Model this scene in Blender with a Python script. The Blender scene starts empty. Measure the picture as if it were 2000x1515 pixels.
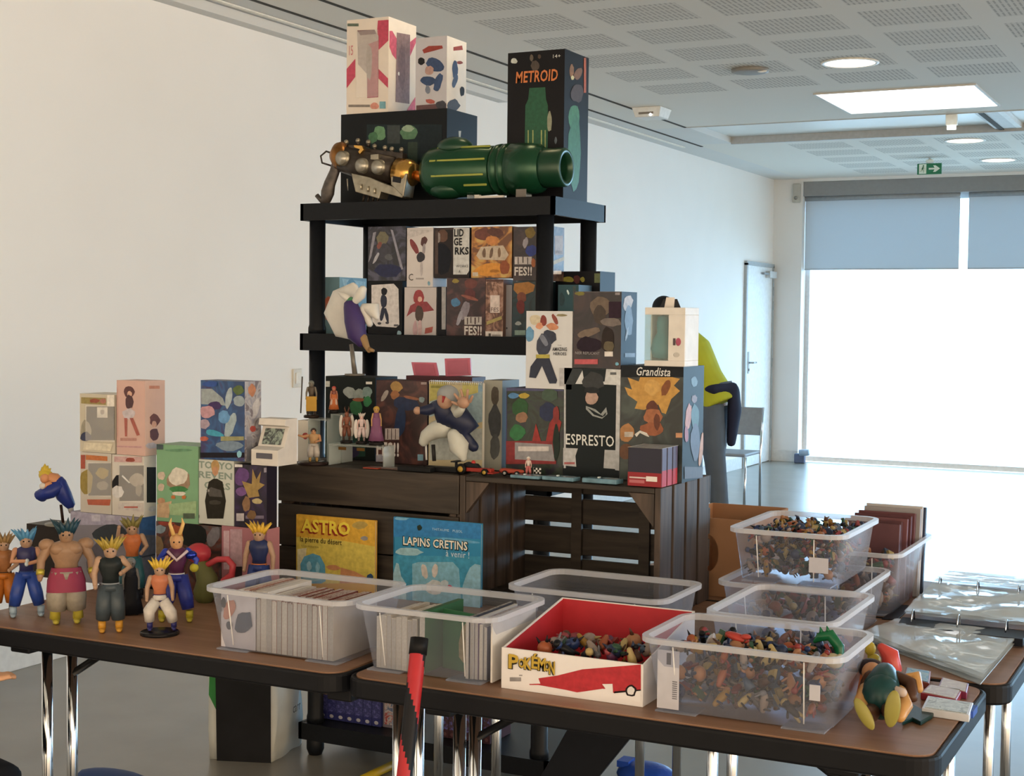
import bpy, math, random
from mathutils import Vector, Matrix, Euler
random.seed(7)
S = bpy.context.scene
col = S.collection
# ------------------------------------------------------------------ camera
CAMH = 1.48
YAW, PITCH, ROLL, FPX = 0.4667438, 0.04736874, 0.01057597, 2863.16
FW = Vector((-math.sin(YAW)*math.cos(PITCH), math.cos(YAW)*math.cos(PITCH), -math.sin(PITCH)))
R0 = Vector((math.cos(YAW), math.sin(YAW), 0)); U0 = R0.cross(FW)
RV = R0*math.cos(ROLL) + U0*math.sin(ROLL); UV = -R0*math.sin(ROLL) + U0*math.cos(ROLL)
cd = bpy.data.cameras.new('camera'); cam = bpy.data.objects.new('camera', cd); col.objects.link(cam)
cd.sensor_width = 36; cd.lens = FPX/2000*36; cd.clip_end = 200
m = Matrix((RV, UV, -FW)).transposed().to_4x4(); m.translation = (0, 0, CAMH); cam.matrix_world = m
S.camera = cam
# ------------------------------------------------------------------ world and exposure
S.view_settings.view_transform = 'Standard'; S.view_settings.look = 'None'
S.view_settings.gamma = 1; S.view_settings.use_curve_mapping = False
S.view_settings.exposure = 0.63
W = bpy.data.worlds.new('daylight'); S.world = W; W.use_nodes = True
wn = W.node_tree; wn.nodes.clear()
wo = wn.nodes.new('ShaderNodeOutputWorld'); wb = wn.nodes.new('ShaderNodeBackground')
tc = wn.nodes.new('ShaderNodeTexCoord'); sx = wn.nodes.new('ShaderNodeSeparateXYZ'); cr = wn.nodes.new('ShaderNodeValToRGB')
mr = wn.nodes.new('ShaderNodeMapRange'); mr.inputs[1].default_value = -1; mr.inputs[2].default_value = 1
wn.links.new(tc.outputs['Generated'], sx.inputs[0]); wn.links.new(sx.outputs['Y'], mr.inputs[0])
wn.links.new(mr.outputs[0], cr.inputs[0])
mr2 = wn.nodes.new('ShaderNodeMapRange'); mr2.inputs[1].default_value = -.1; mr2.inputs[2].default_value = .75; wn.links.new(sx.outputs['X'], mr2.inputs[0])
sd = wn.nodes.new('ShaderNodeMix'); sd.data_type = 'RGBA'; sd.inputs[6].default_value = (.42, .33, .23, 1); sd.inputs[7].default_value = (1.12, .85, .57, 1); wn.links.new(mr2.outputs[0], sd.inputs[0])
dm = wn.nodes.new('ShaderNodeMix'); dm.data_type = 'RGBA'; wn.links.new(cr.outputs[0], dm.inputs[0]); wn.links.new(sd.outputs[2], dm.inputs[6]); dm.inputs[7].default_value = (.95, 1.5, 2.0, 1)
wn.links.new(dm.outputs[2], wb.inputs[0]); wn.links.new(wb.outputs[0], wo.inputs[0])
WB = 3.0
cr.color_ramp.elements[0].position = 0.56; cr.color_ramp.elements[0].color = (0, 0, 0, 1)
cr.color_ramp.elements[1].position = 0.66; cr.color_ramp.elements[1].color = (1, 1, 1, 1)
wb.inputs[1].default_value = WB
# ------------------------------------------------------------------ materials
_mats = {}
def lin(h):
    h = h.lstrip('#'); v = [int(h[i:i+2], 16)/255 for i in (0, 2, 4)]
    return tuple((c/12.92 if c <= .04045 else ((c+.055)/1.055)**2.4) for c in v)
def mat(c, rough=.5, metal=0.0, var=.06, scale=30, emit=0, bump=0, spec=None):
    k = (c, rough, metal, var, scale, emit, bump, spec)
    if k in _mats: return _mats[k]
    m = bpy.data.materials.new('paint_'+c.strip('#')); m.use_nodes = True; t = m.node_tree
    b = t.nodes['Principled BSDF']; rgb = lin(c)
    b.inputs['Roughness'].default_value = rough; b.inputs['Metallic'].default_value = metal
    if spec is None and not metal: spec = .15 if max(rgb) < .03 else .3
    if spec is not None: b.inputs['Specular IOR Level'].default_value = spec
    tc = t.nodes.new('ShaderNodeTexCoord'); nz = t.nodes.new('ShaderNodeTexNoise'); nz.inputs['Scale'].default_value = scale
    r = t.nodes.new('ShaderNodeValToRGB')
    r.color_ramp.elements[0].position = .3; r.color_ramp.elements[1].position = .7
    r.color_ramp.elements[0].color = tuple(max(0, x*(1-var)) for x in rgb)+(1,)
    r.color_ramp.elements[1].color = tuple(min(1, x*(1+var)) for x in rgb)+(1,)
    t.links.new(tc.outputs['Object'], nz.inputs['Vector']); t.links.new(nz.outputs['Fac'], r.inputs[0])
    t.links.new(r.outputs[0], b.inputs['Base Color'])
    if bump:
        bp = t.nodes.new('ShaderNodeBump'); bp.inputs['Strength'].default_value = bump; bp.inputs['Distance'].default_value = .01
        t.links.new(nz.outputs['Fac'], bp.inputs['Height']); t.links.new(bp.outputs[0], b.inputs['Normal'])
    if emit:
        b.inputs['Emission Color'].default_value = rgb+(1,); b.inputs['Emission Strength'].default_value = emit
    _mats[k] = m; return m
def art(c1, c2, c3, scale=18, dist=2.0, rough=.35):
    """busy printed picture made of three inks"""
    k = ('art', c1, c2, c3, scale, dist)
    if k in _mats: return _mats[k]
    m = bpy.data.materials.new('print'); m.use_nodes = True; t = m.node_tree; b = t.nodes['Principled BSDF']
    b.inputs['Roughness'].default_value = rough
    tc = t.nodes.new('ShaderNodeTexCoord'); nz = t.nodes.new('ShaderNodeTexNoise')
    nz.inputs['Scale'].default_value = scale; nz.inputs['Distortion'].default_value = dist; nz.inputs['Detail'].default_value = 3
    r = t.nodes.new('ShaderNodeValToRGB'); e = r.color_ramp.elements
    e[0].position = .40; e[0].color = lin(c1)+(1,); e[1].position = .60; e[1].color = lin(c3)+(1,)
    x = e.new(.5); x.color = lin(c2)+(1,)
    t.links.new(tc.outputs['Object'], nz.inputs['Vector']); t.links.new(nz.outputs['Fac'], r.inputs[0]); t.links.new(r.outputs[0], b.inputs['Base Color'])
    _mats[k] = m; return m
def clear(tint='#e8eef2', a=.25, rough=.12, name='clear_plastic'):
    k = ('clear', tint, a, rough)
    if k in _mats: return _mats[k]
    m = bpy.data.materials.new(name); m.use_nodes = True; t = m.node_tree; b = t.nodes['Principled BSDF']; o = t.nodes['Material Output']
    b.inputs['Base Color'].default_value = lin(tint)+(1,); b.inputs['Roughness'].default_value = rough
    tr = t.nodes.new('ShaderNodeBsdfTransparent'); mx = t.nodes.new('ShaderNodeMixShader')
    lw = t.nodes.new('ShaderNodeLayerWeight'); lw.inputs[0].default_value = .25
    ma = t.nodes.new('ShaderNodeMath'); ma.operation = 'MULTIPLY_ADD'; ma.inputs[1].default_value = .5; ma.inputs[2].default_value = a
    ma.use_clamp = True
    t.links.new(lw.outputs['Facing'], ma.inputs[0]); t.links.new(ma.outputs[0], mx.inputs[0])
    tr.inputs[0].default_value = tuple(.6+.4*x for x in lin(tint))+(1,)
    t.links.new(tr.outputs[0], mx.inputs[1]); t.links.new(b.outputs[0], mx.inputs[2]); t.links.new(mx.outputs[0], o.inputs[0])
    _mats[k] = m; return m
def wood(c1, c2, sx=3, sz=40, axis='X', rough=.6, bump=.25):
    k = ('wood', c1, c2, sx, sz, axis)
    if k in _mats: return _mats[k]
    m = bpy.data.materials.new('wood'); m.use_nodes = True; t = m.node_tree; b = t.nodes['Principled BSDF']
    b.inputs['Roughness'].default_value = rough
    tc = t.nodes.new('ShaderNodeTexCoord'); mp = t.nodes.new('ShaderNodeMapping')
    mp.inputs['Scale'].default_value = {'X': (sx, sz, sz), 'Z': (sz, sz, sx), 'Y': (sz, sx, sz)}[axis]
    nz = t.nodes.new('ShaderNodeTexNoise'); nz.inputs['Scale'].default_value = 1; nz.inputs['Detail'].default_value = 6; nz.inputs['Distortion'].default_value = .6
    r = t.nodes.new('ShaderNodeValToRGB'); e = r.color_ramp.elements
    e[0].position = .35; e[0].color = lin(c1)+(1,); e[1].position = .68; e[1].color = lin(c2)+(1,)
    t.links.new(tc.outputs['Object'], mp.inputs[0]); t.links.new(mp.outputs[0], nz.inputs['Vector']); t.links.new(nz.outputs['Fac'], r.inputs[0]); t.links.new(r.outputs[0], b.inputs['Base Color'])
    bp = t.nodes.new('ShaderNodeBump'); bp.inputs['Strength'].default_value = bump; bp.inputs['Distance'].default_value = .003
    t.links.new(nz.outputs['Fac'], bp.inputs['Height']); t.links.new(bp.outputs[0], b.inputs['Normal'])
    _mats[k] = m; return m
# ------------------------------------------------------------------ measuring: a point of the photo's frame on a plane of the room
def _ray(x, y): return FW*FPX + RV*(x-1000) + UV*(757.5-y)
def onz(x, y, z):
    d = _ray(x, y); return Vector((0, 0, CAMH)) + d*((z-CAMH)/d.z)
def atx(x, y, X):
    d = _ray(x, y); return Vector((0, 0, CAMH)) + d*(X/d.x)
def aty(x, y, Y):
    d = _ray(x, y); return Vector((0, 0, CAMH)) + d*(Y/d.y)
# ------------------------------------------------------------------ objects
def tag(o, label=None, cat=None, group=None, kind=None):
    if label: o['label'] = label
    if cat: o['category'] = cat
    if group: o['group'] = group
    if kind: o['kind'] = kind
    return o
def thing(name, label, cat, loc=(0, 0, 0), rz=0, group=None):
    o = bpy.data.objects.new(name, None); col.objects.link(o); o.location = loc; o.rotation_euler = (0, 0, rz)
    o.empty_display_size = .05
    return tag(o, label, cat, group)
class MB:
    def __init__(s): s.v = []; s.f = []; s.m = []; s.mats = []; s.sm = []
    def mi(s, m):
        if isinstance(m, str): m = mat(m)
        if m not in s.mats: s.mats.append(m)
        return s.mats.index(m)
    def add(s, vs, fs, m, smooth=False, T=None):
        n = len(s.v); k = s.mi(m)
        for v in vs: s.v.append(tuple(T @ Vector(v)) if T is not None else tuple(v))
        for f in fs: s.f.append([n+i for i in f]); s.m.append(k); s.sm.append(smooth)
        return s
    def box(s, x0, x1, y0, y1, z0, z1, m, T=None):
        vs = [(x, y, z) for z in (z0, z1) for y in (y0, y1) for x in (x0, x1)]
        return s.add(vs, [(0, 2, 3, 1), (4, 5, 7, 6), (0, 1, 5, 4), (2, 6, 7, 3), (0, 4, 6, 2), (1, 3, 7, 5)], m, T=T)
    def frus(s, b, t, z0, z1, m):   # b,t = (x0,x1,y0,y1)
        vs = [(x, y, z) for (q, z) in ((b, z0), (t, z1)) for y in (q[2], q[3]) for x in (q[0], q[1])]
        return s.add(vs, [(0, 2, 3, 1), (4, 5, 7, 6), (0, 1, 5, 4), (2, 6, 7, 3), (0, 4, 6, 2), (1, 3, 7, 5)], m)
    def prism(s, poly, y0, y1, m, T=None):   # poly in xz, extruded along y
        n = len(poly); vs = [(x, y0, z) for x, z in poly]+[(x, y1, z) for x, z in poly]
        fs = [tuple(range(n)), tuple(range(2*n-1, n-1, -1))]+[(i, i+n, (i+1) % n+n, (i+1) % n) for i in range(n)]
        return s.add(vs, fs, m, T=T)
    def prismz(s, poly, z0, z1, m, T=None):
        n = len(poly); vs = [(x, y, z0) for x, y in poly]+[(x, y, z1) for x, y in poly]
        fs = [tuple(range(n-1, -1, -1)), tuple(range(n, 2*n))]+[(i, (i+1) % n, (i+1) % n+n, i+n) for i in range(n)]
        return s.add(vs, fs, m, T=T)
    def tube(s, pts, rad, m, n=10, caps=True, T=None, flat=1.0):
        pts = [Vector(p) for p in pts]
        if not hasattr(rad, '__len__'): rad = [rad]*len(pts)
        P = list(pts); Q = list(rad)
        if caps == 'round':
            d0 = (pts[0]-pts[1]).normalized(); d1 = (pts[-1]-pts[-2]).normalized()
            P = [pts[0]+d0*rad[0]*.95, pts[0]+d0*rad[0]*.6]+P+[pts[-1]+d1*rad[-1]*.6, pts[-1]+d1*rad[-1]*.95]
            Q = [rad[0]*.25, rad[0]*.8]+Q+[rad[-1]*.8, rad[-1]*.25]
        vs = []; fs = []; up = None
        for i, p in enumerate(P):
            a = P[max(i-1, 0)]; b = P[min(i+1, len(P)-1)]; d = (b-a)
            if d.length < 1e-9: d = Vector((0, 0, 1))
            d.normalize()
            if up is None: up = Vector((0, 0, 1)) if abs(d.z) < .9 else Vector((0, 1, 0))
            x = d.cross(up)
            if x.length < 1e-4: x = d.cross(Vector((1, .3, 0)))
            x.normalize(); y = x.cross(d).normalized(); up = y
            for j in range(n):
                t = 2*math.pi*j/n; vs.append(p+x*math.cos(t)*Q[i]+y*math.sin(t)*Q[i]*flat)
        for i in range(len(P)-1):
            for j in range(n): fs.append((i*n+j, i*n+(j+1) % n, (i+1)*n+(j+1) % n, (i+1)*n+j))
        if caps: fs.append(tuple(range(n-1, -1, -1))); fs.append(tuple((len(P)-1)*n+j for j in range(n)))
        return s.add(vs, fs, m, True, T)
    def ball(s, c, r, m, n=12, k=8, T=None, R=None):
        if not hasattr(r, '__len__'): r = (r, r, r)
        R = R or Matrix.Identity(3); vs = [Vector(c)+R @ Vector((0, 0, -r[2]))]; fs = []
        for i in range(1, k):
            a = math.pi*i/k-math.pi/2
            for j in range(n):
                t = 2*math.pi*j/n; vs.append(Vector(c)+R @ Vector((r[0]*math.cos(a)*math.cos(t), r[1]*math.cos(a)*math.sin(t), r[2]*math.sin(a))))
        vs.append(Vector(c)+R @ Vector((0, 0, r[2])))
        for j in range(n):
            fs.append((0, 1+(j+1) % n, 1+j)); fs.append((len(vs)-1, 1+(k-2)*n+j, 1+(k-2)*n+(j+1) % n))
        for i in range(k-2):
            for j in range(n): fs.append((1+i*n+j, 1+i*n+(j+1) % n, 1+(i+1)*n+(j+1) % n, 1+(i+1)*n+j))
        return s.add(vs, fs, m, True, T)
    def lathe(s, prof, m, n=24, T=None):   # prof (r,z)
        vs = []; fs = []
        for r, z in prof:
            for j in range(n): t = 2*math.pi*j/n; vs.append((r*math.cos(t), r*math.sin(t), z))
        for i in range(len(prof)-1):
            for j in range(n): fs.append((i*n+j, i*n+(j+1) % n, (i+1)*n+(j+1) % n, (i+1)*n+j))
        if prof[0][0] > 1e-6: fs.append(tuple(range(n-1, -1, -1)))
        if prof[-1][0] > 1e-6: fs.append(tuple((len(prof)-1)*n+j for j in range(n)))
        return s.add(vs, fs, m, True, T)
    def build(s, name, parent=None, bevel=0, label=None, kind=None, segs=2, shift=None, smooth_angle=True):
        me = bpy.data.meshes.new(name)
        vs = s.v if shift is None else [tuple(Vector(v)-Vector(shift)) for v in s.v]
        me.from_pydata(vs, [], s.f)
        for m in s.mats: me.materials.append(m)
        me.polygons.foreach_set('material_index', s.m); me.polygons.foreach_set('use_smooth', s.sm); me.update()
        o = bpy.data.objects.new(name, me); col.objects.link(o)
        if parent is not None: o.parent = parent
        elif shift is not None: o.location = shift
        if bevel:
            b = o.modifiers.new('bevel', 'BEVEL'); b.width = bevel; b.segments = segs; b.limit_method = 'ANGLE'; b.angle_limit = .6
        if label: o['label'] = label
        if kind: o['kind'] = kind
        return o
def struct(name, mb, bevel=0): return mb.build(name, bevel=bevel, kind='structure')
def copy_tree(o, parent=None):
    c = o.copy(); col.objects.link(c)
    if parent is not None: c.parent = parent
    for ch in list(o.children): copy_tree(ch, c)
    return c
_txt = {}
def lettering(s, O, X, Z, w, h, m, parent, thick=.0004, name='lettering', bold=0.0, shear=0, label=None):
    """letters s fitted into w x h on the plane through O spanned by X (reading) and Z (up)"""
    c = bpy.data.curves.new('t', 'FONT'); c.body = s; c.resolution_u = 2; c.extrude = 0; c.offset = bold; c.shear = shear; c.space_character = 1.05
    to = bpy.data.objects.new('t', c); col.objects.link(to); dg = bpy.context.evaluated_depsgraph_get(); dg.update()
    me = bpy.data.meshes.new_from_object(to.evaluated_get(dg)); bpy.data.objects.remove(to)
    xs = [v.co.x for v in me.vertices]; ys = [v.co.y for v in me.vertices]
    if not xs: return None
    x0, x1, y0, y1 = min(xs), max(xs), min(ys), max(ys); X = Vector(X); Z = Vector(Z); N = X.cross(Z)
    b = MB(); vs = []
    for v in me.vertices:
        vs.append(Vector(O)+X*((v.co.x-x0)/(x1-x0)*w)+Z*((v.co.y-y0)/(y1-y0)*h)+N*thick)
    b.add(vs, [tuple(p.vertices) for p in me.polygons], m); bpy.data.meshes.remove(me)
    return b.build(name, parent, label=label)
def lsurf(parent, root, plane, val, s, x0, yb, x1, yt, m, **k):
    """letters between frame points (x0,yb) and (x1,yt) on the plane y=val or x=val"""
    f = aty if plane == 'y' else atx
    a = f(x0, yb, val); b = f(x1, yb, val); t = f(x0, yt, val)
    X = (1, 0, 0) if plane == 'y' else (0, 1, 0)
    w = (b.x-a.x) if plane == 'y' else (b.y-a.y)
    return lettering(s, a-Vector(root), X, (0, 0, 1), w, t.z-a.z, m, parent, thick=k.pop('thick', .0022), **k)
def blob(cx, cy, rx, ry, rot=0, n=14, j=.12, sd=0):
    rnd = random.Random(int(cx*7+cy*13+sd)); p = []
    for i in range(n):
        t = 2*math.pi*i/n; q = 1+rnd.uniform(-j, j); x = rx*q*math.cos(t); y = ry*q*math.sin(t)
        p.append((cx+x*math.cos(rot)-y*math.sin(rot), cy+x*math.sin(rot)+y*math.cos(rot)))
    return p
def printed(parent, root, plane, val, shapes, name='printed_art', off=.0004, clip=None, sgn=None):
    """flat inks on a face; shapes: ('e',cx,cy,rx,ry,rot,ink) ('p',[(x,y)..],ink) ('r',x0,y0,x1,y1,ink), frame coordinates"""
    f = aty if plane == 'y' else atx; n = Vector((0, -1, 0)) if plane == 'y' else Vector((1, 0, 0))
    b = MB()
    for i, sh in enumerate(shapes):
        if sh[0] == 'e': pl = blob(*sh[1:6])
        elif sh[0] == 'r': _, a, c, d, e, _k = sh; pl = [(a, c), (d, c), (d, e), (a, e)]
        else: pl = sh[1]
        P = [f(x, y, val) for x, y in pl]
        if clip:   # clip=(lo,hi,z0,z1)
            for q in P:
                if plane == 'y': q.x = min(max(q.x, clip[0]), clip[1])
                else: q.y = min(max(q.y, clip[0]), clip[1])
                q.z = min(max(q.z, clip[2]), clip[3])
        vs = [q-Vector(root)+n*(off+i*.00012) for q in P]
        b.add(vs, [tuple(range(len(vs)))], sh[-1] if not isinstance(sh[-1], str) else mat(sh[-1], .4, var=.16, scale=75))
    return b.build(name, parent)
# ================================================================== THE ROOM
XW, YF, ZC = -4.55, 15.15, 2.97
# left wall, far wall with its opening, ceiling with the recessed trough, floor
wallm = mat('#f0efec', .75, var=.012, scale=2)
whitem = mat('#e4e6e6', .6, var=.012, scale=3)
struct('wall_left', MB().box(XW-.15, XW, -3.0, YF+.3, 0, 3.2, wallm))
fm = bpy.data.materials.new('floor_vinyl'); fm.use_nodes = True; t = fm.node_tree; b = t.nodes['Principled BSDF']
tc = t.nodes.new('ShaderNodeTexCoord'); nz = t.nodes.new('ShaderNodeTexNoise'); nz.inputs['Scale'].default_value = 3.5; nz.inputs['Detail'].default_value = 8
r = t.nodes.new('ShaderNodeValToRGB'); r.color_ramp.elements[0].position = .3; r.color_ramp.elements[1].position = .75
r.color_ramp.elements[0].color = lin('#7d7970')+(1,); r.color_ramp.elements[1].color = lin('#8d8a82')+(1,)
t.links.new(tc.outputs['Object'], nz.inputs['Vector']); t.links.new(nz.outputs['Fac'], r.inputs[0]); t.links.new(r.outputs[0], b.inputs['Base Color'])
b.inputs['Roughness'].default_value = .28
struct('floor', MB().box(XW-.15, 6.0, -3.0, YF+.05, -.1, 0, fm))
# ceiling: perforated plasterboard squares set in a plain border
cm = bpy.data.materials.new('ceiling_board'); cm.use_nodes = True; t = cm.node_tree; b = t.nodes['Principled BSDF']; b.inputs['Roughness'].default_value = .85
tc = t.nodes.new('ShaderNodeTexCoord'); sx = t.nodes.new('ShaderNodeSeparateXYZ'); t.links.new(tc.outputs['Object'], sx.inputs[0])
def _m(op, a, bb=None, c=None):
    n = t.nodes.new('ShaderNodeMath'); n.operation = op
    for i, q in enumerate((a, bb, c)):
        if q is None: continue
        if isinstance(q, (int, float)): n.inputs[i].default_value = q
        else: t.links.new(q, n.inputs[i])
    return n.outputs[0]
X_, Y_ = sx.outputs['X'], sx.outputs['Y']
mx = _m('LESS_THAN', _m('FRACT', _m('DIVIDE', _m('ADD', X_, 2.35+60), .6)), .80)
my = _m('LESS_THAN', _m('FRACT', _m('DIVIDE', _m('ADD', Y_, -7.11+56), .56)), .70)
reg = _m('MAXIMUM', _m('LESS_THAN', Y_, 9.27), _m('MULTIPLY', _m('GREATER_THAN', Y_, 12.1), _m('LESS_THAN', Y_, 14.9)))
regx = _m('GREATER_THAN', X_, -3.6)
blk = _m('MULTIPLY', _m('MULTIPLY', mx, my), _m('MULTIPLY', reg, regx))
sl = _m('MULTIPLY', _m('LESS_THAN', _m('FRACT', _m('DIVIDE', _m('ADD', X_, 50), .026)), .38), _m('LESS_THAN', _m('FRACT', _m('DIVIDE', _m('ADD', Y_, 50), .10)), .84))
fac = _m('MULTIPLY', blk, _m('MULTIPLY_ADD', sl, .42, .14))
mxn = t.nodes.new('ShaderNodeMix'); mxn.data_type = 'RGBA'; t.links.new(fac, mxn.inputs[0])
mxn.inputs[6].default_value = lin('#dcdad3')+(1,); mxn.inputs[7].default_value = lin('#6d6d6b')+(1,)
t.links.new(mxn.outputs[2], b.inputs['Base Color'])
ceil = MB()
T0, T1 = 10.80, 11.90      # the trough across the ceiling
plain = mat('#d6d7d5', .8, var=.01, scale=3)
ceil.box(-4.26, 6.0, -3.0, T0, ZC, ZC+.12, cm)
ceil.box(-4.26, 6.0, T1, YF, ZC, ZC+.12, cm)
ceil.box(-4.26, -3.95, T0, T1, ZC, ZC+.12, plain)
ceil.box(-3.95, 6.0, T0-.02, T1+.02, ZC+.05, ZC+.09, mat('#e6ecec', .35, var=.01))
ceil.box(-4.55, -4.26, -3.0, YF, ZC, ZC+.12, plain)
struct('ceiling', ceil)
dk = mat('#3a3834', .8)
# two dark slots running along the wall, and the shallow cove step
struct('trim_1', MB().box(-4.272, -4.250, -3.0, 12.03, ZC-.004, ZC, dk))
struct('trim_2', MB().box(-3.972, -3.950, -3.0, 10.80, ZC-.004, ZC, dk))
struct('trim_3', MB().box(XW, -4.47, -3.0, 8.78, ZC-.05, ZC-.001, plain).box(-4.43, -4.40, -3.0, 12.0, ZC-.008, ZC-.001, mat('#efece2', .6)), .002)
struct('trim_4', MB().box(-3.95, 6.0, T0-.015, T0, ZC-.006, ZC+.05, mat('#b9bcbc', .5)).box(-3.95, 6.0, T1-.03, T1-.0005, ZC-.012, ZC+.049, mat('#b0b4b6', .5)))
struct('trim_5', MB().box(-1.82, -1.66, T0+.001, T1-.001, ZC+.01, ZC+.049, mat('#c2c6c8', .5)).box(-1.79, -1.755, T0+.001, T1-.001, ZC+.002, ZC+.01, dk).box(-1.66, -1.62, T0+.001, T1-.001, ZC+.01, ZC+.049, mat('#dfe3e4', .5)))
# far wall: corner column, header, blinds box
fw_ = MB().box(XW, -4.24, YF-.02, YF+.25, 0, 3.1, whitem).box(-4.24, 6.0, YF-.02, YF+.25, 2.94, 3.1, whitem)
struct('wall_far', fw_)
struct('trim_6', MB().box(-4.24, 6.0, YF-.0, YF+.2, 2.79, 2.94, mat('#8f9294', .6, var=.03)), .004)
struct('baseboard_left', MB().box(XW, XW+.015, -3.0, 14.16, 0, .12, mat('#d9dad8', .5)), .003)
struct('baseboard_far', MB().box(XW+.005, -4.235, YF-.04, YF-.02, 0, .12, mat('#d9dad8', .5)), .003)
struct('wall_right', MB().box(6.0, 6.15, 7.5, YF+.3, 0, 3.2, wallm))  # unseen wall, added part-length to block light from the right front
# glazing behind the blinds
wf = thing('window_1', None, None); wf['kind'] = 'structure'
MB().box(-4.24, 6.0, YF+.16, YF+.2, .0, .05, '#c9cdd0').box(-4.24, 6.0, YF+.16, YF+.2, 2.74, 2.79, '#c9cdd0').build('window_frame', wf)
for x in (-4.22, -1.0, 2.2, 5.4): MB().box(x-.025, x+.025, YF+.15, YF+.2, .05, 2.74, '#d5d9dc').build('window_mullion', wf)
gm = clear('#f4fbff', .02, .02, 'window_glass')
for x in (-4.22, -1.0, 2.2): MB().box(x+.025, x+3.195, YF+.17, YF+.176, .05, 2.74, gm).build('pane', wf)
# pull-down blinds (the gap between them lets the daylight through)
def blind_mat():
    m = bpy.data.materials.new('blind_fabric'); m.use_nodes = True; t = m.node_tree; b = t.nodes['Principled BSDF']
    b.inputs['Base Color'].default_value = lin('#cdd6db')+(1,); b.inputs['Roughness'].default_value = .9
    n = t.nodes.new('ShaderNodeTexNoise'); n.inputs['Scale'].default_value = 300; r = t.nodes.new('ShaderNodeValToRGB')
    r.color_ramp.elements[0].color = lin('#c8d1d6')+(1,); r.color_ramp.elements[1].color = lin('#d2dade')+(1,)
    t.links.new(n.outputs['Fac'], r.inputs[0]); t.links.new(r.outputs[0], b.inputs['Base Color'])
    tl = t.nodes.new('ShaderNodeBsdfTranslucent'); tl.inputs[0].default_value = (.62, .74, .82, 1)
    mx = t.nodes.new('ShaderNodeMixShader'); mx.inputs[0].default_value = .2
    t.links.new(b.outputs[0], mx.inputs[1]); t.links.new(tl.outputs[0], mx.inputs[2]); t.links.new(mx.outputs[0], t.nodes['Material Output'].inputs[0]); return m
bmt = blind_mat()
blinds = [(-4.235, -2.655, 'grey roller blind at far window, left of the bright gap'), (-2.570, -.98, 'grey roller blind at far window, right of the bright gap')]
for i, (a, c, lab) in enumerate(blinds):
    o = thing('roller_blind', lab, 'blind', (a, YF+.08, 2.03), group='roller blinds')
    MB().box(0, c-a, 0, .004, 0, .72, bmt).build('fabric', o)
    MB().tube([(0, .0, .74), (c-a, .0, .74)], .028, '#9aa1a6').build('roller', o)
    MB().box(0, c-a, -.004, .008, -.008, .004, '#a8b0b5').build('bottom_bar', o)
# low fence outside, seen through the glass
fe = thing('outdoor_railing', 'white railing of thin upright bars outside the bright window', 'railing', (-4.2, YF+.6, 0))
for i in range(36): MB().box(i*.235-.006, i*.235+.006, 0, .02, 0, .22, '#f4f6f5').build('bar', fe)
MB().box(-.02, 8.3, -.005, .025, -.02, .0, '#f4f6f5').build('rail', fe)
struct('trim_7', MB().box(-9, 9, YF+.3, YF+6, -.12, -.02, mat('#cfd2cc', .8)))
# door in the left wall
dr = thing('door_1', None, None, (XW, 14.2, 0)); dr['kind'] = 'structure'
MB().box(0, .03, -.04, 0, 0, 2.06, '#a9b2b8').box(0, .03, .86, .9, 0, 2.06, '#a9b2b8').box(0, .03, -.04, .9, 2.04, 2.08, '#a9b2b8').build('door_frame', dr)
MB().box(0, .02, .0, .86, .008, 2.04, '#e3e8ea').build('door_leaf', dr, bevel=.002)
hd = MB().box(.02, .028, .06, .10, .95, 1.17, '#b9bec2').tube([(.03, .08, 1.06), (.07, .08, 1.06), (.07, .19, 1.06)], .009, mat('#aab0b4', .25, .9)).build('door_handle', dr)
MB().box(.028, .032, .07, .09, .975, 1.0, '#2b2d30').build('keyhole', hd)
MB().box(.02, .07, .62, .86, 1.93, 2.0, '#c4cacd').box(.03, .06, .45, .62, 1.96, 1.98, '#8b9399').build('door_closer', dr, bevel=.004)
MB().box(0, .028, .25, .31, 2.045, 2.065, '#50565b').build('magnet_plate', dr)
for z in (.25, 1.0, 1.6, 1.75): MB().tube([(.028, .875, z), (.028, .875, z+.09)], .009, mat('#9aa2a8', .3, .8)).build('hinge', dr)
# things on the walls and ceiling
def onwall(name, label, cat, y, z): return thing(name, label, cat, (XW, y, z))
o = onwall('wall_switch', 'small white light switch on the cream wall', 'switch', 6.47, 1.15)
MB().box(0, .008, -.04, .04, -.05, .05, '#d8d2c4').build('plate', o, bevel=.003); MB().box(.008, .012, -.02, .02, -.03, .03, '#e2dccf').build('rocker', o, bevel=.002)
o = thing('alarm_sounder', 'small beige box high on the white corner column', 'alarm', (-4.30, YF-.02, 2.72)); MB().box(-.04, .04, -.05, 0, 0, .2, '#b7b7b0').build('case', o, bevel=.01)
MB().tube([(0, -.055, .05), (0, -.05, .05)], .02, '#8e8e88').build('grille', o)
o = thing('floor_fitting', 'small dark object on the floor at the foot of the corner column', 'fitting', (-4.18, YF-.13, 0)); MB().box(-.06, .05, -.03, .03, 0, .1, '#5d6a86').build('body', o, bevel=.01)
MB().tube([(.0, -.035, .11), (.1, -.035, .12)], .035, '#9db3cc').build('drum', o)
def lampm(c, e):
    return mat(c, .5, emit=e, var=0)
LW = lampm('#fff4e4', 2.2); LX = lampm('#ffe2b4', 7)
dl = [((1660, 122), 'round ceiling downlight nearest, above the bright rectangular panel', .145), ((1885, 274), 'round ceiling downlight just beyond the bright ceiling trough', .145), ((1950, 312), 'round ceiling downlight farthest away, near the window', .145)]
extra = [(-2.11, 4.4, 'straight above the tables'), (-.1, 4.4, 'right of the tables'), (-.1, 8.46, 'level with the panel light, to its right'), (1.9, 4.4, 'far to the right of the tables'), (-2.11, .4, 'left of the photographer'), (-.1, .4, 'right above the photographer'), (1.9, .4, 'right of the photographer')]
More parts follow.
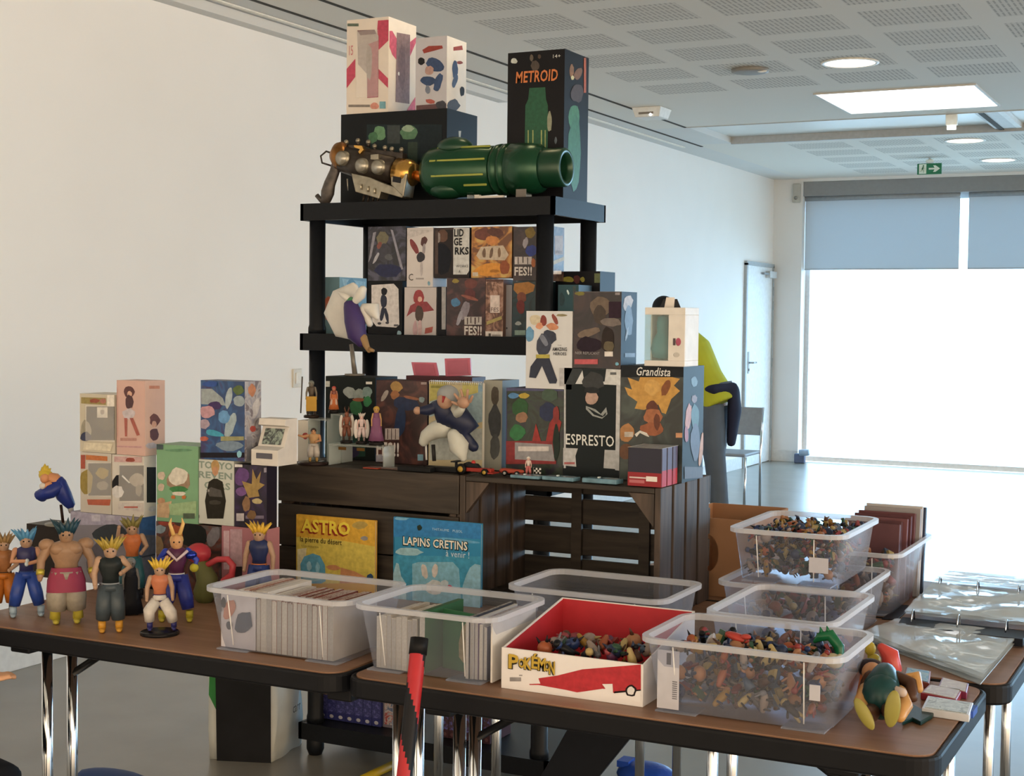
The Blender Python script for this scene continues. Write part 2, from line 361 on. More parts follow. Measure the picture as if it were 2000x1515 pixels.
for (px, lab, r_) in dl:
    p = onz(px[0], px[1], ZC); o = thing('downlight', lab, 'ceiling light', (p.x, p.y, ZC), group='round ceiling downlights')
    MB().lathe([(r_+.02, 0), (r_+.02, -.006), (r_, -.008), (r_, -.001)], mat('#e8e6e0', .4)).build('trim_ring', o)
    MB().lathe([(r_, -.004), (.0001, -.005)], LW, n=32).build('diffuser', o)
for x, y, wh_ in extra:
    o = thing('downlight', 'round ceiling downlight outside the picture, '+wh_, 'ceiling light', (x, y, ZC), group='round ceiling downlights overhead')
    MB().lathe([(.165, 0), (.165, -.006), (.145, -.008), (.145, -.001)], mat('#e8e6e0', .4)).build('trim_ring', o)
    MB().lathe([(.145, -.004), (.0001, -.005)], LX, n=32).build('diffuser', o)
o = thing('panel_light', 'large white rectangular light panel in the ceiling', 'ceiling light', (-2.095, 10.0, ZC))
MB().box(-.5, .5, -.48, .48, -.006, -.001, lampm('#ffffff', 2.4)).build('diffuser', o); MB().box(-.515, .515, -.495, -.48, -.01, 0, '#c8c8c4').box(-.515, .515, .48, .495, -.01, 0, '#c8c8c4').box(-.515, -.5, -.48, .48, -.01, 0, '#c8c8c4').box(.5, .515, -.48, .48, -.01, 0, '#c8c8c4').build('frame', o)
p = onz(1465, 135, ZC); o = thing('ceiling_speaker', 'flat grey round fitting in the ceiling with a bright edge', 'fitting', (p.x, p.y, ZC)); MB().lathe([(.11, 0), (.11, -.018), (.09, -.022), (.0001, -.022)], '#8c8a86').build('grille', o); MB().ball((.08, -.02, -.02), (.03, .02, .008), '#f2f2ee').build('sensor', o)
p = onz(1273, 212, ZC); o = thing('smoke_detector', 'white square detector box under the ceiling near the wall slots', 'detector', (p.x, p.y, ZC)); MB().frus((-.09, .09, -.09, .09), (-.11, .11, -.11, .11), -.07, 0, '#dedfdc').build('housing', o, bevel=.006); MB().box(-.06, .05, -.10, -.09, -.05, -.02, '#7d776f').build('vent', o); MB().ball((.03, -.1, -.055), .009, mat('#ffffff', .2, emit=3)).build('indicator', o)
o = thing('emergency_lamp', 'small white lamp bracket at the bright ceiling trough', 'ceiling light', (-1.96, 10.82, ZC)); MB().box(-.04, .04, -.02, .02, -.08, 0, '#eef2ee').build('bracket', o, bevel=.005); MB().box(-.03, .03, -.015, .015, -.11, -.08, mat('#fffbe8', .4, emit=2)).build('lamp', o)
# exit sign
a = aty(1791, 341, 13.6); c = aty(1839, 318, 13.6)
o = thing('exit_sign', 'green running man exit sign with a white arrow hanging from ceiling', 'sign', (a.x, 13.6, a.z)); w_, h_ = c.x-a.x, c.z-a.z
MB().box(0, w_, 0, .02, 0, h_, '#2e7d5b').build('panel', o, bevel=.002)
MB().box(w_*.08, w_*.38, -.001, 0, h_*.06, h_*.94, '#dff0e6').build('pictogram_field', o)
MB().ball((w_*.26, -.002, h_*.78), (w_*.03, .001, h_*.07), '#2e7d5b').tube([(w_*.25, -.002, h_*.68), (w_*.22, -.002, h_*.45)], h_*.06, '#2e7d5b', flat=.2, n=6).tube([(w_*.22, -.002, h_*.45), (w_*.28, -.002, h_*.33), (w_*.27, -.002, h_*.14)], h_*.045, '#2e7d5b', flat=.2, n=6).tube([(w_*.22, -.002, h_*.45), (w_*.17, -.002, h_*.3), (w_*.11, -.002, h_*.28)], h_*.045, '#2e7d5b', flat=.2, n=6).tube([(w_*.18, -.002, h_*.5), (w_*.24, -.002, h_*.64), (w_*.33, -.002, h_*.55)], h_*.035, '#2e7d5b', flat=.2, n=6).build('running_man', o)
MB().prism([(w_*.48, h_*.42), (w_*.72, h_*.42), (w_*.66, h_*.2), (w_*.76, h_*.2), (w_*.94, h_*.5), (w_*.76, h_*.8), (w_*.66, h_*.8), (w_*.72, h_*.58), (w_*.48, h_*.58)], -.002, 0, '#e4f2ea').build('arrow', o)
MB().tube([(w_*.5, .01, h_), (w_*.5, .01, ZC-a.z)], .008, '#d8dcda').ball((w_*.5, .01, h_+.02), (.04, .02, .02), '#e9f3ee').build('hanger', o)

# ================================================================== FURNITURE
TZ = .74
wt = wood('#7d5c45', '#94715a', 3, 26, 'X', .42, .08)
blk = mat('#15161a', .45); chrome = mat('#d9dde2', .12, 1.0, var=.02)
def rrect(x0, x1, y0, y1, r, n=6):
    p = []
    for cx, cy, a0 in ((x1-r, y0+r, -90), (x1-r, y1-r, 0), (x0+r, y1-r, 90), (x0+r, y0+r, 180)):
        for i in range(n+1): a = math.radians(a0+90*i/n); p.append((cx+r*math.cos(a), cy+r*math.sin(a)))
    return p
def table(label, x0, x1, y0, y1, legs=None, group='folding tables'):
    o = thing('folding_table', label, 'table', ((x0+x1)/2, (y0+y1)/2, 0), group=group); w = (x1-x0)/2; d = (y1-y0)/2
    MB().prismz(rrect(-w+.012, w-.012, -d+.012, d-.012, .04), TZ-.03, TZ, wt).build('tabletop', o)
    b = MB(); A = rrect(-w, w, -d, d, .05); B = rrect(-w+.012, w-.012, -d+.012, d-.012, .04); n = len(A)
    vs = [(x, y, TZ-.002) for x, y in A]+[(x, y, TZ-.044) for x, y in A]+[(x, y, TZ-.002) for x, y in B]+[(x, y, TZ-.044) for x, y in B]; fs = []
    for i in range(n):
        j = (i+1) % n; fs += [(i, j, n+j, n+i), (i, 2*n+i, 2*n+j, j), (n+i, n+j, 3*n+j, 3*n+i), (2*n+i, 3*n+i, 3*n+j, 2*n+j)]
    b.add(vs, fs, blk); b.build('edge_band', o, bevel=.006)
    for sx_, lx, ys_ in legs:
        ex = lx-(x0+x1)/2
        for yy in [q-(y0+y1)/2 for q in ys_]:
            lg = MB().tube([(ex, yy, TZ-.05), (ex, yy, .02)], .0135, chrome, n=14).build('leg', o)
            MB().tube([(ex, yy, .0), (ex, yy, .03)], .018, blk).build('foot_cap', lg)
        MB().box(ex-.03, ex+.03, -d+.06, d-.06, TZ-.072, TZ-.044, blk).build('bracket', o, bevel=.004)
        MB().tube([(ex, ys_[1]-(y0+y1)/2, TZ-.16), (ex-sx_*.16, ys_[1]-(y0+y1)/2, TZ-.06)], .010, blk, n=6).build('brace', o)
    return o
table('folding table with wood top at front left, under the standing figures', -2.78, -1.662, 2.515, 3.085, [(-1, -2.61, (2.665, 2.75)), (1, -1.70, (2.82, 2.91))])
table('folding table with wood top at front right, under the seated doll', -1.655, -.455, 2.515, 3.085, [(-1, -1.46, (2.67, 2.74)), (1, -.63, (2.62, 2.75))])
table('folding table with wood top behind the front left table', -2.87, -1.668, 3.10, 3.68, [(-1, -1.98, (3.3, 3.5)), (1, -1.80, (3.3, 3.5))])
table('folding table with wood top carrying the ring binder of clear sleeves', -1.66, -.42, 3.10, 3.68, [(-1, -1.10, (3.25, 3.4)), (1, -.59, (3.2, 3.42))])
table('folding table with wood top at the back right, carrying the farther binder', -1.62, -.42, 3.69, 4.28, [(-1, -1.5, (3.8, 4.1)), (1, -.56, (3.8, 4.1))])
# black plastic shelving unit
sh = thing('plastic_shelving_unit', 'tall black plastic shelving unit with round posts behind the crates', 'shelving', (-2.37, 4.25, 0))
bp = mat('#15181d', .42, var=.1, scale=80)
SX0, SX1, SY0, SY1 = -2.835, -1.905, 4.05, 4.45
TIERS = [1.852, 1.422, .992, .562, .11]
for z in TIERS:
    b = MB().box(-.46, .46, -.195, .195, z-.012, z, bp)
    for q in ((-.465, .465, -.2, -.188), (-.465, .465, .188, .2), (-.465, -.453, -.2, .2), (.453, .465, -.2, .2)): b.box(q[0], q[1], q[2], q[3], z-.055, z+.001, bp)
    for i in range(6): b.box(-.45, .45, -.15+i*.06-.004, -.15+i*.06+.004, z-.03, z-.012, bp)
    b.build('shelf', sh)
for i in range(4):
    for x in (-.42, .42):
        for y in (-.165, .165): MB().lathe([(.030, TIERS[i+1]), (.030, TIERS[i+1]+.02), (.027, TIERS[i+1]+.03), (.027, TIERS[i]-.05)], bp, n=16, T=Matrix.Translation((x, y, 0))).build('post', sh)
for x in (-.42, .42):
    for y in (-.165, .165): MB().lathe([(.022, 0), (.03, .02), (.03, .085)], bp, n=14, T=Matrix.Translation((x, y, 0))).build('foot', sh)
# wooden crates
CY, CZT = 3.32, 1.072
wc1 = wood('#241e19', '#40372f', 4, 40, 'X'); wc2 = wood('#352c26', '#58493f', 4, 40, 'Z')
def plank(p, x0, x1, y0, y1, z0, z1, m): return MB().box(x0, x1, y0, y1, z0, z1, m).build('plank', p, bevel=.002)
c1 = thing('wooden_crate', 'dark slatted wooden crate on the left, its closed planks facing front', 'crate', (-2.11, CY+.17, TZ), group='dark wooden crates')
for z0, z1 in ((.0, .104), (.108, .222), (.230, .332)):
    plank(c1, -.285, .285, -.17, -.158, z0, z1, wc1); plank(c1, -.285, .285, .158, .17, z0, z1, wc1)
for s in (-1, 1):
    for k in range(4): plank(c1, s*.285-(.012 if s > 0 else 0), s*.285+(.012 if s < 0 else 0), -.156+k*.079, -.156+k*.079+.073, 0, .332, wc2)
for k in range(4): plank(c1, -.284, .284, -.156+k*.079, -.156+k*.079+.074, .32, .332, wc1)
for s in (-1, 1):
    for q in (-1, 1): MB().box(s*.272-.02 if s > 0 else s*.272, s*.272 if s > 0 else s*.272+.02, q*.15-.008, q*.15+.008, .01, .318, wc2).build('corner_post', c1)
c2 = thing('wooden_crate', 'dark wooden crate on the right, open front showing gaps between its back slats', 'crate', (-1.545, CY+.185, TZ), group='dark wooden crates')
W2, D2 = .278, .185
for z0, z1 in ((.0, .078), (.090, .163), (.176, .245), (.259, .332)): plank(c2, -W2, W2, D2-.012, D2, z0, z1, wc1)
for s in (-1, 1):
    for k in range(4):
        y0 = -D2+.002+k*.093; plank(c2, s*W2-(.016 if s > 0 else 0), s*W2+(.016 if s < 0 else 0), y0, y0+.078, 0.001, .332, wc2)
for k in range(4):
    y0 = -D2+.002+k*.091; plank(c2, -W2+.017, W2-.017, y0, y0+.086, .318, .331, wc1); plank(c2, -W2+.017, W2-.017, y0, y0+.086, 0.001, .014, wc1)
for s in (-1, 1):
    MB().prism([(s*(W2-.018), .317), (s*(W2-.085), .317), (s*(W2-.018), .235)][::int(s)], -D2+.004, -D2+.022, wc2).build('corner_block', c2)
    MB().box(s*.10-.015, s*.10+.015, D2-.024, D2-.012, .015, .317, wc1).build('batten', c2)
c3 = None
# cardboard box with a round hand hole, right of the crates
cb = mat('#a97e5d', .8, var=.05, scale=14)
o = thing('cardboard_box', 'open brown cardboard box with a round hole, right of the crates', 'box', (-1.275, 3.9, TZ+.0005))
bx = MB(); hole = [(.0+.028*math.cos(t*math.pi/8), .115+.045*math.sin(t*math.pi/8)) for t in range(16)]
def panel_hole(w, h, cx, cz, rx, rz, y0, y1, m):
    n = 24; o_ = []; i_ = []
    for k in range(n):
        a = 2*math.pi*(k+.5)/n; ca, sa = math.cos(a), math.sin(a); i_.append((cx+rx*ca, cz+rz*sa))
        tt = min([q for q in ((w/2-0)/ca if ca > 0 else (-w/2)/ca, (h-cz)/sa if sa > 0 else (-cz)/sa)]); o_.append((ca*tt+0*cx, cz+sa*tt))
    vs = [(x, y0, z) for x, z in o_+i_]+[(x, y1, z) for x, z in o_+i_]; fs = []
    for k in range(n):
        j = (k+1) % n; fs += [(k, j, n+j, n+k), (2*n+k, 3*n+k, 3*n+j, 2*n+j), (n+k, n+j, 3*n+j, 3*n+k), (k, 2*n+k, 2*n+j, j)]
    return MB().add(vs, fs, m)
panel_hole(.22, .21, -.02, .115, .036, .052, -.16, -.156, cb).build('front_panel', o)
MB().box(-.114, -.11, -.156, .156, 0, .21, cb).build('side_panel', o); MB().box(.11, .114, -.156, .156, 0, .21, cb).build('side_panel', o)
MB().box(-.11, .11, .156, .16, 0, .21, cb).build('back_panel', o); MB().box(-.11, .11, -.156, .156, 0, .004, cb).build('bottom_panel', o)
# ================================================================== BOXES ON SHOW
def tr(T, shapes):
    ox, oy, s = T; q = []
    f = lambda x, y: (ox+x/s, oy+y/s)
    for h in shapes:
        if h[0] == 'e': q.append(('e',)+f(h[1], h[2])+(h[3]/s, h[4]/s, h[5], h[6]))
        elif h[0] == 'r': q.append(('r',)+f(h[1], h[2])+f(h[3], h[4])+(h[5],))
        else: q.append(('p', [f(*p) for p in h[1]], h[2]))
    return q
def pbox(label, cat, Y, xl, xr, yt, z0, side=None, xs=None, depth=.1, front='#dddddd', other='#dddddd', F=(), Sd=(), T=(0, 0, 1), words=(), swords=(), name='product_box', group=None, windows=(), z1=None, cut=0, ybm=None):
    ym = yt+20
    x0 = aty(xl, ym, Y).x; x1 = aty(xr, ym, Y).x
    if z0 is None: z0 = aty(xl, ybm, Y).z
    z1 = z1 or aty(xl, yt, Y).z
    if xs: depth = atx(xs, ym, x1).y-Y
    root = thing(name, label, cat, ((x0+x1)/2, Y, z0), group=group); w = (x1-x0)/2; h = z1-z0
    o = MB(); mo = mat(other, .45, var=.03) if isinstance(other, str) else other; mf = mat(front, .4, var=.03) if isinstance(front, str) else front
    ms = (mat(side, .45, var=.03) if isinstance(side, str) else side) or mo
    vs = [(x, y, z) for z in (0, h) for y in (0, depth) for x in (-w, w)]
    o.add(vs, [(0, 2, 3, 1), (4, 5, 7, 6), (2, 6, 7, 3), (0, 4, 6, 2)], mo); o.add(vs, [(0, 1, 5, 4)], mf); o.add(vs, [(1, 3, 7, 5)], ms)
    o.build('carton', root, bevel=.0012, segs=1)
    if F: printed(root, root.location, 'y', Y, tr(T, F), clip=(x0, x1, z0, z1))
    if Sd: printed(root, root.location, 'x', x1, tr(T, Sd), 'side_art', clip=(Y, Y+depth, z0, z1))
    for k in words: lsurf(root, root.location, 'y', Y, k[0], T[0]+k[1]/T[2], T[1]+k[2]/T[2], T[0]+k[3]/T[2], T[1]+k[4]/T[2], mat(k[5], .4, var=.03), **(k[6] if len(k) > 6 else {}))
    for k in swords: lsurf(root, root.location, 'x', x1, k[0], T[0]+k[1]/T[2], T[1]+k[2]/T[2], T[0]+k[3]/T[2], T[1]+k[4]/T[2], mat(k[5], .4, var=.03))
    for wdw in windows:   # clear film over a recessed dark field
        a = aty(T[0]+wdw[0]/T[2], T[1]+wdw[3]/T[2], Y); b = aty(T[0]+wdw[2]/T[2], T[1]+wdw[1]/T[2], Y)
        MB().box(a.x-root.location.x, b.x-root.location.x, -.0035, -.003, a.z-z0, b.z-z0, clear('#ffffff', .06, .05)).build('window_film', root)
    root['_top'] = z1
    return root
def top(o): z = o['_top']; return z+.001
def untop():
    for o in list(bpy.data.objects):
        if '_top' in o.keys(): del o['_top']
K = 580, 20, 3.2258
PB = 'black wide carton with green glassy windows behind the two toy guns on the shelf'
ZT = TIERS[0]+.001
wide = pbox(PB, 'box', 4.225, 666, 873, 224, ZT, xs=932, front='#14181c', other='#15181c', side='#1d2024', T=K,
    F=[('r', 440, 720, 915, 950, '#1d2a2e'), ('e', 520, 775, 40, 45, 0, '#5f8a68'), ('e', 480, 800, 28, 38, .3, '#3f6a4c'), ('e', 705, 770, 55, 48, 0, '#4d7358'), ('e', 700, 745, 38, 22, 0, '#8aa18c'), ('r', 570, 725, 650, 840, '#333b3c'), ('r', 700, 830, 760, 960, '#27382f'), ('r', 770, 725, 915, 900, '#1a252b')],
    Sd=[('p', [(1018, 760), (1034, 760), (1030, 800), (1040, 835), (1020, 835)], '#c9ccc8')])
pbox('tall white carton with pink bands and a grey window, highest on the shelving unit', 'box', 4.23, 677.5, 759, 40, top(wide), xs=813, front='#d8cfc6', other='#e9e0d4', side='#ece2d4', T=K,
    F=[('p', [(510, 65), (578, 60), (578, 190), (515, 250), (505, 130)], '#b5485f'), ('p', [(313, 370), (368, 305), (368, 420), (313, 492)], '#b84a63'), ('p', [(380, 127), (490, 123), (515, 162), (512, 548), (443, 553), (440, 400), (385, 340)], '#a39996'), ('p', [(446, 215), (512, 190), (512, 548), (443, 553)], '#9f5f6b'), ('p', [(380, 127), (490, 123), (500, 150), (400, 158)], '#6e5256'), ('e', 455, 330, 20, 110, 0, '#948b86'), ('p', [(515, 370), (575, 430), (575, 490), (515, 430)], '#b84a63'), ('r', 325, 595, 460, 610, '#7e7772'), ('e', 490, 603, 26, 22, 0, '#c78a7c'), ('r', 522, 575, 560, 620, '#6f9fae'), ('r', 320, 84, 390, 102, '#5e6a5f')],
    Sd=[('p', [(582, 130), (600, 130), (640, 200), (640, 330), (600, 280), (582, 230)], '#d0607a'), ('p', [(712, 200), (755, 170), (755, 200), (712, 290)], '#cf5f78'), ('p', [(628, 140), (712, 155), (708, 590), (620, 578)], '#8e7677'), ('e', 660, 360, 24, 150, 0, '#7c6569'), ('p', [(690, 632), (745, 545), (745, 632)], '#d36a80'), ('e', 640, 400, 5, 12, 0, '#ffffff')],
    words=[('15', 330, 285, 355, 225, '#b86a76'), ('ZZZ', 516, 104, 574, 90, '#5c2c36')] [:1], windows=[(378, 123, 515, 553)])
pbox('grey and white carton with blue and red print beside the tall white one', 'box', 4.25, 812, 873, 75, top(wide), xs=911, front='#b7b7c0', other='#e6e2da', side='#ece6dc', T=K,
    F=[('p', [(790, 250), (830, 225), (915, 222), (920, 240), (840, 262), (800, 272)], '#8d3b34'), ('e', 785, 320, 22, 24, 0, '#26262a'), ('e', 870, 345, 58, 40, .5, '#34476b'), ('e', 835, 380, 28, 30, 0, '#a98a84'), ('e', 830, 445, 48, 30, 0, '#2f4468'), ('e', 890, 455, 24, 60, .3, '#354a70'), ('e', 825, 500, 16, 28, 0, '#6d7688'), ('e', 840, 575, 30, 14, .2, '#a2544c'), ('p', [(753, 600), (945, 585), (945, 635), (753, 635)], '#5d4347'), ('e', 910, 600, 34, 30, 0, '#3a3b45')],
    Sd=[('p', [(985, 232), (1040, 222), (1045, 250), (985, 255)], '#9a443a'), ('e', 995, 370, 18, 60, .0, '#3d4f74'), ('e', 995, 445, 14, 45, .3, '#4a5b7c'), ('e', 1040, 510, 14, 30, 0, '#26262a'), ('e', 985, 600, 40, 40, 0, '#454650'), ('e', 1025, 330, 18, 10, 0, '#8d4a42')])
pbox('tall black carton with a green cannon print and orange title, on the top shelf', 'box', 4.215, 992, 1103, 104, ZT, xs=1150, front='#17171b', other='#131417', side='#161312', T=K,
    F=[('e', 1368, 320, 20, 17, 0, '#b9c0bc'), ('e', 1478, 300, 12, 22, 0, '#5a5146'), ('e', 1500, 350, 26, 34, 0, '#4b423c'), ('e', 1528, 292, 10, 14, 0, '#4a3c32'), ('p', [(1465, 490), (1565, 485), (1570, 560), (1582, 600), (1580, 870), (1435, 872), (1440, 600), (1458, 560)], '#23543d'), ('e', 1592, 700, 15, 65, 0, '#8b8f7c'), ('r', 1455, 755, 1461, 870, '#9aa36a'), ('r', 1484, 755, 1491, 870, '#9aa36a'), ('r', 1538, 755, 1545, 870, '#9aa36a'), ('r', 1562, 755, 1568, 870, '#9aa36a'), ('e', 1632, 820, 8, 22, 0, '#54606a')],
    Sd=[('e', 1745, 670, 34, 80, 0, '#3c7150'), ('e', 1750, 900, 40, 250, 0, '#35684b'), ('e', 1730, 380, 14, 40, 0, '#7f5a37'), ('e', 1770, 400, 22, 40, .4, '#6f4d33'), ('e', 1735, 425, 10, 14, 0, '#b9b48a'), ('e', 1765, 520, 40, 60, 0, '#41302a'), ('r', 1806, 300, 1820, 520, '#a3563a')],
    words=[('METROID', 1380, 462, 1645, 388, '#c77745', {'bold': .02, 'shear': .1}), ('14+', 1615, 302, 1662, 280, '#cfd2cf')])
# ---- mid shelf: lower row, then the row stacked on it
ZM = TIERS[1]+.001; V = (580, 420, 3.2258); YM = 4.135
dkb = art('#0f1115', '#171a22', '#23283a', 22)
FES = lambda a, b, c, d, ink='#d8d2cc': [('r', a, b, c, b+(d-b)*.12, ink)] 
lo1 = pbox('pale blue carton with an orange print, at the left end of the middle shelf', 'box', YM, 631, 663, 541, ZM, depth=.18, xs=716, front='#63828e', other='#6f94a2', side='#7ba3b1', T=V, F=[('e', 200, 590, 28, 75, 0, '#a46a56'), ('e', 200, 540, 24, 24, 0, '#b4644c')], Sd=[('p', [(285, 400), (430, 420), (430, 480), (300, 470)], '#9cc0c8'), ('e', 340, 450, 30, 50, 0, '#5f93a6')])
lo2 = pbox('black framed carton with a white panel and a small dark blue figure print', 'box', YM, 719, 786, 549, ZM, depth=.12, front='#14161c', other='#111318', T=V,
    F=[('p', [(470, 440), (610, 432), (640, 465), (645, 690), (625, 708), (500, 700), (470, 660)], '#cfccce'), ('e', 550, 480, 20, 24, 0, '#20212a'), ('e', 548, 540, 22, 40, 0, '#252b40'), ('e', 538, 620, 12, 50, .2, '#252b40'), ('e', 565, 630, 11, 48, -.2, '#252b40'), ('e', 520, 682, 12, 8, 0, '#3c3c46'), ('e', 570, 678, 12, 8, 0, '#3c3c46'), ('r', 612, 688, 640, 700, '#55555c'), ('e', 645, 745, 14, 18, 0, '#8fb0c0')])
lo3 = pbox('white carton with a red haired figure print on the middle shelf', 'box', YM, 790, 852, 561, ZM, depth=.1, front='#c3bdbf', other='#b9b6ba', T=V,
    F=[('p', [(690, 640), (715, 570), (760, 545), (820, 545), (865, 600), (800, 610), (730, 610)], '#8e4148'), ('e', 770, 520, 34, 48, 0, '#973f44'), ('e', 775, 530, 14, 18, 0, '#cfa797'), ('e', 770, 620, 26, 50, 0, '#4c403c'), ('e', 745, 720, 14, 55, 0, '#b89aa0'), ('e', 775, 715, 13, 55, 0, '#c0a6aa'), ('p', [(810, 712), (858, 702), (852, 738), (805, 748)], '#a0524c'), ('r', 690, 755, 860, 775, '#aab4b8')])
lo4 = pbox('narrow black carton with a white edge between white and maroon cartons', 'box', YM, 854, 871, 560, ZM, depth=.1, front='#191b22', other='#14161a', T=V, F=[('r', 912, 440, 940, 720, '#a9a9ac')])
lo5 = pbox('maroon carton with a big white title, in the lower row of the middle shelf', 'box', YM-.02, 872.5, 948, 543, ZM, depth=.09, front=art('#2a1a20', '#3b2529', '#533334', 14), other='#33222a', T=V,
    F=[('e', 1000, 415, 22, 14, 0, '#8b7d3e'), ('e', 1095, 430, 40, 30, 0, '#6a3f3c'), ('e', 1090, 500, 34, 40, 0, '#5c3336'), ('e', 1000, 550, 28, 28, 0, '#4c7ba3'), ('e', 1060, 600, 26, 60, .2, '#87818c'), ('e', 1025, 650, 14, 50, .3, '#9a98a4'), ('r', 1056, 640, 1165, 690, '#b9b4b2'), ('e', 1090, 520, 60, 10, .3, '#8a544a'), ('r', 1072, 648, 1078, 688, '#3b2529'), ('r', 1094, 642, 1100, 680, '#3b2529'), ('r', 1120, 645, 1128, 688, '#3b2529'), ('r', 1144, 642, 1149, 676, '#3b2529')],
    words=[('FES!!', 1056, 756, 1166, 697, '#d5d0cc', {'bold': .03})])
lo6 = pbox('narrow brown carton side printed with a white title and price sticker', 'box', YM-.02, 948.7, 983, 545, ZM, depth=.09, front=art('#5d4138', '#8a6656', '#a9887a', 26), other='#6a4f46', T=V,
    F=[('r', 1192, 405, 1300, 420, '#5a3f3a'), ('r', 1218, 505, 1278, 615, '#d6c9c4'), ('p', [(1195, 670), (1290, 635), (1292, 655), (1195, 692)], '#a79a63'), ('r', 1188, 732, 1296, 800, '#dcd6d3'), ('r', 1208, 745, 1222, 785, '#4d4a48'), ('r', 1230, 752, 1285, 775, '#a19c99')],
    words=[('FES', 1224, 608, 1272, 582, '#5a4642')])
lo7 = pbox('narrow grey carton beside the teal one on the middle shelf', 'box', YM, 983.8, 1000, 556, ZM, depth=.1, front='#8b8a90', other='#77777c', T=V, F=[('e', 1322, 712, 5, 6, 0, '#333338')])
lo8 = pbox('dark teal carton with an orange haired print, next to the right post', 'box', YM, 1001, 1062, 549, ZM, depth=.12, front=art('#132a32', '#1b3a42', '#21333f', 10), other='#14252b', T=V,
    F=[('p', [(1365, 470), (1370, 430), (1420, 425), (1460, 420), (1500, 440), (1490, 480), (1440, 500), (1400, 510)], '#a8763f'), ('e', 1415, 520, 30, 34, 0, '#7c4a3c'), ('e', 1410, 580, 26, 45, 0, '#6d2f30'), ('e', 1395, 682, 20, 12, 0, '#a5aeb0'), ('r', 1372, 725, 1440, 755, '#8aa39c')])
hz = ZM+.19
def upper(label, xl, xr, yt, below, **k): return pbox(label, 'box', YM-.005+k.pop('dy', 0), xl, xr, yt, below+.001, **k)
TL = max(lo1['_top'], 0)
u1 = upper('dark blue carton with pale streaks, leftmost in the upper row of middle shelf', 719, 793, 443, lo2['_top'], depth=.10, front=art('#1a1c26', '#2b2c3d', '#4b4c60', 16), other='#14161c', T=V,
    F=[('p', [(480, 110), (500, 105), (470, 260), (450, 300)], '#8a8a98'), ('p', [(590, 90), (605, 95), (670, 340), (655, 345)], '#8b8b9a'), ('e', 540, 150, 36, 50, .2, '#6d6a58'), ('e', 555, 240, 40, 60, 0, '#3e3f4a'), ('e', 575, 350, 80, 45, 0, '#1f2548'), ('e', 520, 190, 14, 24, .4, '#7a4a44'), ('e', 580, 265, 26, 20, .4, '#565a60'), ('e', 500, 270, 10, 40, .5, '#a2a4b0')])
u2 = upper('slim white carton with a dark letter and a red winged print', 795, 846, 445, lo3['_top'], depth=.09, dy=0, front='#cdc9ca', other='#bfbcc0', T=V,
    F=[('e', 740, 200, 18, 52, -.5, '#7e3c40'), ('e', 800, 165, 20, 34, .3, '#54383a'), ('e', 800, 215, 10, 40, .1, '#9a9398'), ('e', 780, 265, 26, 34, 0, '#32323c'), ('e', 785, 340, 9, 45, 0, '#b5b0b4'), ('r', 750, 395, 800, 405, '#9a9698'), ('e', 832, 430, 8, 14, 0, '#7ba3b6'), ('p', [(695, 330), (700, 150), (850, 100), (850, 92), (695, 92)], '#c4c0c2')],
    words=[('C', 706, 412, 734, 370, '#32322f')])
z4 = max(lo4['_top'], lo5['_top'])
u3 = upper('black and white carton with three lines of bold block letters', 848, 917, 445, z4, depth=.09, front='#2c282a', other='#17171a', T=V,
    F=[('p', [(985, 80), (1088, 80), (1088, 350), (1070, 374), (985, 374)], '#c5c8ca'), ('e', 915, 130, 38, 40, 0, '#5d4338'), ('e', 920, 270, 50, 100, 0, '#191c26'), ('e', 890, 140, 14, 34, 0, '#8a8280'), ('r', 870, 95, 890, 370, '#453734'), ('p', [(870, 80), (988, 80), (988, 92), (870, 92)], '#3c2f2e')],
    words=[('LID', 992, 136, 1052, 88, '#23252a', {'bold': .03}), ('GE', 990, 192, 1042, 144, '#23252a', {'bold': .03}), ('RKS', 996, 250, 1084, 202, '#23252a', {'bold': .03}), ('WORKS', 1004, 330, 1080, 314, '#4a4c50'), ('A', 1020, 364, 1032, 346, '#3d3f44')])
u4 = upper('orange and yellow carton with a pale title, centre of the upper row', 921, 1000, 443, max(lo5['_top'], lo6['_top'], lo7['_top']), depth=.09, front=art('#6b4329', '#b67c3a', '#c2a15c', 12), other='#6e5136', T=V,
    F=[('e', 1170, 120, 50, 40, 0, '#6b4038'), ('e', 1250, 110, 50, 30, .3, '#5a3a34'), ('e', 1230, 160, 40, 30, 0, '#c0804a'), ('e', 1215, 345, 100, 40, -.1, '#cf8f3d'), ('e', 1310, 330, 30, 45, 0, '#8a4c30'), ('p', [(1130, 255), (1160, 200), (1300, 190), (1335, 250), (1310, 285), (1150, 280)], '#bcae9c'), ('e', 1180, 240, 12, 30, 0, '#6e5a4c'), ('e', 1225, 240, 10, 34, .2, '#6e5a4c'), ('e', 1275, 235, 10, 32, 0, '#7a6350'), ('e', 1245, 352, 30, 10, 0, '#a8702f'), ('r', 1108, 360, 1142, 384, '#c9beae')])
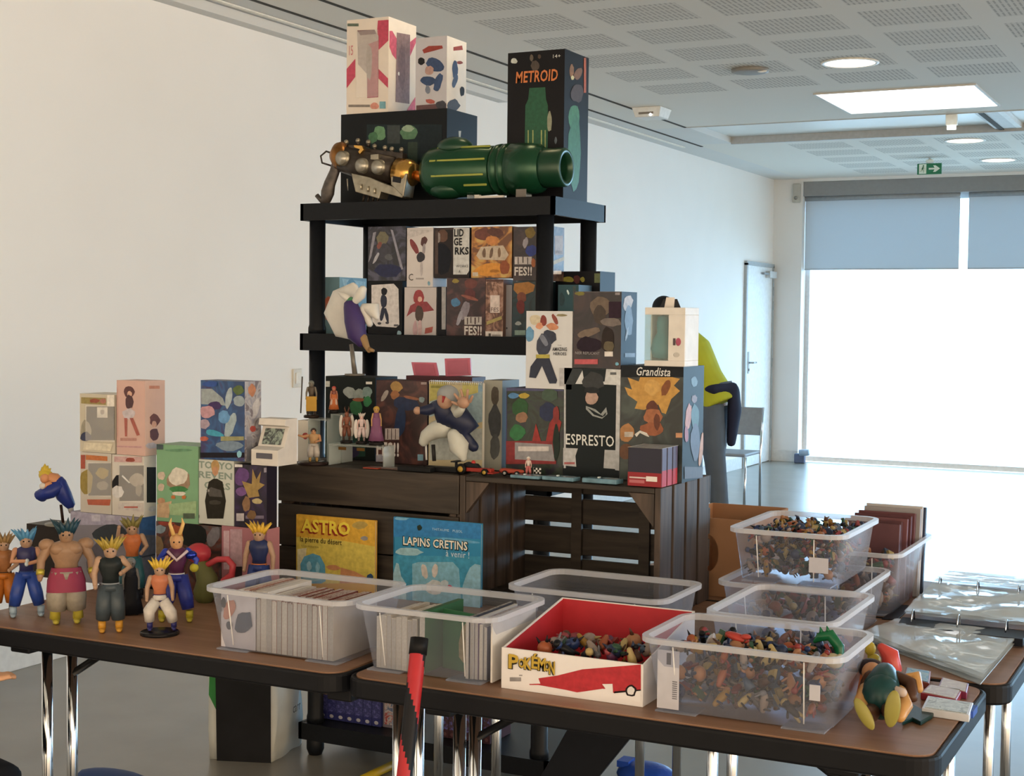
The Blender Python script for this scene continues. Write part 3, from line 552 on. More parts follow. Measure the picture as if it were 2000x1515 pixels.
u5 = upper('dark carton with a white title and blue clothed print, beside the right post', 1003, 1078, 443, max(lo7['_top'], lo8['_top']), xs=1102, side=art('#2c201e', '#4a3632', '#5a4640', 26), Sd=[('r', 1625, 130, 1675, 250, '#8f8480'), ('p', [(1612, 290), (1685, 262), (1685, 285), (1612, 315)], '#9a8f72'), ('r', 1610, 350, 1665, 372, '#d0cbc9')], swords=[('FES', 1632, 240, 1668, 222, '#54423f')], front=art('#221a22', '#2e2329', '#3c2c30', 12), other='#1b171b', T=V,
    F=[('e', 1470, 110, 32, 34, 0, '#7d6a36'), ('e', 1440, 175, 16, 34, .2, '#99959e'), ('e', 1475, 225, 36, 36, 0, '#2f3f86'), ('r', 1372, 262, 1480, 310, '#bcb6b6'), ('e', 1490, 300, 14, 30, 0, '#a0603c'), ('r', 1392, 264, 1397, 308, '#2e2329'), ('r', 1422, 262, 1428, 300, '#2e2329'), ('r', 1452, 266, 1457, 309, '#2e2329')],
    words=[('FES!!', 1372, 382, 1482, 325, '#cfcac8', {'bold': .03})])
SR = 4.10
m9 = pbox('black carton with yellow print under the right side of the top shelf', 'box', 4.22, 1085, 1172, 530, ZM, depth=.12, front='#15171d', other='#121418', T=(1000, 440, 7.577), F=[('e', 830, 800, 90, 40, .1, '#83803a'), ('e', 960, 800, 50, 60, 0, '#4e2a2c'), ('e', 1045, 800, 34, 40, 0, '#83803a'), ('r', 1220, 710, 1310, 850, '#5e6a4a')])
u10 = pbox('narrow brown carton with a white title seen past the right shelf post', 'box', 4.22, 1081, 1103, 444, ZM+.135, depth=.1, front=art('#4a3632', '#7a5a52', '#957a70', 26), other='#3c2e2b', T=(1000, 440, 7.577), F=[('r', 640, 170, 760, 410, '#c9b9b4'), ('p', [(615, 500), (780, 440), (780, 480), (615, 560)], '#9a8f72'), ('r', 600, 672, 735, 718, '#d0cbc9')], words=[('FES', 650, 400, 745, 350, '#54423f')]) if False else None
m11 = pbox('dark teal clear fronted carton behind the row of upright cartons', 'box', 4.10, 1090, 1130, 556, ZM, depth=.1, front='#244a55', other='#1c2c34', T=(1000, 440, 7.577), F=[('e', 830, 990, 14, 40, -.3, '#cfe6ea'), ('r', 900, 900, 945, 1250, '#3c4a4c'), ('e', 740, 1100, 40, 100, 0, '#1f3b46')]) 
# ---- on the crates
ZCR = TZ+.333+.0005; V3 = (560, 700, 4.5455); V4 = (960, 560, 3.788)
YC = 3.46
pbox('small plain white carton at the left end of the left crate', 'box', 3.40, 582, 602, 820, ZCR, depth=.05, front='#d9d3c8', other='#cdc8be', T=V3, F=[('e', 165, 685, 26, 30, 0, '#a8403c')])
gb = pbox('black and green carton behind the small collectible figures', 'box', YC+.06, 636, 733, 734, ZCR, depth=.12, front='#161c1c', other='#121616', T=V3,
    F=[('e', 560, 300, 60, 50, .4, '#8b9493'), ('e', 640, 320, 50, 50, .6, '#7d8785'), ('e', 615, 430, 55, 70, 0, '#2c5c3c'), ('e', 715, 300, 42, 50, 0, '#6f8484'), ('e', 715, 380, 38, 46, 0, '#2f6b45'), ('r', 320, 560, 700, 870, '#1c3a30'), ('e', 560, 830, 80, 60, 0, '#2a2440'), ('r', 705, 205, 760, 228, '#c9c9c5'), ('r', 345, 200, 385, 250, '#b6bab6'), ('e', 640, 365, 50, 16, 0, '#7b4a35')])
mr_ = pbox('maroon carton with a white title low on its front, on the left crate', 'box', YC+.03, 735, 835, 742, ZCR, depth=.1, front=art('#2c1a1c', '#3e2526', '#57332e', 12), other='#2e1f22', T=V3,
    F=[('e', 975, 250, 55, 45, .2, '#9a7b4a'), ('e', 960, 320, 40, 40, 0, '#8c5f40'), ('e', 870, 330, 22, 60, .5, '#8f8783'), ('e', 1060, 400, 110, 60, .1, '#252f4c'), ('e', 1010, 560, 50, 150, .1, '#22304e'), ('e', 1200, 365, 28, 26, 0, '#7d8f94'), ('e', 1110, 350, 70, 14, .2, '#8a5a44'), ('r', 875, 620, 1000, 720, '#b6adac'), ('r', 895, 625, 902, 715, '#3e2526'), ('r', 930, 622, 936, 718, '#3e2526'), ('r', 965, 625, 971, 716, '#3e2526'), ('r', 795, 850, 910, 915, '#9a9aa8'), ('r', 1195, 210, 1245, 230, '#9a8a88'), ('r', 1165, 850, 1215, 905, '#7aa0b4')],
    words=[('FES!!', 800, 860, 1000, 735, '#d2cccb', {'bold': .03})])
# shallow maroon trays with pink game cases standing up in them
for (a, b, y0, lab, xx) in ((1060, 1340, 30, 'pink clear game case leaning back over the maroon carton, left one', (1095, 1325, 1350, 1125)), (1400, 1640, 5, 'pink clear game case standing over the maroon carton, right one', (1400, 1630, 1640, 1408))):
    pass
for lab, q in (('pink clear flat case leaning left, above the maroon carton', [(803, 707), (851, 708), (857, 737), (809, 737)]), ('pink clear flat case standing upright, above the spiral bound pad', [(868, 700), (918, 699), (920, 733), (870, 735)])):
    P = [aty(x, y, YC+.17) for x, y in q]; lo_ = min(p.z for p in P); lo_ = max(lo_, 0); r0 = Vector(((P[0].x+P[1].x)/2, YC+.17, lo_)); o = thing('game_case', lab, 'case', r0, group='pink clear flat cases')
    MB().prism([(p.x-r0.x, p.z-r0.z) for p in P], 0, .006, mat('#b9647a', .25)).build('case_shell', o, bevel=.001)
    c_ = [(P[0]*.9+P[2]*.1), (P[1]*.9+P[3]*.1), (P[2]*.9+P[0]*.1), (P[3]*.9+P[1]*.1)]
    MB().prism([(p.x-r0.x, p.z-r0.z) for p in c_], -.0012, 0, mat('#a85a6e', .2)).build('inner_panel', o)
tray = pbox('flat dark red carton lying behind the pad and holding up the pink cases', 'box', YC+.14, 793, 922, 733, ZCR, depth=.08, front='#43202a', other='#3a1c25', T=V3)
# pad with spiral binding and printed cover
sp = pbox('spiral bound pad with yellow and blue comic print on the left crate', 'pad', YC-.01, 838, 943, 745, ZCR, depth=.012, name='spiral_pad', front='#b9ad8c', other='#d6d4cc', T=V3,
    F=[('r', 1270, 205, 1420, 380, '#a7a05a'), ('r', 1560, 205, 1700, 330, '#b3ac68'), ('r', 1700, 215, 1740, 500, '#7d9cb4'), ('p', [(1270, 380), (1420, 340), (1420, 460), (1270, 520)], '#94a9b0'), ('r', 1280, 240, 1400, 262, '#7c7a3c'), ('p', [(1600, 330), (1740, 290), (1740, 560), (1600, 600)], '#8ba1ab'), ('r', 1270, 620, 1740, 900, '#9fa6a4')])
sp2 = MB()
xa = aty(840, 745, YC-.01).x; xb = aty(941, 745, YC-.01).x
for i in range(26):
    x = xa+(xb-xa)*i/25-sp.location.x; z = sp['_top']-sp.location.z
    sp2.tube([(x, -.004, z-.006), (x, -.005, z+.002), (x+.001, .006, z+.004), (x+.001, .014, z-.004)], .0009, mat('#e6e6e6', .3, .4), n=5)
sp2.build('spiral_binding', sp)
pbox('dull clear fronted carton with a grey silhouette, right of the spiral pad', 'box', YC+.02, 945, 981, 742, ZCR, depth=.1, front='#8f9088', other='#6f726e', T=V3, F=[('e', 1850, 330, 36, 90, 0, '#4b4640'), ('e', 1850, 560, 60, 150, 0, '#3f4246'), ('e', 1850, 780, 46, 110, 0, '#4a4d4e')])
rg = pbox('carton with green and red robot print and a blue spine, on the right crate', 'box', YC-.01, 989, 1101, 757, ZCR, depth=.12, front=art('#1a221c', '#24342a', '#1f1f2c', 12), other='#2a2c4c', T=V4,
    F=[('r', 100, 745, 535, 770, '#4a4c6e'), ('r', 100, 770, 115, 1300, '#3e4066'), ('e', 165, 805, 40, 20, 0, '#4f7fb0'), ('e', 240, 805, 40, 20, 0, '#a8943c'), ('e', 215, 900, 60, 70, 0, '#27502f'), ('e', 225, 965, 44, 40, 0, '#8a6a55'), ('e', 190, 1080, 60, 60, 0, '#2c6a40'), ('e', 430, 800, 60, 50, 0, '#3c5044'), ('e', 415, 920, 60, 70, 0, '#1f2a4a'), ('p', [(330, 1010), (370, 1150), (300, 1150)], '#8f2f2c'), ('p', [(430, 1010), (470, 950), (520, 1000), (480, 1160), (400, 1160)], '#8a2c2b'), ('r', 110, 1140, 480, 1310, '#7d2b2f'), ('p', [(175, 1150), (450, 1165), (470, 1290), (175, 1275)], '#8a8a90'), ('r', 200, 1180, 425, 1215, '#c4c0c0'), ('e', 480, 1150, 24, 130, 0, '#24302c'), ('e', 480, 950, 24, 70, 0, '#7a2d2d')])
am = pbox('tall white carton with a masked fighter style print, standing on the robot carton', 'box', YC-.01, 1028, 1118, 607, top(rg), depth=.1, front='#c9cdd3', other='#c4c6ca', T=V4,
    F=[('e', 325, 245, 44, 36, 0, '#bfb7a2'), ('e', 385, 250, 26, 40, .1, '#7c3631'), ('e', 355, 290, 26, 26, 0, '#c98f72'), ('e', 470, 240, 16, 42, -.4, '#84423a'), ('e', 450, 295, 46, 26, .2, '#b97f60'), ('e', 283, 350, 32, 56, 0, '#5e8fb6'), ('e', 430, 370, 54, 50, .4, '#2c3346'), ('e', 385, 430, 56, 80, 0, '#333a4d'), ('r', 330, 500, 432, 528, '#a9a04c'), ('p', [(335, 528), (430, 528), (488, 690), (480, 715), (430, 715), (375, 585), (330, 675), (280, 670), (290, 590)], '#262d41'), ('e', 520, 210, 40, 10, 0, '#857f62'), ('r', 505, 600, 540, 735, '#a9abb2'), ('e', 390, 395, 20, 50, -.5, '#70788a')],
    words=[('AMAZING', 452, 474, 560, 446, '#33363f', {'bold': .02}), ('HEROES', 460, 505, 556, 482, '#33363f', {'bold': .02}), ('THE', 490, 436, 520, 428, '#5a5c64')])
es = pbox('black and white carton with a dark haired print and jagged white lettering', 'box', YC-.01, 1102, 1212, 718, ZCR, depth=.11, front='#182024', other='#b9bcc0', T=V4,
    F=[('p', [(548, 720), (600, 605), (685, 605), (615, 716), (615, 722), (548, 722)], '#2a3136'), ('p', [(620, 718), (680, 605), (830, 605), (960, 612), (955, 728), (835, 722)], '#c3c7cb'), ('r', 535, 720, 550, 1340, '#aeb2b8'), ('p', [(925, 720), (960, 728), (952, 1360), (915, 1355)], '#b3b6ba'), ('p', [(530, 1190), (640, 1195), (622, 1250), (628, 1330), (530, 1320)], '#b4b7bc'), ('p', [(838, 1205), (950, 1210), (950, 1350), (830, 1340)], '#b1b4b8'), ('p', [(672, 605), (850, 607), (838, 700), (690, 720)], '#20272b'), ('e', 755, 700, 80, 70, 0, '#2c3034'), ('e', 742, 815, 46, 55, 0, '#a98f84'), ('e', 745, 765, 60, 24, 0, '#25292d'), ('p', [(700, 880), (770, 905), (810, 940), (850, 890), (860, 940), (820, 975), (750, 955), (700, 905)], '#8e9596'), ('p', [(712, 893), (770, 925), (825, 955), (850, 925), (845, 950), (820, 965), (760, 945)], '#182024'), ('r', 540, 1296, 618, 1312, '#a05a5c'), ('r', 880, 632, 925, 650, '#5b6065')],
    words=[('ESPRESTO', 552, 1165, 908, 1085, '#d8dcdc', {'bold': .01})])
ni = pbox('dark carton with a pale haired figure print and a pink strip, on the lettered carton', 'box', YC-.01, 1121, 1214, 569, top(es), xs=1244, front=art('#17141c', '#251c26', '#332428', 9), other='#1c181e', side='#19171a', T=V4,
    F=[('r', 620, 32, 968, 40, '#57545a'), ('e', 655, 50, 36, 14, 0, '#6d6a32'), ('r', 915, 42, 950, 60, '#8a858a'), ('e', 805, 150, 80, 75, 0, '#63564c'), ('e', 800, 210, 50, 70, 0, '#3d342f'), ('e', 885, 260, 80, 30, .1, '#6c6462'), ('e', 720, 340, 90, 30, -.3, '#6d5f55'), ('e', 720, 430, 90, 60, 0, '#241a28'), ('e', 860, 400, 50, 100, 0, '#2b2424'), ('e', 870, 440, 40, 40, 0, '#5c5442'), ('r', 615, 535, 788, 572, '#b6565e'), ('r', 838, 478, 900, 515, '#d3d0cf'), ('e', 930, 570, 14, 12, 0, '#6ea6c0'), ('r', 870, 110, 968, 230, '#2c1c2c')],
    Sd=[('e', 1010, 120, 34, 60, .2, '#a08a74'), ('e', 1015, 250, 30, 120, 0, '#565052'), ('e', 1000, 350, 8, 50, .2, '#9b989a'), ('r', 985, 490, 1060, 520, '#6f6d72')],
    words=[('NIER REPLICANT', 622, 498, 802, 478, '#9b989c')])
V4b = V4
gr_ = pbox('big carton with a spiky golden haired print and white script title, right end', 'box', YC-.01, 1213, 1335, 713, ZCR, xs=1375, front=art('#1d2426', '#2b3536', '#3b4744', 8), other='#20262a', side='#202527', T=V4, name='product_box',
    F=[('r', 960, 580, 1420, 668, '#1b2026'), ('p', [(985, 740), (1040, 760), (1008, 670), (1090, 700), (1100, 668), (1340, 668), (1395, 680), (1350, 730), (1395, 770), (1330, 830), (1290, 940), (1260, 930), (1235, 870), (1130, 910), (1060, 900), (1080, 850), (1010, 800)], '#b98f4a'), ('e', 1190, 740, 60, 60, 0, '#c39b58'), ('e', 1290, 750, 30, 60, .4, '#7b4a2a'), ('e', 1190, 890, 46, 46, 0, '#5b3226'), ('e', 1195, 960, 70, 60, 0, '#9a6244'), ('e', 1190, 1050, 90, 50, 0, '#8d5439'), ('e', 1225, 1000, 24, 60, 0, '#5f3526'), ('e', 1000, 1080, 60, 70, 0, '#a3764c'), ('e', 990, 1220, 50, 60, 0, '#6d4a35'), ('r', 985, 1072, 1050, 1110, '#b3aba2'), ('p', [(1060, 1090), (1100, 1062), (1150, 1080), (1170, 1110), (1150, 1105), (1100, 1080), (1075, 1110)], '#c9c9c6'), ('r', 1365, 1080, 1420, 1115, '#b98a6a')],
    Sd=[('e', 1500, 700, 24, 40, 0, '#4a5658'), ('e', 1500, 830, 20, 30, 0, '#6b4534'), ('e', 1455, 960, 22, 100, .1, '#a2633f'), ('e', 1505, 960, 30, 90, 0, '#2d4338'), ('e', 1505, 1150, 34, 130, 0, '#3b2c36'), ('e', 1550, 1200, 14, 130, .1, '#a5723c'), ('e', 1440, 1090, 14, 60, 0, '#83342e'), ('r', 1425, 1330, 1575, 1420, '#3c2a26')],
    words=[('Grandista', 1075, 655, 1325, 592, '#dadcdc', {'bold': .012, 'shear': .25}), ('ZERO', 1352, 632, 1410, 606, '#c5c9ca')][:1])
# white display box with a teal vase shape, hang tab on top
x0 = aty(1258, 660, YC-.05).x; x1 = aty(1285, 660, YC-.05).x
tb = thing('display_box', 'white box with clear front, teal shape and hang tab, on the script titled carton', 'box', (0, 0, 0)); zb = top(gr_); L_ = aty(1257, 600, YC-.05); Rr = aty(1336, 600, YC-.05)
tb.location = ((L_.x+Rr.x)/2, YC+.0, zb); w_ = (Rr.x-L_.x)/2; hh = L_.z-zb
wp = mat('#d6d3cf', .5)
MB().box(-w_, w_, -.04, .06, 0, .014, wp).box(-w_, w_, -.04, .06, hh-.018, hh, wp).box(-w_, w_, .056, .06, .014, hh-.018, wp).box(-w_, -w_+.004, .0, .06, .014, hh-.018, wp).box(w_*.18, w_, -.04, -.036, .014, hh-.018, wp).box(w_-.004, w_, -.036, .056, .014, hh-.018, wp).build('carton', tb, bevel=.0008, segs=1)
MB().box(-w_, w_*.18, -.04, -.0392, .014, hh-.018, clear('#e6f4f4', .08, .06)).box(-w_, -w_+.0008, -.038, .0, .014, hh-.018, clear('#e6f4f4', .08, .06)).build('window_film', tb)
MB().lathe([(.0001, 0), (.024, .006), (.030, .028), (.024, .052), (.014, .068), (.016, .09), (.013, .108), (.0001, .112)], mat('#2f7d84', .3), n=20, T=Matrix.Translation((-w_*.42, .005, .015))).build('teal_shape', tb)
MB().prism([(-.028, 0), (-.018, .022), (.018, .022), (.028, 0)], .008, .010, '#2a2c30').prism([(-.014, 0), (-.009, .026), (.013, .026), (.011, 0)], .004, .007, '#d8d2cc').build('hang_tab', tb).location = (-.005, 0, hh)
MB().ball((w_*.68, -.0405, hh*.42), (.007, .0006, .010), '#a8506a').box(w_*.42, w_*.54, -.0408, -.04, hh*.36, hh*.48, '#4f4348').ball((w_*.6, -.0405, hh*.2), (.008, .0005, .006), '#b9b6b2').build('printed_art', tb)
# stack of three small navy and red cartons
for i, (a, b) in enumerate(((1227, 1250), (1252, 1266), (1268, 1281))): pass
xw0 = aty(1226, 880, 3.33).x; xw1 = aty(1292, 880, 3.33).x; yy = 3.335
for i, lab in enumerate(('small navy and red carton, front one of the three at the right crate edge', 'small navy and red carton, middle one of the three at the right crate edge', 'small navy and red carton, rear one of the three at the right crate edge')):
    o = thing('small_box', lab, 'box', ((xw0+xw1)/2, yy+i*.038-.002, ZCR), group='three small navy and red cartons'); w_ = (xw1-xw0)/2; h_ = .094
    MB().box(-w_, w_, 0, .034, 0, h_, mat('#232436', .35)).build('carton', o, bevel=.001, segs=1)
    MB().box(-w_, w_, -.0005, 0, 0, h_*.36, '#8f2830').box(-w_*.9, w_*.2, -.0008, 0, h_*.2, h_*.24, '#cbb9b9').box(-w_*.9, w_*.0, -.0008, 0, h_*.08, h_*.16, '#b56a70').box(w_*.1, w_*.75, -.0012, -.0006, h_*.14, h_*.27, '#dedbd8').box(w_, w_+.0005, .002, .032, 0, h_*.42, '#a8343c').box(w_, w_+.0005, .002, .032, h_*.42, h_, '#59536a').build('printed_art', o)
    MB().box(-w_-.001, w_+.001, -.0015, .0355, h_, h_+.001, clear('#ffffff', .15, .1)).build('shrink_wrap', o)
# ================================================================== LEFT STACK OF BOXES
YL = 3.06; VL = (0, 720, 3.3333); VM = (0, 980, 3.5714)
TZ1 = TZ+.0005
plinth = pbox('low dark carton half hidden behind the muscular toy figure', 'box', YL, 52, 134, 1022, TZ1, depth=.1, front='#241d1b', other='#3a352f', F=[], T=(0, 0, 1))
lav = pbox('wide lavender and grey carton under the window-front toy boxes', 'box', YL, 138, 272, 998, TZ1, xs=304, front='#77747f', other='#8d8aa0', side='#3f5f8f', T=VM,
    F=[('r', 490, 60, 920, 160, '#9a97ad'), ('r', 640, 90, 700, 135, '#b3b1c0'), ('r', 740, 95, 800, 130, '#a9a7b8'), ('e', 800, 250, 90, 80, 0, '#2f4a55'), ('e', 770, 220, 120, 60, 0, '#222a33'), ('r', 950, 300, 975, 640, '#66646b'), ('e', 700, 420, 90, 130, 0, '#4e4a55')],
    Sd=[('p', [(985, 90), (1090, 70), (1090, 200), (985, 190)], '#3d6aa5'), ('r', 985, 230, 1090, 560, '#6d6c74'), ('p', [(980, 380), (1080, 360), (1080, 372), (980, 392)], '#3a3a40')])
red_ = pbox('busy red and brown carton below the green toy box', 'box', YL, 305, 432, 1017, TZ1, depth=.12, front=art('#2a1f1e', '#5a2e26', '#4a4544', 14), other='#4b302c', T=VM,
    F=[('e', 1110, 190, 50, 30, 0, '#7d8f9c'), ('e', 1160, 145, 60, 20, 0, '#8c3a30'), ('e', 1340, 230, 110, 90, 0, '#181c1c'), ('e', 1100, 300, 40, 70, 0, '#7a6446'), ('e', 1230, 220, 50, 60, 0, '#8f4a2c'), ('e', 1490, 240, 40, 70, .3, '#6a686e')])
pk_ = pbox('dusty pink carton with pale stripes beside the left crate', 'box', YL, 433, 521, 1026, TZ1, xs=546, front='#9d6a73', other='#a8737c', T=VM,
    F=[('r', 1560, 200, 1600, 470, '#b9a0aa'), ('r', 1606, 190, 1690, 480, '#a98e98'), ('r', 1640, 450, 1690, 560, '#2a2226'), ('e', 1800, 200, 60, 20, .2, '#b97f88')])
fl = pbox('white toy box with curved window and orange band, lower left one', 'box', YL, 157, 217, 882, top(lav), depth=.1, front='#b9b4ac', other='#cbc6bd', T=VL,
    F=[('r', 575, 615, 728, 825, '#3c3a35'), ('e', 560, 740, 46, 80, 0, '#8b7a3c'), ('e', 668, 680, 42, 36, 0, '#8c7a34'), ('e', 670, 760, 36, 30, 0, '#7b746a'), ('p', [(560, 560), (700, 570), (700, 600), (560, 592)], '#b06a3c'), ('p', [(568, 850), (722, 850), (715, 890), (575, 885)], '#a4553f'), ('r', 528, 560, 556, 650, '#9a4a3a')], windows=[(575, 612, 728, 825)])
f2 = pbox('white toy box with dark window and a black and white print, lower right one', 'box', YL, 219, 281, 887, top(lav), xs=305, front='#c4c0ba', other='#d2cec8', T=VL,
    F=[('r', 778, 630, 950, 860, '#2e2d2a'), ('e', 775, 745, 48, 52, .3, '#17181c'), ('e', 768, 800, 38, 40, 0, '#c9c9cb'), ('e', 892, 725, 48, 42, 0, '#938c80'), ('e', 905, 790, 20, 40, 0, '#7d766c'), ('p', [(745, 570), (925, 572), (925, 610), (745, 606)], '#b99a9a'), ('e', 850, 592, 32, 14, 0, '#8a4236'), ('p', [(775, 870), (940, 880), (935, 930), (770, 915)], '#bdb8b6'), ('r', 810, 895, 900, 905, '#a4554b'), ('p', [(800, 690), (850, 740), (842, 745), (795, 700)], '#d6d6d6')],
    Sd=[('r', 955, 640, 1015, 870, '#24231f'), ('e', 990, 912, 26, 18, 0, '#c9c9cf')], windows=[(778, 628, 945, 862)])
f3 = pbox('white toy box with dark window and a price tag, stacked at far left', 'box', YL, 156, 224, 768, top(fl), depth=.1, front='#bab4a4', other='#cbc6ba', T=VL,
    F=[('r', 562, 245, 748, 465, '#37352f'), ('e', 560, 400, 36, 66, 0, '#8e8a7c'), ('e', 690, 350, 60, 50, 0, '#4c473c'), ('p', [(530, 185), (690, 190), (690, 235), (530, 225)], '#8c7f4e'), ('e', 618, 208, 34, 14, 0, '#8a4a36'), ('e', 672, 210, 20, 16, 0, '#a06a5e'), ('r', 700, 170, 745, 245, '#d9d4cc'), ('r', 634, 250, 702, 318, '#c6c2ba'), ('e', 668, 282, 14, 16, 0, '#8f8a84'), ('p', [(552, 480), (735, 488), (722, 535), (545, 525)], '#cdc6b2'), ('e', 560, 440, 36, 30, 0, '#2f3450')], windows=[(562, 243, 748, 467)])
f4 = pbox('tall pale pink carton with two brown haired prints on top of toy box', 'box', YL, 228, 283, 742, top(f2), xs=322, front='#c4a49c', other='#cfb0a6', side='#d2b4a8', T=VL,
    F=[('e', 843, 150, 36, 36, 0, '#57383a'), ('e', 845, 165, 16, 20, 0, '#c9a392'), ('e', 843, 215, 28, 44, 0, '#4b3338'), ('e', 840, 295, 42, 36, 0, '#b7b0b8'), ('p', [(810, 320), (830, 320), (828, 440), (815, 440)], '#9c5850'), ('p', [(845, 320), (868, 320), (912, 430), (892, 436)], '#9c5850'), ('r', 785, 450, 890, 468, '#a97f78'), ('p', [(755, 500), (925, 505), (925, 515), (755, 508)], '#b58f94'), ('r', 762, 120, 766, 480, '#b78f88')],
    Sd=[('e', 1008, 335, 34, 42, 0, '#6a4440'), ('e', 1003, 360, 16, 22, 0, '#caa08e'), ('e', 1003, 425, 28, 40, 0, '#5b3c40'), ('r', 970, 110, 1038, 130, '#b9826e'), ('e', 985, 500, 40, 20, 0, '#b9b4c0')])
owl = pbox('mint green carton with a round pale face and stickers on its left', 'box', YL, 306, 387, 867, top(red_), depth=.1, front='#75a07e', other='#84a88a', T=VL,
    F=[('e', 1165, 720, 78, 76, 0, '#8f7a66'), ('e', 1162, 702, 62, 58, 0, '#c9c6bc'), ('e', 1165, 785, 58, 24, 0, '#3f7a48'), ('e', 1165, 812, 44, 14, 0, '#c9c6bc'), ('e', 1052, 695, 24, 28, 0, '#bcae9f'), ('e', 1050, 772, 22, 26, 0, '#b9aa9b'), ('e', 1052, 860, 24, 24, 0, '#a98468'), ('p', [(1025, 880), (1120, 860), (1100, 970), (1025, 965)], '#b39a7c'), ('p', [(1100, 880), (1280, 860), (1280, 960), (1110, 950)], '#8fab84'), ('e', 1170, 530, 90, 10, 0, '#5f8a6c'), ('r', 1195, 940, 1270, 975, '#4c5a4c'), ('r', 1022, 490, 1065, 525, '#3b4a4e'), ('e', 1130, 835, 14, 12, 0, '#b06a3a'), ('e', 1200, 835, 14, 12, 0, '#b06a3a')])
TT = [('r', 1290, 1020-430, 1521, 1020-428, '#c4cac3')]
tk = pbox('pale carton with stacked grey green capitals and a dark uniformed print', 'box', YL, 388.5, 457, 896, max(red_['_top'], pk_['_top'])+.001, depth=.1, front='#b9beb9', other='#a9ada8', T=VL,
    F=[('e', 1402, 635, 26, 44, 0, '#a8895a'), ('e', 1402, 665, 20, 30, 0, '#b08566'), ('p', [(1360, 735), (1390, 715), (1415, 715), (1450, 735), (1472, 860), (1455, 975), (1350, 975), (1335, 860)], '#26241f'), ('p', [(1345, 790), (1375, 770), (1440, 790), (1450, 835), (1365, 830)], '#4c4a48'), ('r', 1296, 950, 1300, 970, '#777777'), ('e', 1400, 870, 40, 14, 0, '#38352f'), ('r', 1355, 785, 1365, 800, '#8d8d8d')],
    words=[('TOKYO', 1294, 645, 1514, 598, '#7c8c84', {'bold': .03, 'thick': .0003}), ('REVEN', 1294, 708, 1512, 664, '#7c8c84', {'bold': .03, 'thick': .0003}), ('GERS', 1330, 778, 1500, 732, '#7c8c84', {'bold': .03, 'thick': .0003})])
pu = pbox('dark purple carton with a spiky tan print and white stickers', 'box', YL, 458.5, 521, 906, pk_['_top']+.001, xs=541, front=art('#1b1626', '#2a1f3a', '#382850', 8), other='#1e1a28', T=VL,
    F=[('e', 1575, 700, 44, 60, .2, '#5b3f72'), ('e', 1570, 800, 36, 30, 0, '#6b4c80'), ('p', [(1575, 730), (1640, 750), (1645, 650), (1670, 720), (1700, 665), (1690, 740), (1725, 755), (1680, 790), (1690, 830), (1620, 840), (1600, 790)], '#937c4c'), ('e', 1605, 880, 26, 50, 0, '#7d6148'), ('e', 1675, 862, 34, 18, 0, '#a79a74'), ('r', 1540, 940, 1590, 990, '#a9a5ab'), ('r', 1720, 645, 1762, 675, '#8f8a9a'), ('r', 1530, 614, 1580, 640, '#c9c9cb'), ('r', 1600, 955, 1720, 975, '#6c6478'), ('e', 1640, 950, 30, 30, 0, '#6a5238')])
dg = pbox('blue carton with a pale winged swirl print on top of the pale capitals carton', 'box', YL, 392, 478, 742, top(tk), xs=510, front=art('#27406c', '#2f5688', '#3a3560', 9), other='#5b5f74', side=art('#8c8e9c', '#a9a8ae', '#6f6a72', 22), T=VL,
    F=[('p', [(1310, 130), (1380, 130), (1450, 190), (1470, 240), (1430, 235), (1310, 230)], '#8f9aa0'), ('e', 1490, 190, 22, 70, .2, '#9aa9b2'), ('e', 1560, 210, 40, 34, .3, '#8c9ba6'), ('e', 1500, 370, 30, 90, .3, '#93a5b0'), ('e', 1460, 310, 36, 44, 0, '#5f8fc0'), ('e', 1400, 240, 44, 26, 0, '#3a2a5a'), ('e', 1350, 280, 50, 40, 0, '#b08a96'), ('e', 1330, 360, 40, 30, 0, '#9c8fa0'), ('e', 1400, 420, 60, 20, .2, '#3f93b0'), ('r', 1306, 545, 1595, 578, '#1d1c26'), ('e', 1560, 555, 16, 22, 0, '#7fb4c8'), ('p', [(1440, 440), (1590, 440), (1590, 465), (1440, 470)], '#8f8f6a'), ('e', 1500, 500, 90, 34, 0, '#6f8296'), ('e', 1330, 455, 30, 16, 0, '#a45a4c'), ('e', 1555, 140, 36, 30, 0, '#51643c'), ('e', 1370, 100, 50, 20, 0, '#2c4a8c')],
    Sd=[('e', 1640, 140, 24, 40, 0, '#b07a5c'), ('e', 1645, 390, 20, 20, 0, '#a24a44'), ('r', 1605, 440, 1640, 600, '#7d7f8a'), ('e', 1665, 250, 20, 60, .2, '#b7b6ba')])
# small white arcade cabinet
A0 = aty(488, 905, YL+.0); B0 = aty(540, 905, YL); zt = top(pu); ha = aty(500, 818, YL).z-zt; wa = B0.x-A0.x
o = thing('toy_arcade_cabinet', 'small white arcade cabinet model with grey slanted screen', 'toy', ((A0.x+B0.x)/2+.004, YL-.0, zt))
prof = [(.0, 0), (.0, ha*.34), (.028, ha*.40), (.05, ha*.82), (.03, ha*.86), (.034, ha), (.085, ha), (.085, 0)]
vs = [(-wa/2, y, z) for y, z in prof]+[(wa/2, y, z) for y, z in prof]; n = len(prof)
MB().add(vs, [tuple(range(n-1, -1, -1)), tuple(range(n, 2*n))]+[(i, (i+1) % n, (i+1) % n+n, i+n) for i in range(n)], '#c9c6c2').build('cabinet', o, bevel=.001)
MB().add([(-wa*.36, .0295-.001, ha*.44), (wa*.36, .0285, ha*.44), (wa*.36, .0465, ha*.78), (-wa*.36, .0465, ha*.78)], [(0, 1, 2, 3)], art('#3c4040', '#5d6866', '#8b9a90', 60)).build('screen', o)
MB().box(-wa*.3, wa*.3, -.002, 0, ha*.15, ha*.27, '#55555f').build('coin_panel', o, bevel=.001)
untop()
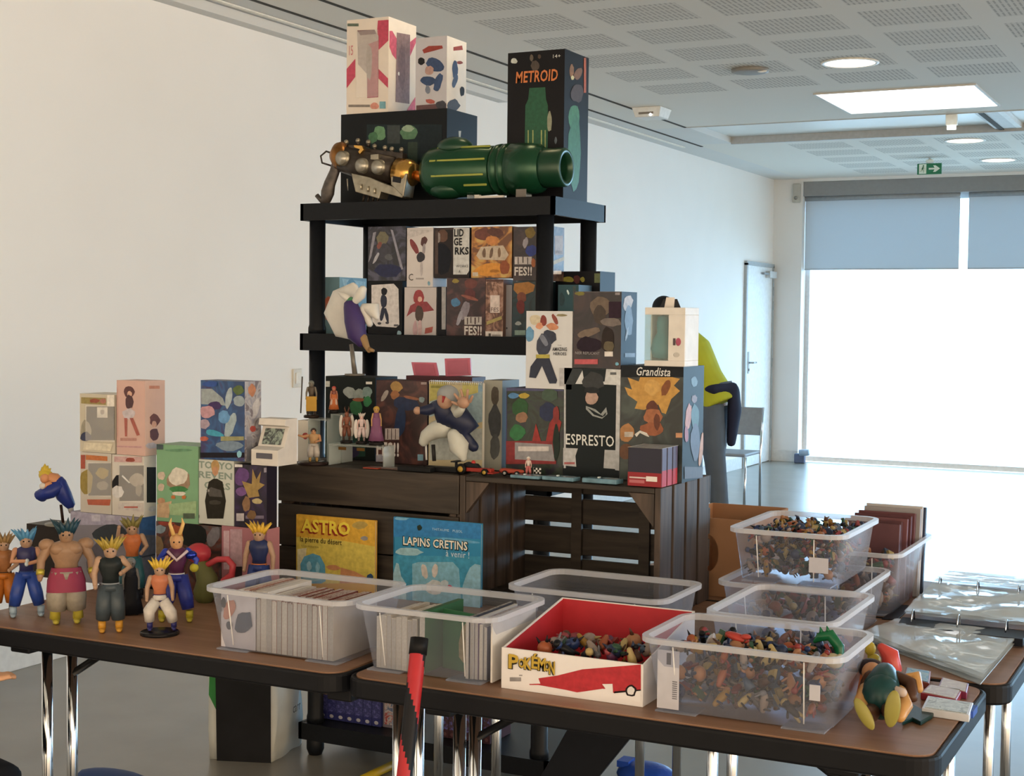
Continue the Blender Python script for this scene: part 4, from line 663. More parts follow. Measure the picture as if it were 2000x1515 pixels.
# ================================================================== TOY GUNS ON TOP OF THE SHELVING UNIT
def gp(x, y, Y): return aty(x, y, Y)
br = mat('#8a5f33', .3, .85, var=.25, scale=40); gold = mat('#c99b52', .22, .9, var=.1); pewter = mat('#8f897a', .35, .7, var=.2, scale=50); dkm = mat('#3a332e', .45, .5, var=.3, scale=60); grip = mat('#4c4643', .4, .3, var=.3, scale=60)
YG = 4.125; q = gp(720, 398, YG); root = thing('toy_ray_gun', 'bronze steampunk toy ray gun leaning on its dark grip on the top shelf', 'toy gun', (q.x, YG, TIERS[0]+.001)); RL = root.location
G = (590, 260, 7.4074)
def g3(cx, cy, dy=0): return aty(G[0]+cx/G[2], G[1]+cy/G[2], YG+dy)-RL-Vector((0, 0, 0))+Vector((0, dy*0, 0))
def gpr(mb, pl, y0, y1, m): P = [g3(*p) for p in pl]; return mb.prism([(p.x, p.z) for p in P][::-1], y0, y1, m)
s_ = (gp(1000, 300, YG).x-gp(900, 300, YG).x)/100/G[2]
MB().tube([g3(500, 440), g3(470, 560), g3(400, 730), g3(370, 860), g3(345, 960)], [70*s_, 75*s_, 85*s_, 100*s_, 80*s_], grip, n=14, flat=.7, caps='round').tube([g3(215, 900), g3(300, 1000)], 34*s_, grip, n=8).build('grip', root)
MB().tube([g3(430, 290), g3(350, 262), g3(270, 330), g3(290, 430), g3(420, 470)], 13*s_, dkm, n=8).build('rear_loop', root)
MB().tube([g3(440, 340), g3(520, 330), g3(620, 345), g3(700, 300)], [80*s_, 180*s_, 210*s_, 150*s_], br, n=20).build('rear_dome', root)
MB().tube([g3(610, 380), g3(860, 450), g3(1350, 540)], [180*s_, 195*s_, 185*s_], dkm, n=18).build('barrel_body', root)
MB().tube([g3(1390, 560), g3(1560, 590), g3(1640, 600)], [190*s_, 190*s_, 140*s_], gold, n=20).tube([g3(1640, 600), g3(1740, 640)], [60*s_, 70*s_], mat('#b5651f', .3, .6), n=12).build('muzzle', root)
b_ = MB(); gpr(b_, [(790, 590), (1060, 650), (1220, 720), (1520, 830), (1560, 900), (1520, 950), (1220, 860), (1190, 960), (850, 860)], -.034, .02, pewter); b_.build('lower_casing', root, bevel=.002)
b_ = MB(); gpr(b_, [(1380, 560), (1620, 600), (1560, 940), (1380, 760)], -.042, .02, pewter); b_.build('front_frame', root, bevel=.003)
b_ = MB(); gpr(b_, [(1420, 600), (1540, 620), (1520, 740), (1410, 720)], -.044, -.04, '#23252a'); b_.build('dark_window', root)
for cx, cy in ((700, 385), (985, 490), (1215, 510)):
    c_ = g3(cx, cy); MB().tube([c_+Vector((0, -.055, 0)), c_+Vector((0, -.01, 0))], [98*s_, 108*s_], pewter, n=22).tube([c_+Vector((0, -.058, 0)), c_+Vector((0, -.054, 0))], 80*s_, mat('#b1aca0', .3, .6), n=22).build('side_drum', root)
for cx, cy in ((640, 130), (810, 110), (960, 130), (1050, 190), (1200, 210), (1300, 230), (1440, 240)):
    c_ = g3(cx, cy); MB().tube([c_+Vector((0, 0, -.016)), c_], 26*s_, dkm, n=8).ball(c_, 34*s_, pewter, 10, 6).build('valve', root)
b_ = MB(); gpr(b_, [(690, 170), (860, 180), (1000, 230), (1480, 290), (1480, 400), (1000, 330), (700, 260)], -.012, .02, dkm); b_.build('top_rail', root, bevel=.002)
b_ = MB(); gpr(b_, [(840, 190), (960, 200), (985, 260), (930, 320), (905, 290), (930, 250), (850, 225)], -.04, -.028, gold); gpr(b_, [(1095, 330), (1210, 320), (1210, 410), (1095, 400)], -.045, -.02, pewter); b_.build('brackets', root, bevel=.001)
for cx in (900, 970, 1040, 1110): MB().tube([g3(cx, 900), g3(cx-20, 1000)], 16*s_, dkm, n=8).build('cooling_pin', root)
for cx, cy in ((940, 790), (1040, 820), (1135, 850)): MB().tube([g3(cx, cy-40)+Vector((0, -.037, 0)), g3(cx, cy+40)+Vector((0, -.037, 0))], 14*s_, mat('#bdb6a4', .3, .6), n=8).build('bolt_head', root)
MB().tube([g3(655, 660), g3(665, 830)], [12*s_, 5*s_], mat('#b9b6ad', .3, .5), n=6).build('trigger', root)
# green arm cannon
YC2 = 4.12; c0 = gp(850, 337, YC2); c1_ = gp(1100, 334, YC2)
root = thing('toy_arm_cannon', 'big green toy arm cannon with yellow stripes lying on the top shelf', 'toy gun', (c0.x, YC2, TIERS[0]+.001)); zc = c0.z-root.location.z
Lx = lambda px: aty(px, 336, YC2).x-c0.x
pp = (aty(900, 300, YC2).z-aty(900, 301, YC2).z)
gr1 = mat('#17442d', .25, .35, var=.1, scale=12); gr2 = mat('#153c29', .3, .2, var=.1, scale=12); yl = mat('#9aa04c', .4)
RY = Matrix.Rotation(math.pi/2, 4, 'Y')
def along(prof, m, n=36): return MB().lathe([(r*pp, Lx(x)) for x, r in prof], m, n, T=Matrix.Translation((0, 0, zc)) @ RY)
along([(835, 20), (838, 40), (850, 49), (875, 52), (970, 47), (972, 44)], gr1).build('rear_barrel', root)
along([(972, 44), (975, 49), (984, 50), (985, 46), (989, 46), (990, 50), (998, 50), (999, 46), (1003, 46), (1004, 50), (1040, 49), (1056, 46), (1064, 38), (1066, 36)], gr1).build('middle_barrel', root)
along([(1064, 38), (1070, 37), (1104, 37), (1107, 34), (1106, 27), (1095, 25), (1030, 22), (1030, .01)], gr2).build('muzzle', root)
MB().ball((Lx(890), -.005, zc+46*pp), (.062, .05, 22*pp), gr2, 20, 10).build('upper_pod', root)
MB().ball((Lx(880), -.02, zc-36*pp), (.06, .05, 20*pp), gr2, 20, 10).build('lower_pod', root)
for a, x0_, x1_ in ((62, 866, 968), (20, 862, 968), (-14, 866, 966), (-38, 925, 969)):
    a = math.radians(a); r_ = 50*pp; b_ = MB().box(Lx(x0_), Lx(x1_), -.003, .002, -.003, .003, yl, T=Matrix.Translation((0, -r_*math.cos(a), zc+r_*math.sin(a))) @ Matrix.Rotation(-a, 4, 'X')); b_.build('yellow_stripe', root, bevel=.001)
z0_ = .0; zb_ = zc-48*pp
for px_ in (928, 1024): MB().box(Lx(px_)-.012, Lx(px_)+.012, -.03, .03, 0, max(zb_, .004), clear('#e8f0f2', .2, .1)).build('clear_stand', root)
o = thing('price_tag', 'white rolled price tag lying under the green cannon', 'tag', (aty(928, 386, 4.075).x, 4.072, TIERS[0]+.001)); MB().box(0, .10, 0, .012, 0, .009, '#d9d6d0').box(0, .016, -.002, .013, 0, .013, '#c9c6c0').build('paper', o)
o = thing('price_tag', 'small grey price card standing right of the white rolled tag', 'tag', (aty(1008, 386, 4.072).x, 4.07, TIERS[0]+.001)); MB().box(0, .035, 0, .002, 0, .026, '#6e6a66').build('card', o)

# ================================================================== TOY FIGURES
def figure(label, px, py, z0, ty, C, rot=0, arms=None, legs=None, bulk=1.0, hair='spiky', base=None, lean=0, P=None, extra=None, name='toy_figure', group=None, headk=1.22, headoff=(0, 0), cat='figure', cloak=None, skirt=None):
    p = P or onz(px, py, z0); h = (aty(px, ty, p.y).z-z0)*.955
    root = thing(name, label, cat, p, math.atan2(-p.x, p.y)+rot, group=group)
    sk, hc, sh_, pt, bt = [mat(c, .4, var=.12, scale=70) for c in C[:5]]
    V_ = lambda a: Vector((a[0]*h, a[1]*h, a[2]*h+zb0))
    zb0 = 0
    if base:
        MB().lathe([(base[0]*h, 0), (base[0]*h, .006), (base[0]*h-.003, .008), (.0001, .008)], mat(base[1], .25)).build('base', root); zb0 = .008
    L_ = legs or [((-.05, 0, .49), (-.085, -.02, .27), (-.10, 0, .06)), ((.05, 0, .49), (.085, -.02, .27), (.10, 0, .06))]
    A_ = arms or [((-.10*bulk, 0, .775), (-.14*bulk, .01, .63), (-.145*bulk, -.03, .48)), ((.10*bulk, 0, .775), (.14*bulk, .01, .63), (.145*bulk, -.03, .48))]
    top_ = Vector((headoff[0], headoff[1], .885))
    k = bulk
    MB().tube([V_(L_[0][0])+Vector((0, 0, .02*h)), V_(L_[0][1]), V_(L_[0][2])*.62+V_(L_[0][1])*.38], [.066*h*k, .070*h*k, .058*h*k], pt, n=12).tube([V_(L_[1][0])+Vector((0, 0, .02*h)), V_(L_[1][1]), V_(L_[1][2])*.62+V_(L_[1][1])*.38], [.066*h*k, .070*h*k, .058*h*k], pt, n=12).tube([V_((0, 0, .46)), V_((0, 0, .53))], [.085*h*k, .075*h*k], pt, n=12).build('trousers', root)
    for a in L_:
        f = V_(a[2]); MB().tube([f+Vector((0, 0, .06*h)), f-Vector((0, 0, .02*h))], [.042*h, .042*h], bt, n=10).tube([f+Vector((0, .01*h, -.030*h)), f+Vector((0, -.075*h, -.036*h))], [.040*h, .030*h], bt, n=10, caps='round', flat=.75).build('boot', root)
    sx_ = lean
    MB().tube([V_((0, 0, .52)), V_((sx_*.3, 0, .60)), V_((sx_*.7, -.01, .72)), V_((sx_*.9, 0, .80)), V_((sx_, 0, .835))], [.072*h*k, .07*h*k, .105*h*k, .10*h*k, .045*h], sh_, n=16, flat=.68).build('torso', root)
    MB().tube([V_((0, 0, .515)), V_((0, 0, .54))], [.079*h*k, .078*h*k], mat(C[5] if len(C) > 5 else C[4]), n=16, flat=.75).build('belt', root)
    for a in A_:
        MB().tube([V_(a[0]), V_(a[1]), V_(a[2])], [.036*h*k, .028*h*k, .02*h*k], sk if len(C) < 7 else mat(C[6], .4), n=10, caps='round').ball(V_(a[2])+(V_(a[2])-V_(a[1])).normalized()*.02*h, (.024*h, .03*h, .028*h), mat(C[7], .4) if len(C) > 7 else sk, 8, 6).build('arm', root)
    hp = V_((top_.x+sx_, top_.y-.012, top_.z)); hr = .066*h*headk
    MB().tube([V_((sx_, 0, .82)), hp], [.024*h, .024*h], sk, n=8).ball(hp, (hr*.88, hr*.95, hr*1.15), sk, 14, 10).ball(hp+Vector((0, -hr*.93, -hr*.1)), (hr*.12, hr*.16, hr*.16), sk, 6, 5).build('head', root)
    for s in (-1, 1): MB().ball(hp+Vector((s*hr*.36, -hr*.86, hr*.12)), (hr*.14, hr*.08, hr*.12), '#1a1a1c', 6, 5).build('eye', root)
    b = MB(); rnd = random.Random(int(px*3+py))
    if hair == 'spiky':
        b.ball(hp+Vector((0, hr*.18, hr*.35)), (hr*.98, hr*.9, hr*1.0), hc, 12, 8)
        for i in range(13):
            t = i/13*2*math.pi; e = rnd.uniform(.5, 1.25); d = Vector((math.cos(t)*.75, math.sin(t)*.55+.2, e)).normalized(); st = hp+Vector((math.cos(t)*hr*.6, math.sin(t)*hr*.5+hr*.15, hr*.45)); b.tube([st, st+d*hr*.9, st+d*hr*rnd.uniform(1.5, 2.2)], [hr*.5, hr*.28, hr*.02], hc, n=6)
    elif hair == 'cap': b.ball(hp+Vector((0, hr*.15, hr*.32)), (hr*1.05, hr*1.0, hr*1.0), hc, 12, 8)
    elif hair == 'horn':
        b.ball(hp+Vector((0, hr*.2, hr*.3)), (hr*.95, hr*.9, hr*.9), hc, 12, 8)
        for s in (-1, 1): b.tube([hp+Vector((s*hr*.4, -hr*.2, hr)), hp+Vector((s*hr*.9, -hr*.1, hr*2.6)), hp+Vector((s*hr*.7, 0, hr*3.4))], [hr*.3, hr*.25, hr*.03], hc, n=7)
    if b.v: b.build('hair', root)
    if cloak: MB().tube([V_((0, .02, .86)), V_((0, .02, .6)), V_((0, .02, .25)), V_((0, .02, .03))], [.06*h, .13*h, .17*h, .22*h], mat(cloak, .6), n=18, flat=.7).build('cloak', root)
    if skirt: MB().tube([V_((0, 0, .56)), V_((0, -.01, .44)), V_((0, -.02, .32))], [.09*h*k, .115*h*k, .12*h*k], mat(skirt, .6), n=18, caps=False, flat=.7).build('skirt', root)
    if extra: extra(root, h, V_)
    return root
crossed = [((-.12, 0, .78), (-.16, -.05, .66), (-.01, -.11, .67)), ((.12, 0, .78), (.16, -.05, .66), (.02, -.12, .64))]
figure('toy figure in orange trousers with tan hair, cut off by the left picture edge', 8, 1196, TZ, 1040, ['#a0826c', '#8c7048', '#8a5a34', '#a35f22', '#2c3d48', '#2f2a26'], arms=[((-.13, 0, .78), (-.2, -.02, .66), (-.1, -.1, .6)), ((.13, 0, .78), (.2, -.02, .66), (.08, -.1, .58))], bulk=1.25)
figure('toy figure with light blue spiky hair, blue suit and crossed white gloved arms', 52, 1203, TZ, 1030, ['#a0826c', '#4d86ad', '#2b2c56', '#26408c', '#8fa3b5', '#2b3a6c', '#b5866a', '#b9c4cc'], arms=crossed, legs=[((-.05, 0, .49), (-.11, -.02, .27), (-.15, 0, .06)), ((.05, 0, .49), (.11, -.02, .27), (.16, 0, .06))], bulk=1.1)
def x_musc(root, h, V_):
    for s in (-1, 1):
        MB().ball(V_((s*.075, -.075, .755)), (.08*h, .045*h, .06*h), mat('#8f7057', .4), 12, 8).build('chest_muscle', root); MB().ball(V_((s*.19, 0, .79)), (.075*h, .06*h, .065*h), mat('#8f7057', .4), 12, 8).build('shoulder_muscle', root)
        MB().tube([V_((s*.10, -.02, .22)), V_((s*.115, 0, .05))], [.048*h, .05*h], mat('#a79b3c', .35), n=12).build('shin_guard', root)
        MB().tube([V_((s*.245, -.03, .55)), V_((s*.25, -.05, .50))], [.042*h, .04*h], mat('#a99b3a', .3, .4), n=12).build('bracelet', root)
figure('large muscular toy figure with dark teal hair, red waist cloth and yellow boots', 130, 1216, TZ, 1013, ['#8f7057', '#1d3b48', '#8f7057', '#8f887c', '#a79b3c', '#8a3346'], arms=[((-.16, 0, .79), (-.24, 0, .64), (-.25, -.05, .48)), ((.16, 0, .79), (.24, 0, .64), (.25, -.05, .48))], bulk=1.6, skirt='#87304a', extra=x_musc)
figure('toy figure with spiky blond hair, black vest, long grey trousers and orange boots', 216, 1233, TZ, 1047, ['#a0826c', '#a08a3a', '#1e2426', '#3a444c', '#b98732', '#8a9098'], arms=[((-.12, 0, .79), (-.17, .02, .64), (-.16, -.05, .52)), ((.12, 0, .79), (.2, 0, .70), (.12, -.1, .66))], legs=[((-.05, 0, .49), (-.07, -.02, .27), (-.09, 0, .06)), ((.05, 0, .49), (.07, -.02, .27), (.09, 0, .06))], bulk=1.25)
figure('toy figure in teal and orange raising one hand, behind the blond one', 258, 1168, TZ, 1008, ['#a0826c', '#7b7442', '#b8693c', '#2a5a66', '#23262c', '#1f5f6a'], arms=[((-.12, 0, .79), (-.18, -.03, .74), (-.16, -.05, .9)), ((.12, 0, .79), (.18, 0, .66), (.12, -.1, .6))], bulk=1.1)
figure('dark cloaked toy figure with grey hair standing behind the blond one', 256, 1200, TZ, 1082, ['#6e6a66', '#7b7c7c', '#22242a', '#16171b', '#111114', '#222222'], hair='cap', cloak='#15161b', bulk=.9)
def x_hero(root, h, V_):
    MB().ball(V_((.19, -.05, .60)), (.05*h, .05*h, .05*h), '#a8a02e', 10, 8).build('yellow_glove', root); MB().ball(V_((.155, -.02, .74)), (.07*h, .06*h, .05*h), mat('#25379a', .15, .7), 12, 8).build('shoulder_pad', root)
    MB().tube([V_((-.10, -.09, .80)), V_((.0, -.12, .70)), (V_((.12, -.09, .80)))], [.018*h]*3, '#b9a7ac', n=8).build('crossed_band', root)
figure('shiny blue and dark red hero toy figure with tall blond horns and yellow boots', 345, 1212, TZ, 1030, ['#b98c62', '#c8a362', '#4a2040', '#262f7c', '#a79a2e', '#c9c4c0', '#26379a'], hair='horn', legs=[((-.05, 0, .49), (-.09, 0, .27), (-.16, .02, .06)), ((.05, 0, .49), (.10, -.02, .27), (.14, -.04, .06))], arms=[((-.12, 0, .78), (-.2, -.02, .68), (-.12, -.09, .72)), ((.12, 0, .78), (.22, -.03, .68), (.19, -.05, .60))], bulk=1.15, extra=x_hero)
figure('small toy figure with blond hair and white trousers crouching on a black disc', 312, 1238, TZ, 1098, ['#a0826c', '#c9a83c', '#b06a4a', '#c3bfbb', '#2c2c66', '#2a2a5a'], base=(.28, '#1d1c1f'), legs=[((-.05, 0, .42), (-.15, -.05, .30), (-.14, .02, .07)), ((.05, 0, .42), (.16, -.05, .26), (.2, 0, .07))], bulk=1.25, headk=1.35)
figure('toy figure with golden spiky hair in an orange and navy vest beside the crate', 506, 1186, TZ, 1018, ['#a0826c', '#c9a43c', '#1f2a52', '#23336a', '#8fa3b5', '#b0642e'], bulk=1.2, rot=-.25)
# flying figure on its stem and round stand
zp = plinth.location.z+(aty(60, 1022, YL).z-TZ)+.003
P0 = Vector((aty(118, 1010, YL).x, YL+.01, zp)); h_ = aty(110, 903, YL).z-zp
o = thing('toy_figure', 'toy figure with yellow hair and blue trousers leaping above a stem on round stand', 'figure', P0, math.atan2(-P0.x, P0.y))
m_ = lambda x, y, z=0: (lambda q: Vector(((q-P0).dot(Vector((math.cos(o.rotation_euler.z), math.sin(o.rotation_euler.z), 0))), z, q.z-P0.z)))(aty(x, y, YL+.01))
bl_ = mat('#1f2f7a', .4); sk_ = mat('#bb8460', .4); hy = mat('#b9a238', .4)
MB().lathe([(.05, 0), (.05, .004), (.0001, .006)], mat('#77756c', .4)).build('stand', o)
MB().tube([(0, 0, .005), m_(119, 985)], .004, '#2b1d1a', n=8).build('stem', o)
MB().tube([m_(117, 945), m_(98, 955, -.02), m_(78, 962, -.01), m_(84, 968, .01)], [.02, .021, .016, .012], bl_, n=12, caps='round').build('raised_leg', o)
MB().tube([m_(114, 943), m_(125, 968), m_(136, 985)], [.022, .022, .015], bl_, n=12, caps='round').tube([m_(136, 986), m_(140, 1003)], [.009, .007], '#a8a8ac', n=8).build('trailing_leg', o)
MB().tube([m_(95, 930), m_(106, 935), m_(117, 945)], [.016, .02, .017], sk_, n=12, caps='round').build('torso', o)
MB().tube([m_(100, 938, -.02), m_(86, 945, -.025)], .007, sk_, n=8).ball(m_(84, 943, -.025), .009, '#c9c6c2', 8, 6).build('arm', o)
MB().ball(m_(88, 930, -.01), (.013, .013, .014), sk_, 10, 8).build('head', o)
b_ = MB().ball(m_(88, 924), (.017, .015, .015), hy, 10, 8)
for dx, dy in ((-6, -14), (0, -20), (6, -16), (12, -10), (-12, -6), (14, -2)): b_.tube([m_(88, 922), m_(88+dx*.7, 922+dy*.7), m_(88+dx, 922+dy)], [.009, .006, .0006], hy, n=6)
b_.build('hair', o)
# red boxing glove shaped toy and red tail
p = onz(395, 1185, TZ); p = Vector((p.x, 3.0, TZ)); o = thing('toy_figure', 'green armed toy with a big round red fist and curling red tail', 'figure', p)
u = lambda x, y, z=0: aty(x, y, 3.0)-p+Vector((0, z, 0))
MB().tube([u(400, 1158), u(405, 1130), u(392, 1100)], [.03, .028, .02], mat('#5a5c34', .5), n=12, caps='round').build('body', o)
MB().ball(u(388, 1080), (.034, .03, .027), mat('#a83440', .35), 16, 10).build('red_fist', o)
MB().tube([u(405, 1103), u(425, 1092), u(445, 1092), u(455, 1104), u(453, 1122), u(436, 1133)], [.008, .008, .0085, .009, .009, .007], mat('#b2404a', .35), n=10, caps='round').build('tail', o)
# ================================================================== SMALL FIGURES AND STANDS ON THE LEFT CRATE
YA = 3.365
def dstand(x0, x1, ytop, y, lab):   # clear tiered stand
    a = aty(x0, ytop, y); b = aty(x1, ytop, y); o = thing('display_stand', lab, 'stand', ((a.x+b.x)/2, y, ZCR)); w = (b.x-a.x)/2; h = a.z-ZCR; c = clear('#dfe8e8', .18, .08)
    MB().box(-w, w, 0, .055, h-.004, h, c).build('top_plate', o); MB().box(-w, -w+.003, 0, .055, 0, h-.004, c).build('side_plate', o); MB().box(w-.003, w, 0, .055, 0, h-.004, c).build('side_plate', o)
    return h+ZCR
s1 = dstand(602, 640, 817, YA+.03, 'small clear stand at the far left of the crate tops')
s2 = dstand(642, 750, 866, YA-.01, 'wide clear stand holding white and brown winged small figures')
hx = dstand(646, 668, 808, YA+.055, 'narrow clear stand behind, lifting the orange small figure')
p = aty(608, 817, YA+.05); figure('tiny bearded grey toy figure with a staff standing on a clear stand', 608, 817, s1, 745, ['#6d675c', '#6a6f68', '#4c4238', '#5a4a3c', '#3a302a'], P=Vector((p.x, YA+.05, s1+.001)), hair='cap', base=(.22, '#2a201c'),
    extra=lambda r, h, V_: (MB().tube([V_((-.3, -.05, .05)), V_((-.26, -.05, 1.1))], .02*h, '#4a4238', n=6).build('staff', r), MB().box(-.15*h, .15*h, -.2*h, -.14*h, .2*h, .62*h, '#b38a2c').build('yellow_tabard', r)))
def mini(lab, x, ytop, ybot, y, z0, C, **k):
    p = aty(x, ybot, y); return figure(lab, x, ybot, z0, ytop, C, P=Vector((p.x, y, z0)), base=k.pop('base', (.22, '#1c1a1b')), headk=1.3, **k)
mini('tiny toy figure with orange cape and red hat on a clear stand', 652, 757, 806, YA+.08, hx+.001, ['#a8705a', '#a63d34', '#7a4438', '#b9a79c', '#5a3a30'], hair='cap', cloak='#b06236')
mini('tiny brown toy figure with white wings on the wide clear stand', 677, 806, 856, YA+.02, s2+.001, ['#7a4a38', '#5a3a2c', '#7d4b39', '#6b4234', '#3a2a22'], hair='horn', extra=lambda r, h, V_: [MB().ball(V_((s*.18, .05, .5)), (.09*h, .04*h, .38*h), '#c9c4bf', 10, 8).build('wing', r) for s in (-1, 1)])
mini('tiny pale pink toy figure with white wings on the wide clear stand', 706, 812, 862, YA+.022, s2+.001, ['#c9a8a4', '#c9c2be', '#c9b7b8', '#c6b6b8', '#8a7a7a'], hair='spiky', extra=lambda r, h, V_: [MB().ball(V_((s*.2, .05, .45)), (.10*h, .04*h, .36*h), '#cfcac8', 10, 8).build('wing', r) for s in (-1, 1)])
mini('tiny toy figure with yellow hair and purple robe beside the winged ones', 735, 795, 850, YA+.02, s2+.001, ['#b08a5a', '#b7943c', '#6a3f60', '#7a4a6c', '#3a2a3c'], hair='cap', cloak='#754a6c', bulk=.9)
for x, c in ((670, '#6b4d22'), (706, '#6b4d22')):
    a = aty(x, 862, YA-.012); o = thing('name_plate', 'small brass coloured name plate, %s of the two under the winged figures' % ('left' if x == 670 else 'right'), 'plate', (a.x, YA-.0165, s2-.0145), group='brass name plates'); MB().box(-.012, .012, 0, .002, 0, .008, mat(c, .4, .4)).build('plate', o)
figure('cream clothed toy figure with white baggy trousers at the left crate corner', 616, 906, ZCR, 838, ['#b98a66', '#3a2f2c', '#b39068', '#b4aea8', '#a8884e', '#8f8a86'], P=Vector((aty(612, 905, YA-.02).x, YA-.02, ZCR)), base=(.45, '#2a2020'), hair='cap', bulk=1.5, headk=1.3, arms=[((-.16, 0, .76), (-.3, -.05, .74), (-.42, -.1, .78)), ((.16, 0, .76), (.2, -.05, .62), (.08, -.12, .6))])
# white and purple caped figure on a pole
p = Vector((aty(692, 735, YC+.04).x, YC+.04, ZCR+.0)); zt_ = aty(692, 733, YC+.06).z
P0 = Vector((aty(690, 733, YC+.09).x, YC+.10, gb.location.z+(aty(640, 734, YC+.06).z-ZCR)+.0015)); o = thing('toy_figure', 'purple robed toy figure with a white swirling cape raised on a grey pole', 'figure', P0)
u = lambda x, y, z=0: aty(x, y, P0.y)-P0+Vector((0, z, 0))
gy = mat('#6e6a64', .4, .3); wh = mat('#c9c8c4', .5); vi = mat('#392a5e', .5); gn = mat('#3f7a55', .4)
MB().lathe([(.03, 0), (.03, .005), (.0001, .006)], gy).tube([(0, 0, 0), u(686, 672)], [.008, .006], gy, n=8).build('pole', o)
MB().tube([u(693, 598, -.02), u(700, 625, -.02), u(705, 655, -.02), u(712, 668, -.02)], [.022, .03, .028, .015], vi, n=14, caps='round').build('robe', o)
MB().tube([u(716, 660, -.02), u(728, 685, -.02)], [.014, .006], mat('#8f7450', .5), n=10, caps='round').tube([u(738, 685, -.02), u(728, 682, -.02)], [.004, .008], mat('#8f7450', .5), n=6).build('leg', o)
MB().tube([u(683, 560, .03), u(660, 585, .03), u(652, 610, .03), u(662, 640, .03), u(684, 654, .03)], [.008, .020, .024, .018, .008], wh, n=14, caps='round', flat=2.2).build('cape', o)
MB().tube([u(712, 600, .0), u(730, 605, .0), u(736, 620, .0)], [.012, .022, .008], wh, n=12, caps='round').tube([u(712, 605), u(722, 632)], [.016, .01], wh, n=12, caps='round').build('cape_fold', o)
MB().ball(u(693, 592, -.02), (.016, .015, .018), gn, 12, 8).build('head', o)
MB().tube([u(690, 585, -.02), u(676, 576, -.02), u(668, 570, -.02)], [.012, .008, .002], wh, n=8).tube([u(700, 590, -.02), u(712, 575, -.02), u(716, 566, -.02)], [.01, .016, .012], wh, n=10, caps='round').build('headdress', o)
# big white and navy figure in front of the pad, on a black block stand
P0 = Vector((aty(868, 900, 3.375).x, 3.375, ZCR)); o = thing('toy_figure', 'large toy figure in white and navy crouching before the spiral pad', 'figure', P0)
u = lambda x, y, z=0: aty(x, y, P0.y)-P0+Vector((0, z, 0)); nv = mat('#1f2640', .45); sk = mat('#a88672', .4); wh = mat('#b9bcb6', .45)
MB().box(u(838, 0).x, u(915, 0).x, -.012, .02, 0, .012, '#17181b').build('base', o, bevel=.001)
MB().tube([u(848, 900), u(846, 868)], .0055, '#2b2b2c', n=8).tube([u(833, 898), u(832, 868)], .003, '#c6c6c6', n=6).build('support', o)
MB().tube([u(872, 815), u(893, 812), u(915, 838), u(905, 850), u(925, 872)], [.03, .036, .03, .018, .014], nv, n=14, caps='round').build('right_leg', o)
MB().tube([u(868, 835), u(850, 840), u(832, 852), u(828, 862)], [.028, .024, .018, .014], wh, n=14, caps='round').build('left_leg', o)
MB().tube([u(895, 850, -.02), u(905, 872, -.02), u(912, 893, -.02)], [.02, .028, .01], wh, n=12, caps='round').build('coat_tail', o)
MB().tube([u(875, 812), u(872, 790, -.01), u(880, 785)], [.034, .036, .02], nv, n=14, caps='round').build('torso', o)
MB().tube([u(864, 792, -.02), u(846, 800, -.03), u(835, 800, -.04)], [.016, .015, .010], nv, n=10, caps='round').ball(u(832, 800, -.045), .011, sk, 8, 6).build('left_arm', o)
MB().tube([u(890, 792, -.01), u(905, 806, -.03), u(916, 796, -.04)], [.015, .013, .010], wh, n=10, caps='round').ball(u(923, 784, -.05), (.018, .012, .016), sk, 10, 8).build('right_arm', o)
for a, b in (((914, 778), (908, 768)), ((922, 774), (920, 760)), ((930, 776), (933, 760)), ((936, 782), (942, 772)), ((912, 788), (903, 783))): MB().tube([u(*a, z=-.05), u(*b, z=-.055)], [.0045, .0035], sk, n=6, caps='round').build('finger', o)
MB().ball(u(882, 780, -.035), (.022, .02, .024), sk, 14, 10).build('head', o)
MB().ball(u(884, 770, -.025), (.030, .027, .026), mat('#8d9194', .5), 16, 10).tube([u(886, 772, -.052), u(885, 784, -.056)], [.005, .002], '#8c2e34', n=6).build('hair', o)
# ---- racing cars, cards and trays along the crate front edge
def wheel(p, x, y, r, w, rim='#a88b3a'):
    W_ = MB().tube([(x, y-w/2, r), (x, y+w/2, r)], r, '#141416', n=18).build('wheel', p); MB().tube([(x, y-w/2-.001, r), (x, y-w/2+.002, r)], r*.55, rim, n=12).build('rim', W_)
o = thing('toy_race_car', 'red and black toy race car with yellow rimmed wheels on crate edge', 'toy car', (aty(925, 925, 3.35).x, 3.352, ZCR))
MB().box(-.05, .055, -.010, .010, .008, .018, '#8f2b22').prism([(-.03, .018), (.02, .018), (.01, .028), (-.02, .032)], -.008, .008, '#1b1c20').build('body', o, bevel=.002)
MB().box(-.06, -.045, -.018, .018, .030, .033, '#1b1c20').box(-.056, -.05, -.002, .002, .015, .03, '#1b1c20').build('rear_wing', o); MB().box(.05, .065, -.02, .02, .006, .009, '#8f2b22').build('front_wing', o)
for x, y, r in ((-.03, -.016, .014), (-.03, .016, .014), (.04, -.016, .009), (.04, .016, .009)): wheel(o, x, y, r, .008)
MB().ball((-.002, 0, .031), .006, '#aa3333', 8, 6).build('driver', o)
o = thing('toy_race_car', 'small orange red toy kart right of the race car', 'toy car', (aty(1003, 912, 3.375).x, 3.378, ZCR)); MB().tube([(-.03, 0, .012), (.02, 0, .012)], [.012, .009], '#a04434', n=10, caps='round', flat=.6).build('body', o)
for x, y in ((-.02, -.013), (.015, -.013), (-.02, .013), (.015, .013)): wheel(o, x, y, .007, .005, '#999999')
figure('tiny white and pink toy figure lying by the kart', 1035, 905, ZCR, 890, ['#c9a9a0', '#c9c9c4', '#c8bdb8', '#b96a6a', '#333333'], P=Vector((aty(1032, 908, 3.39).x, 3.39, ZCR)), hair='cap', headk=1.5)
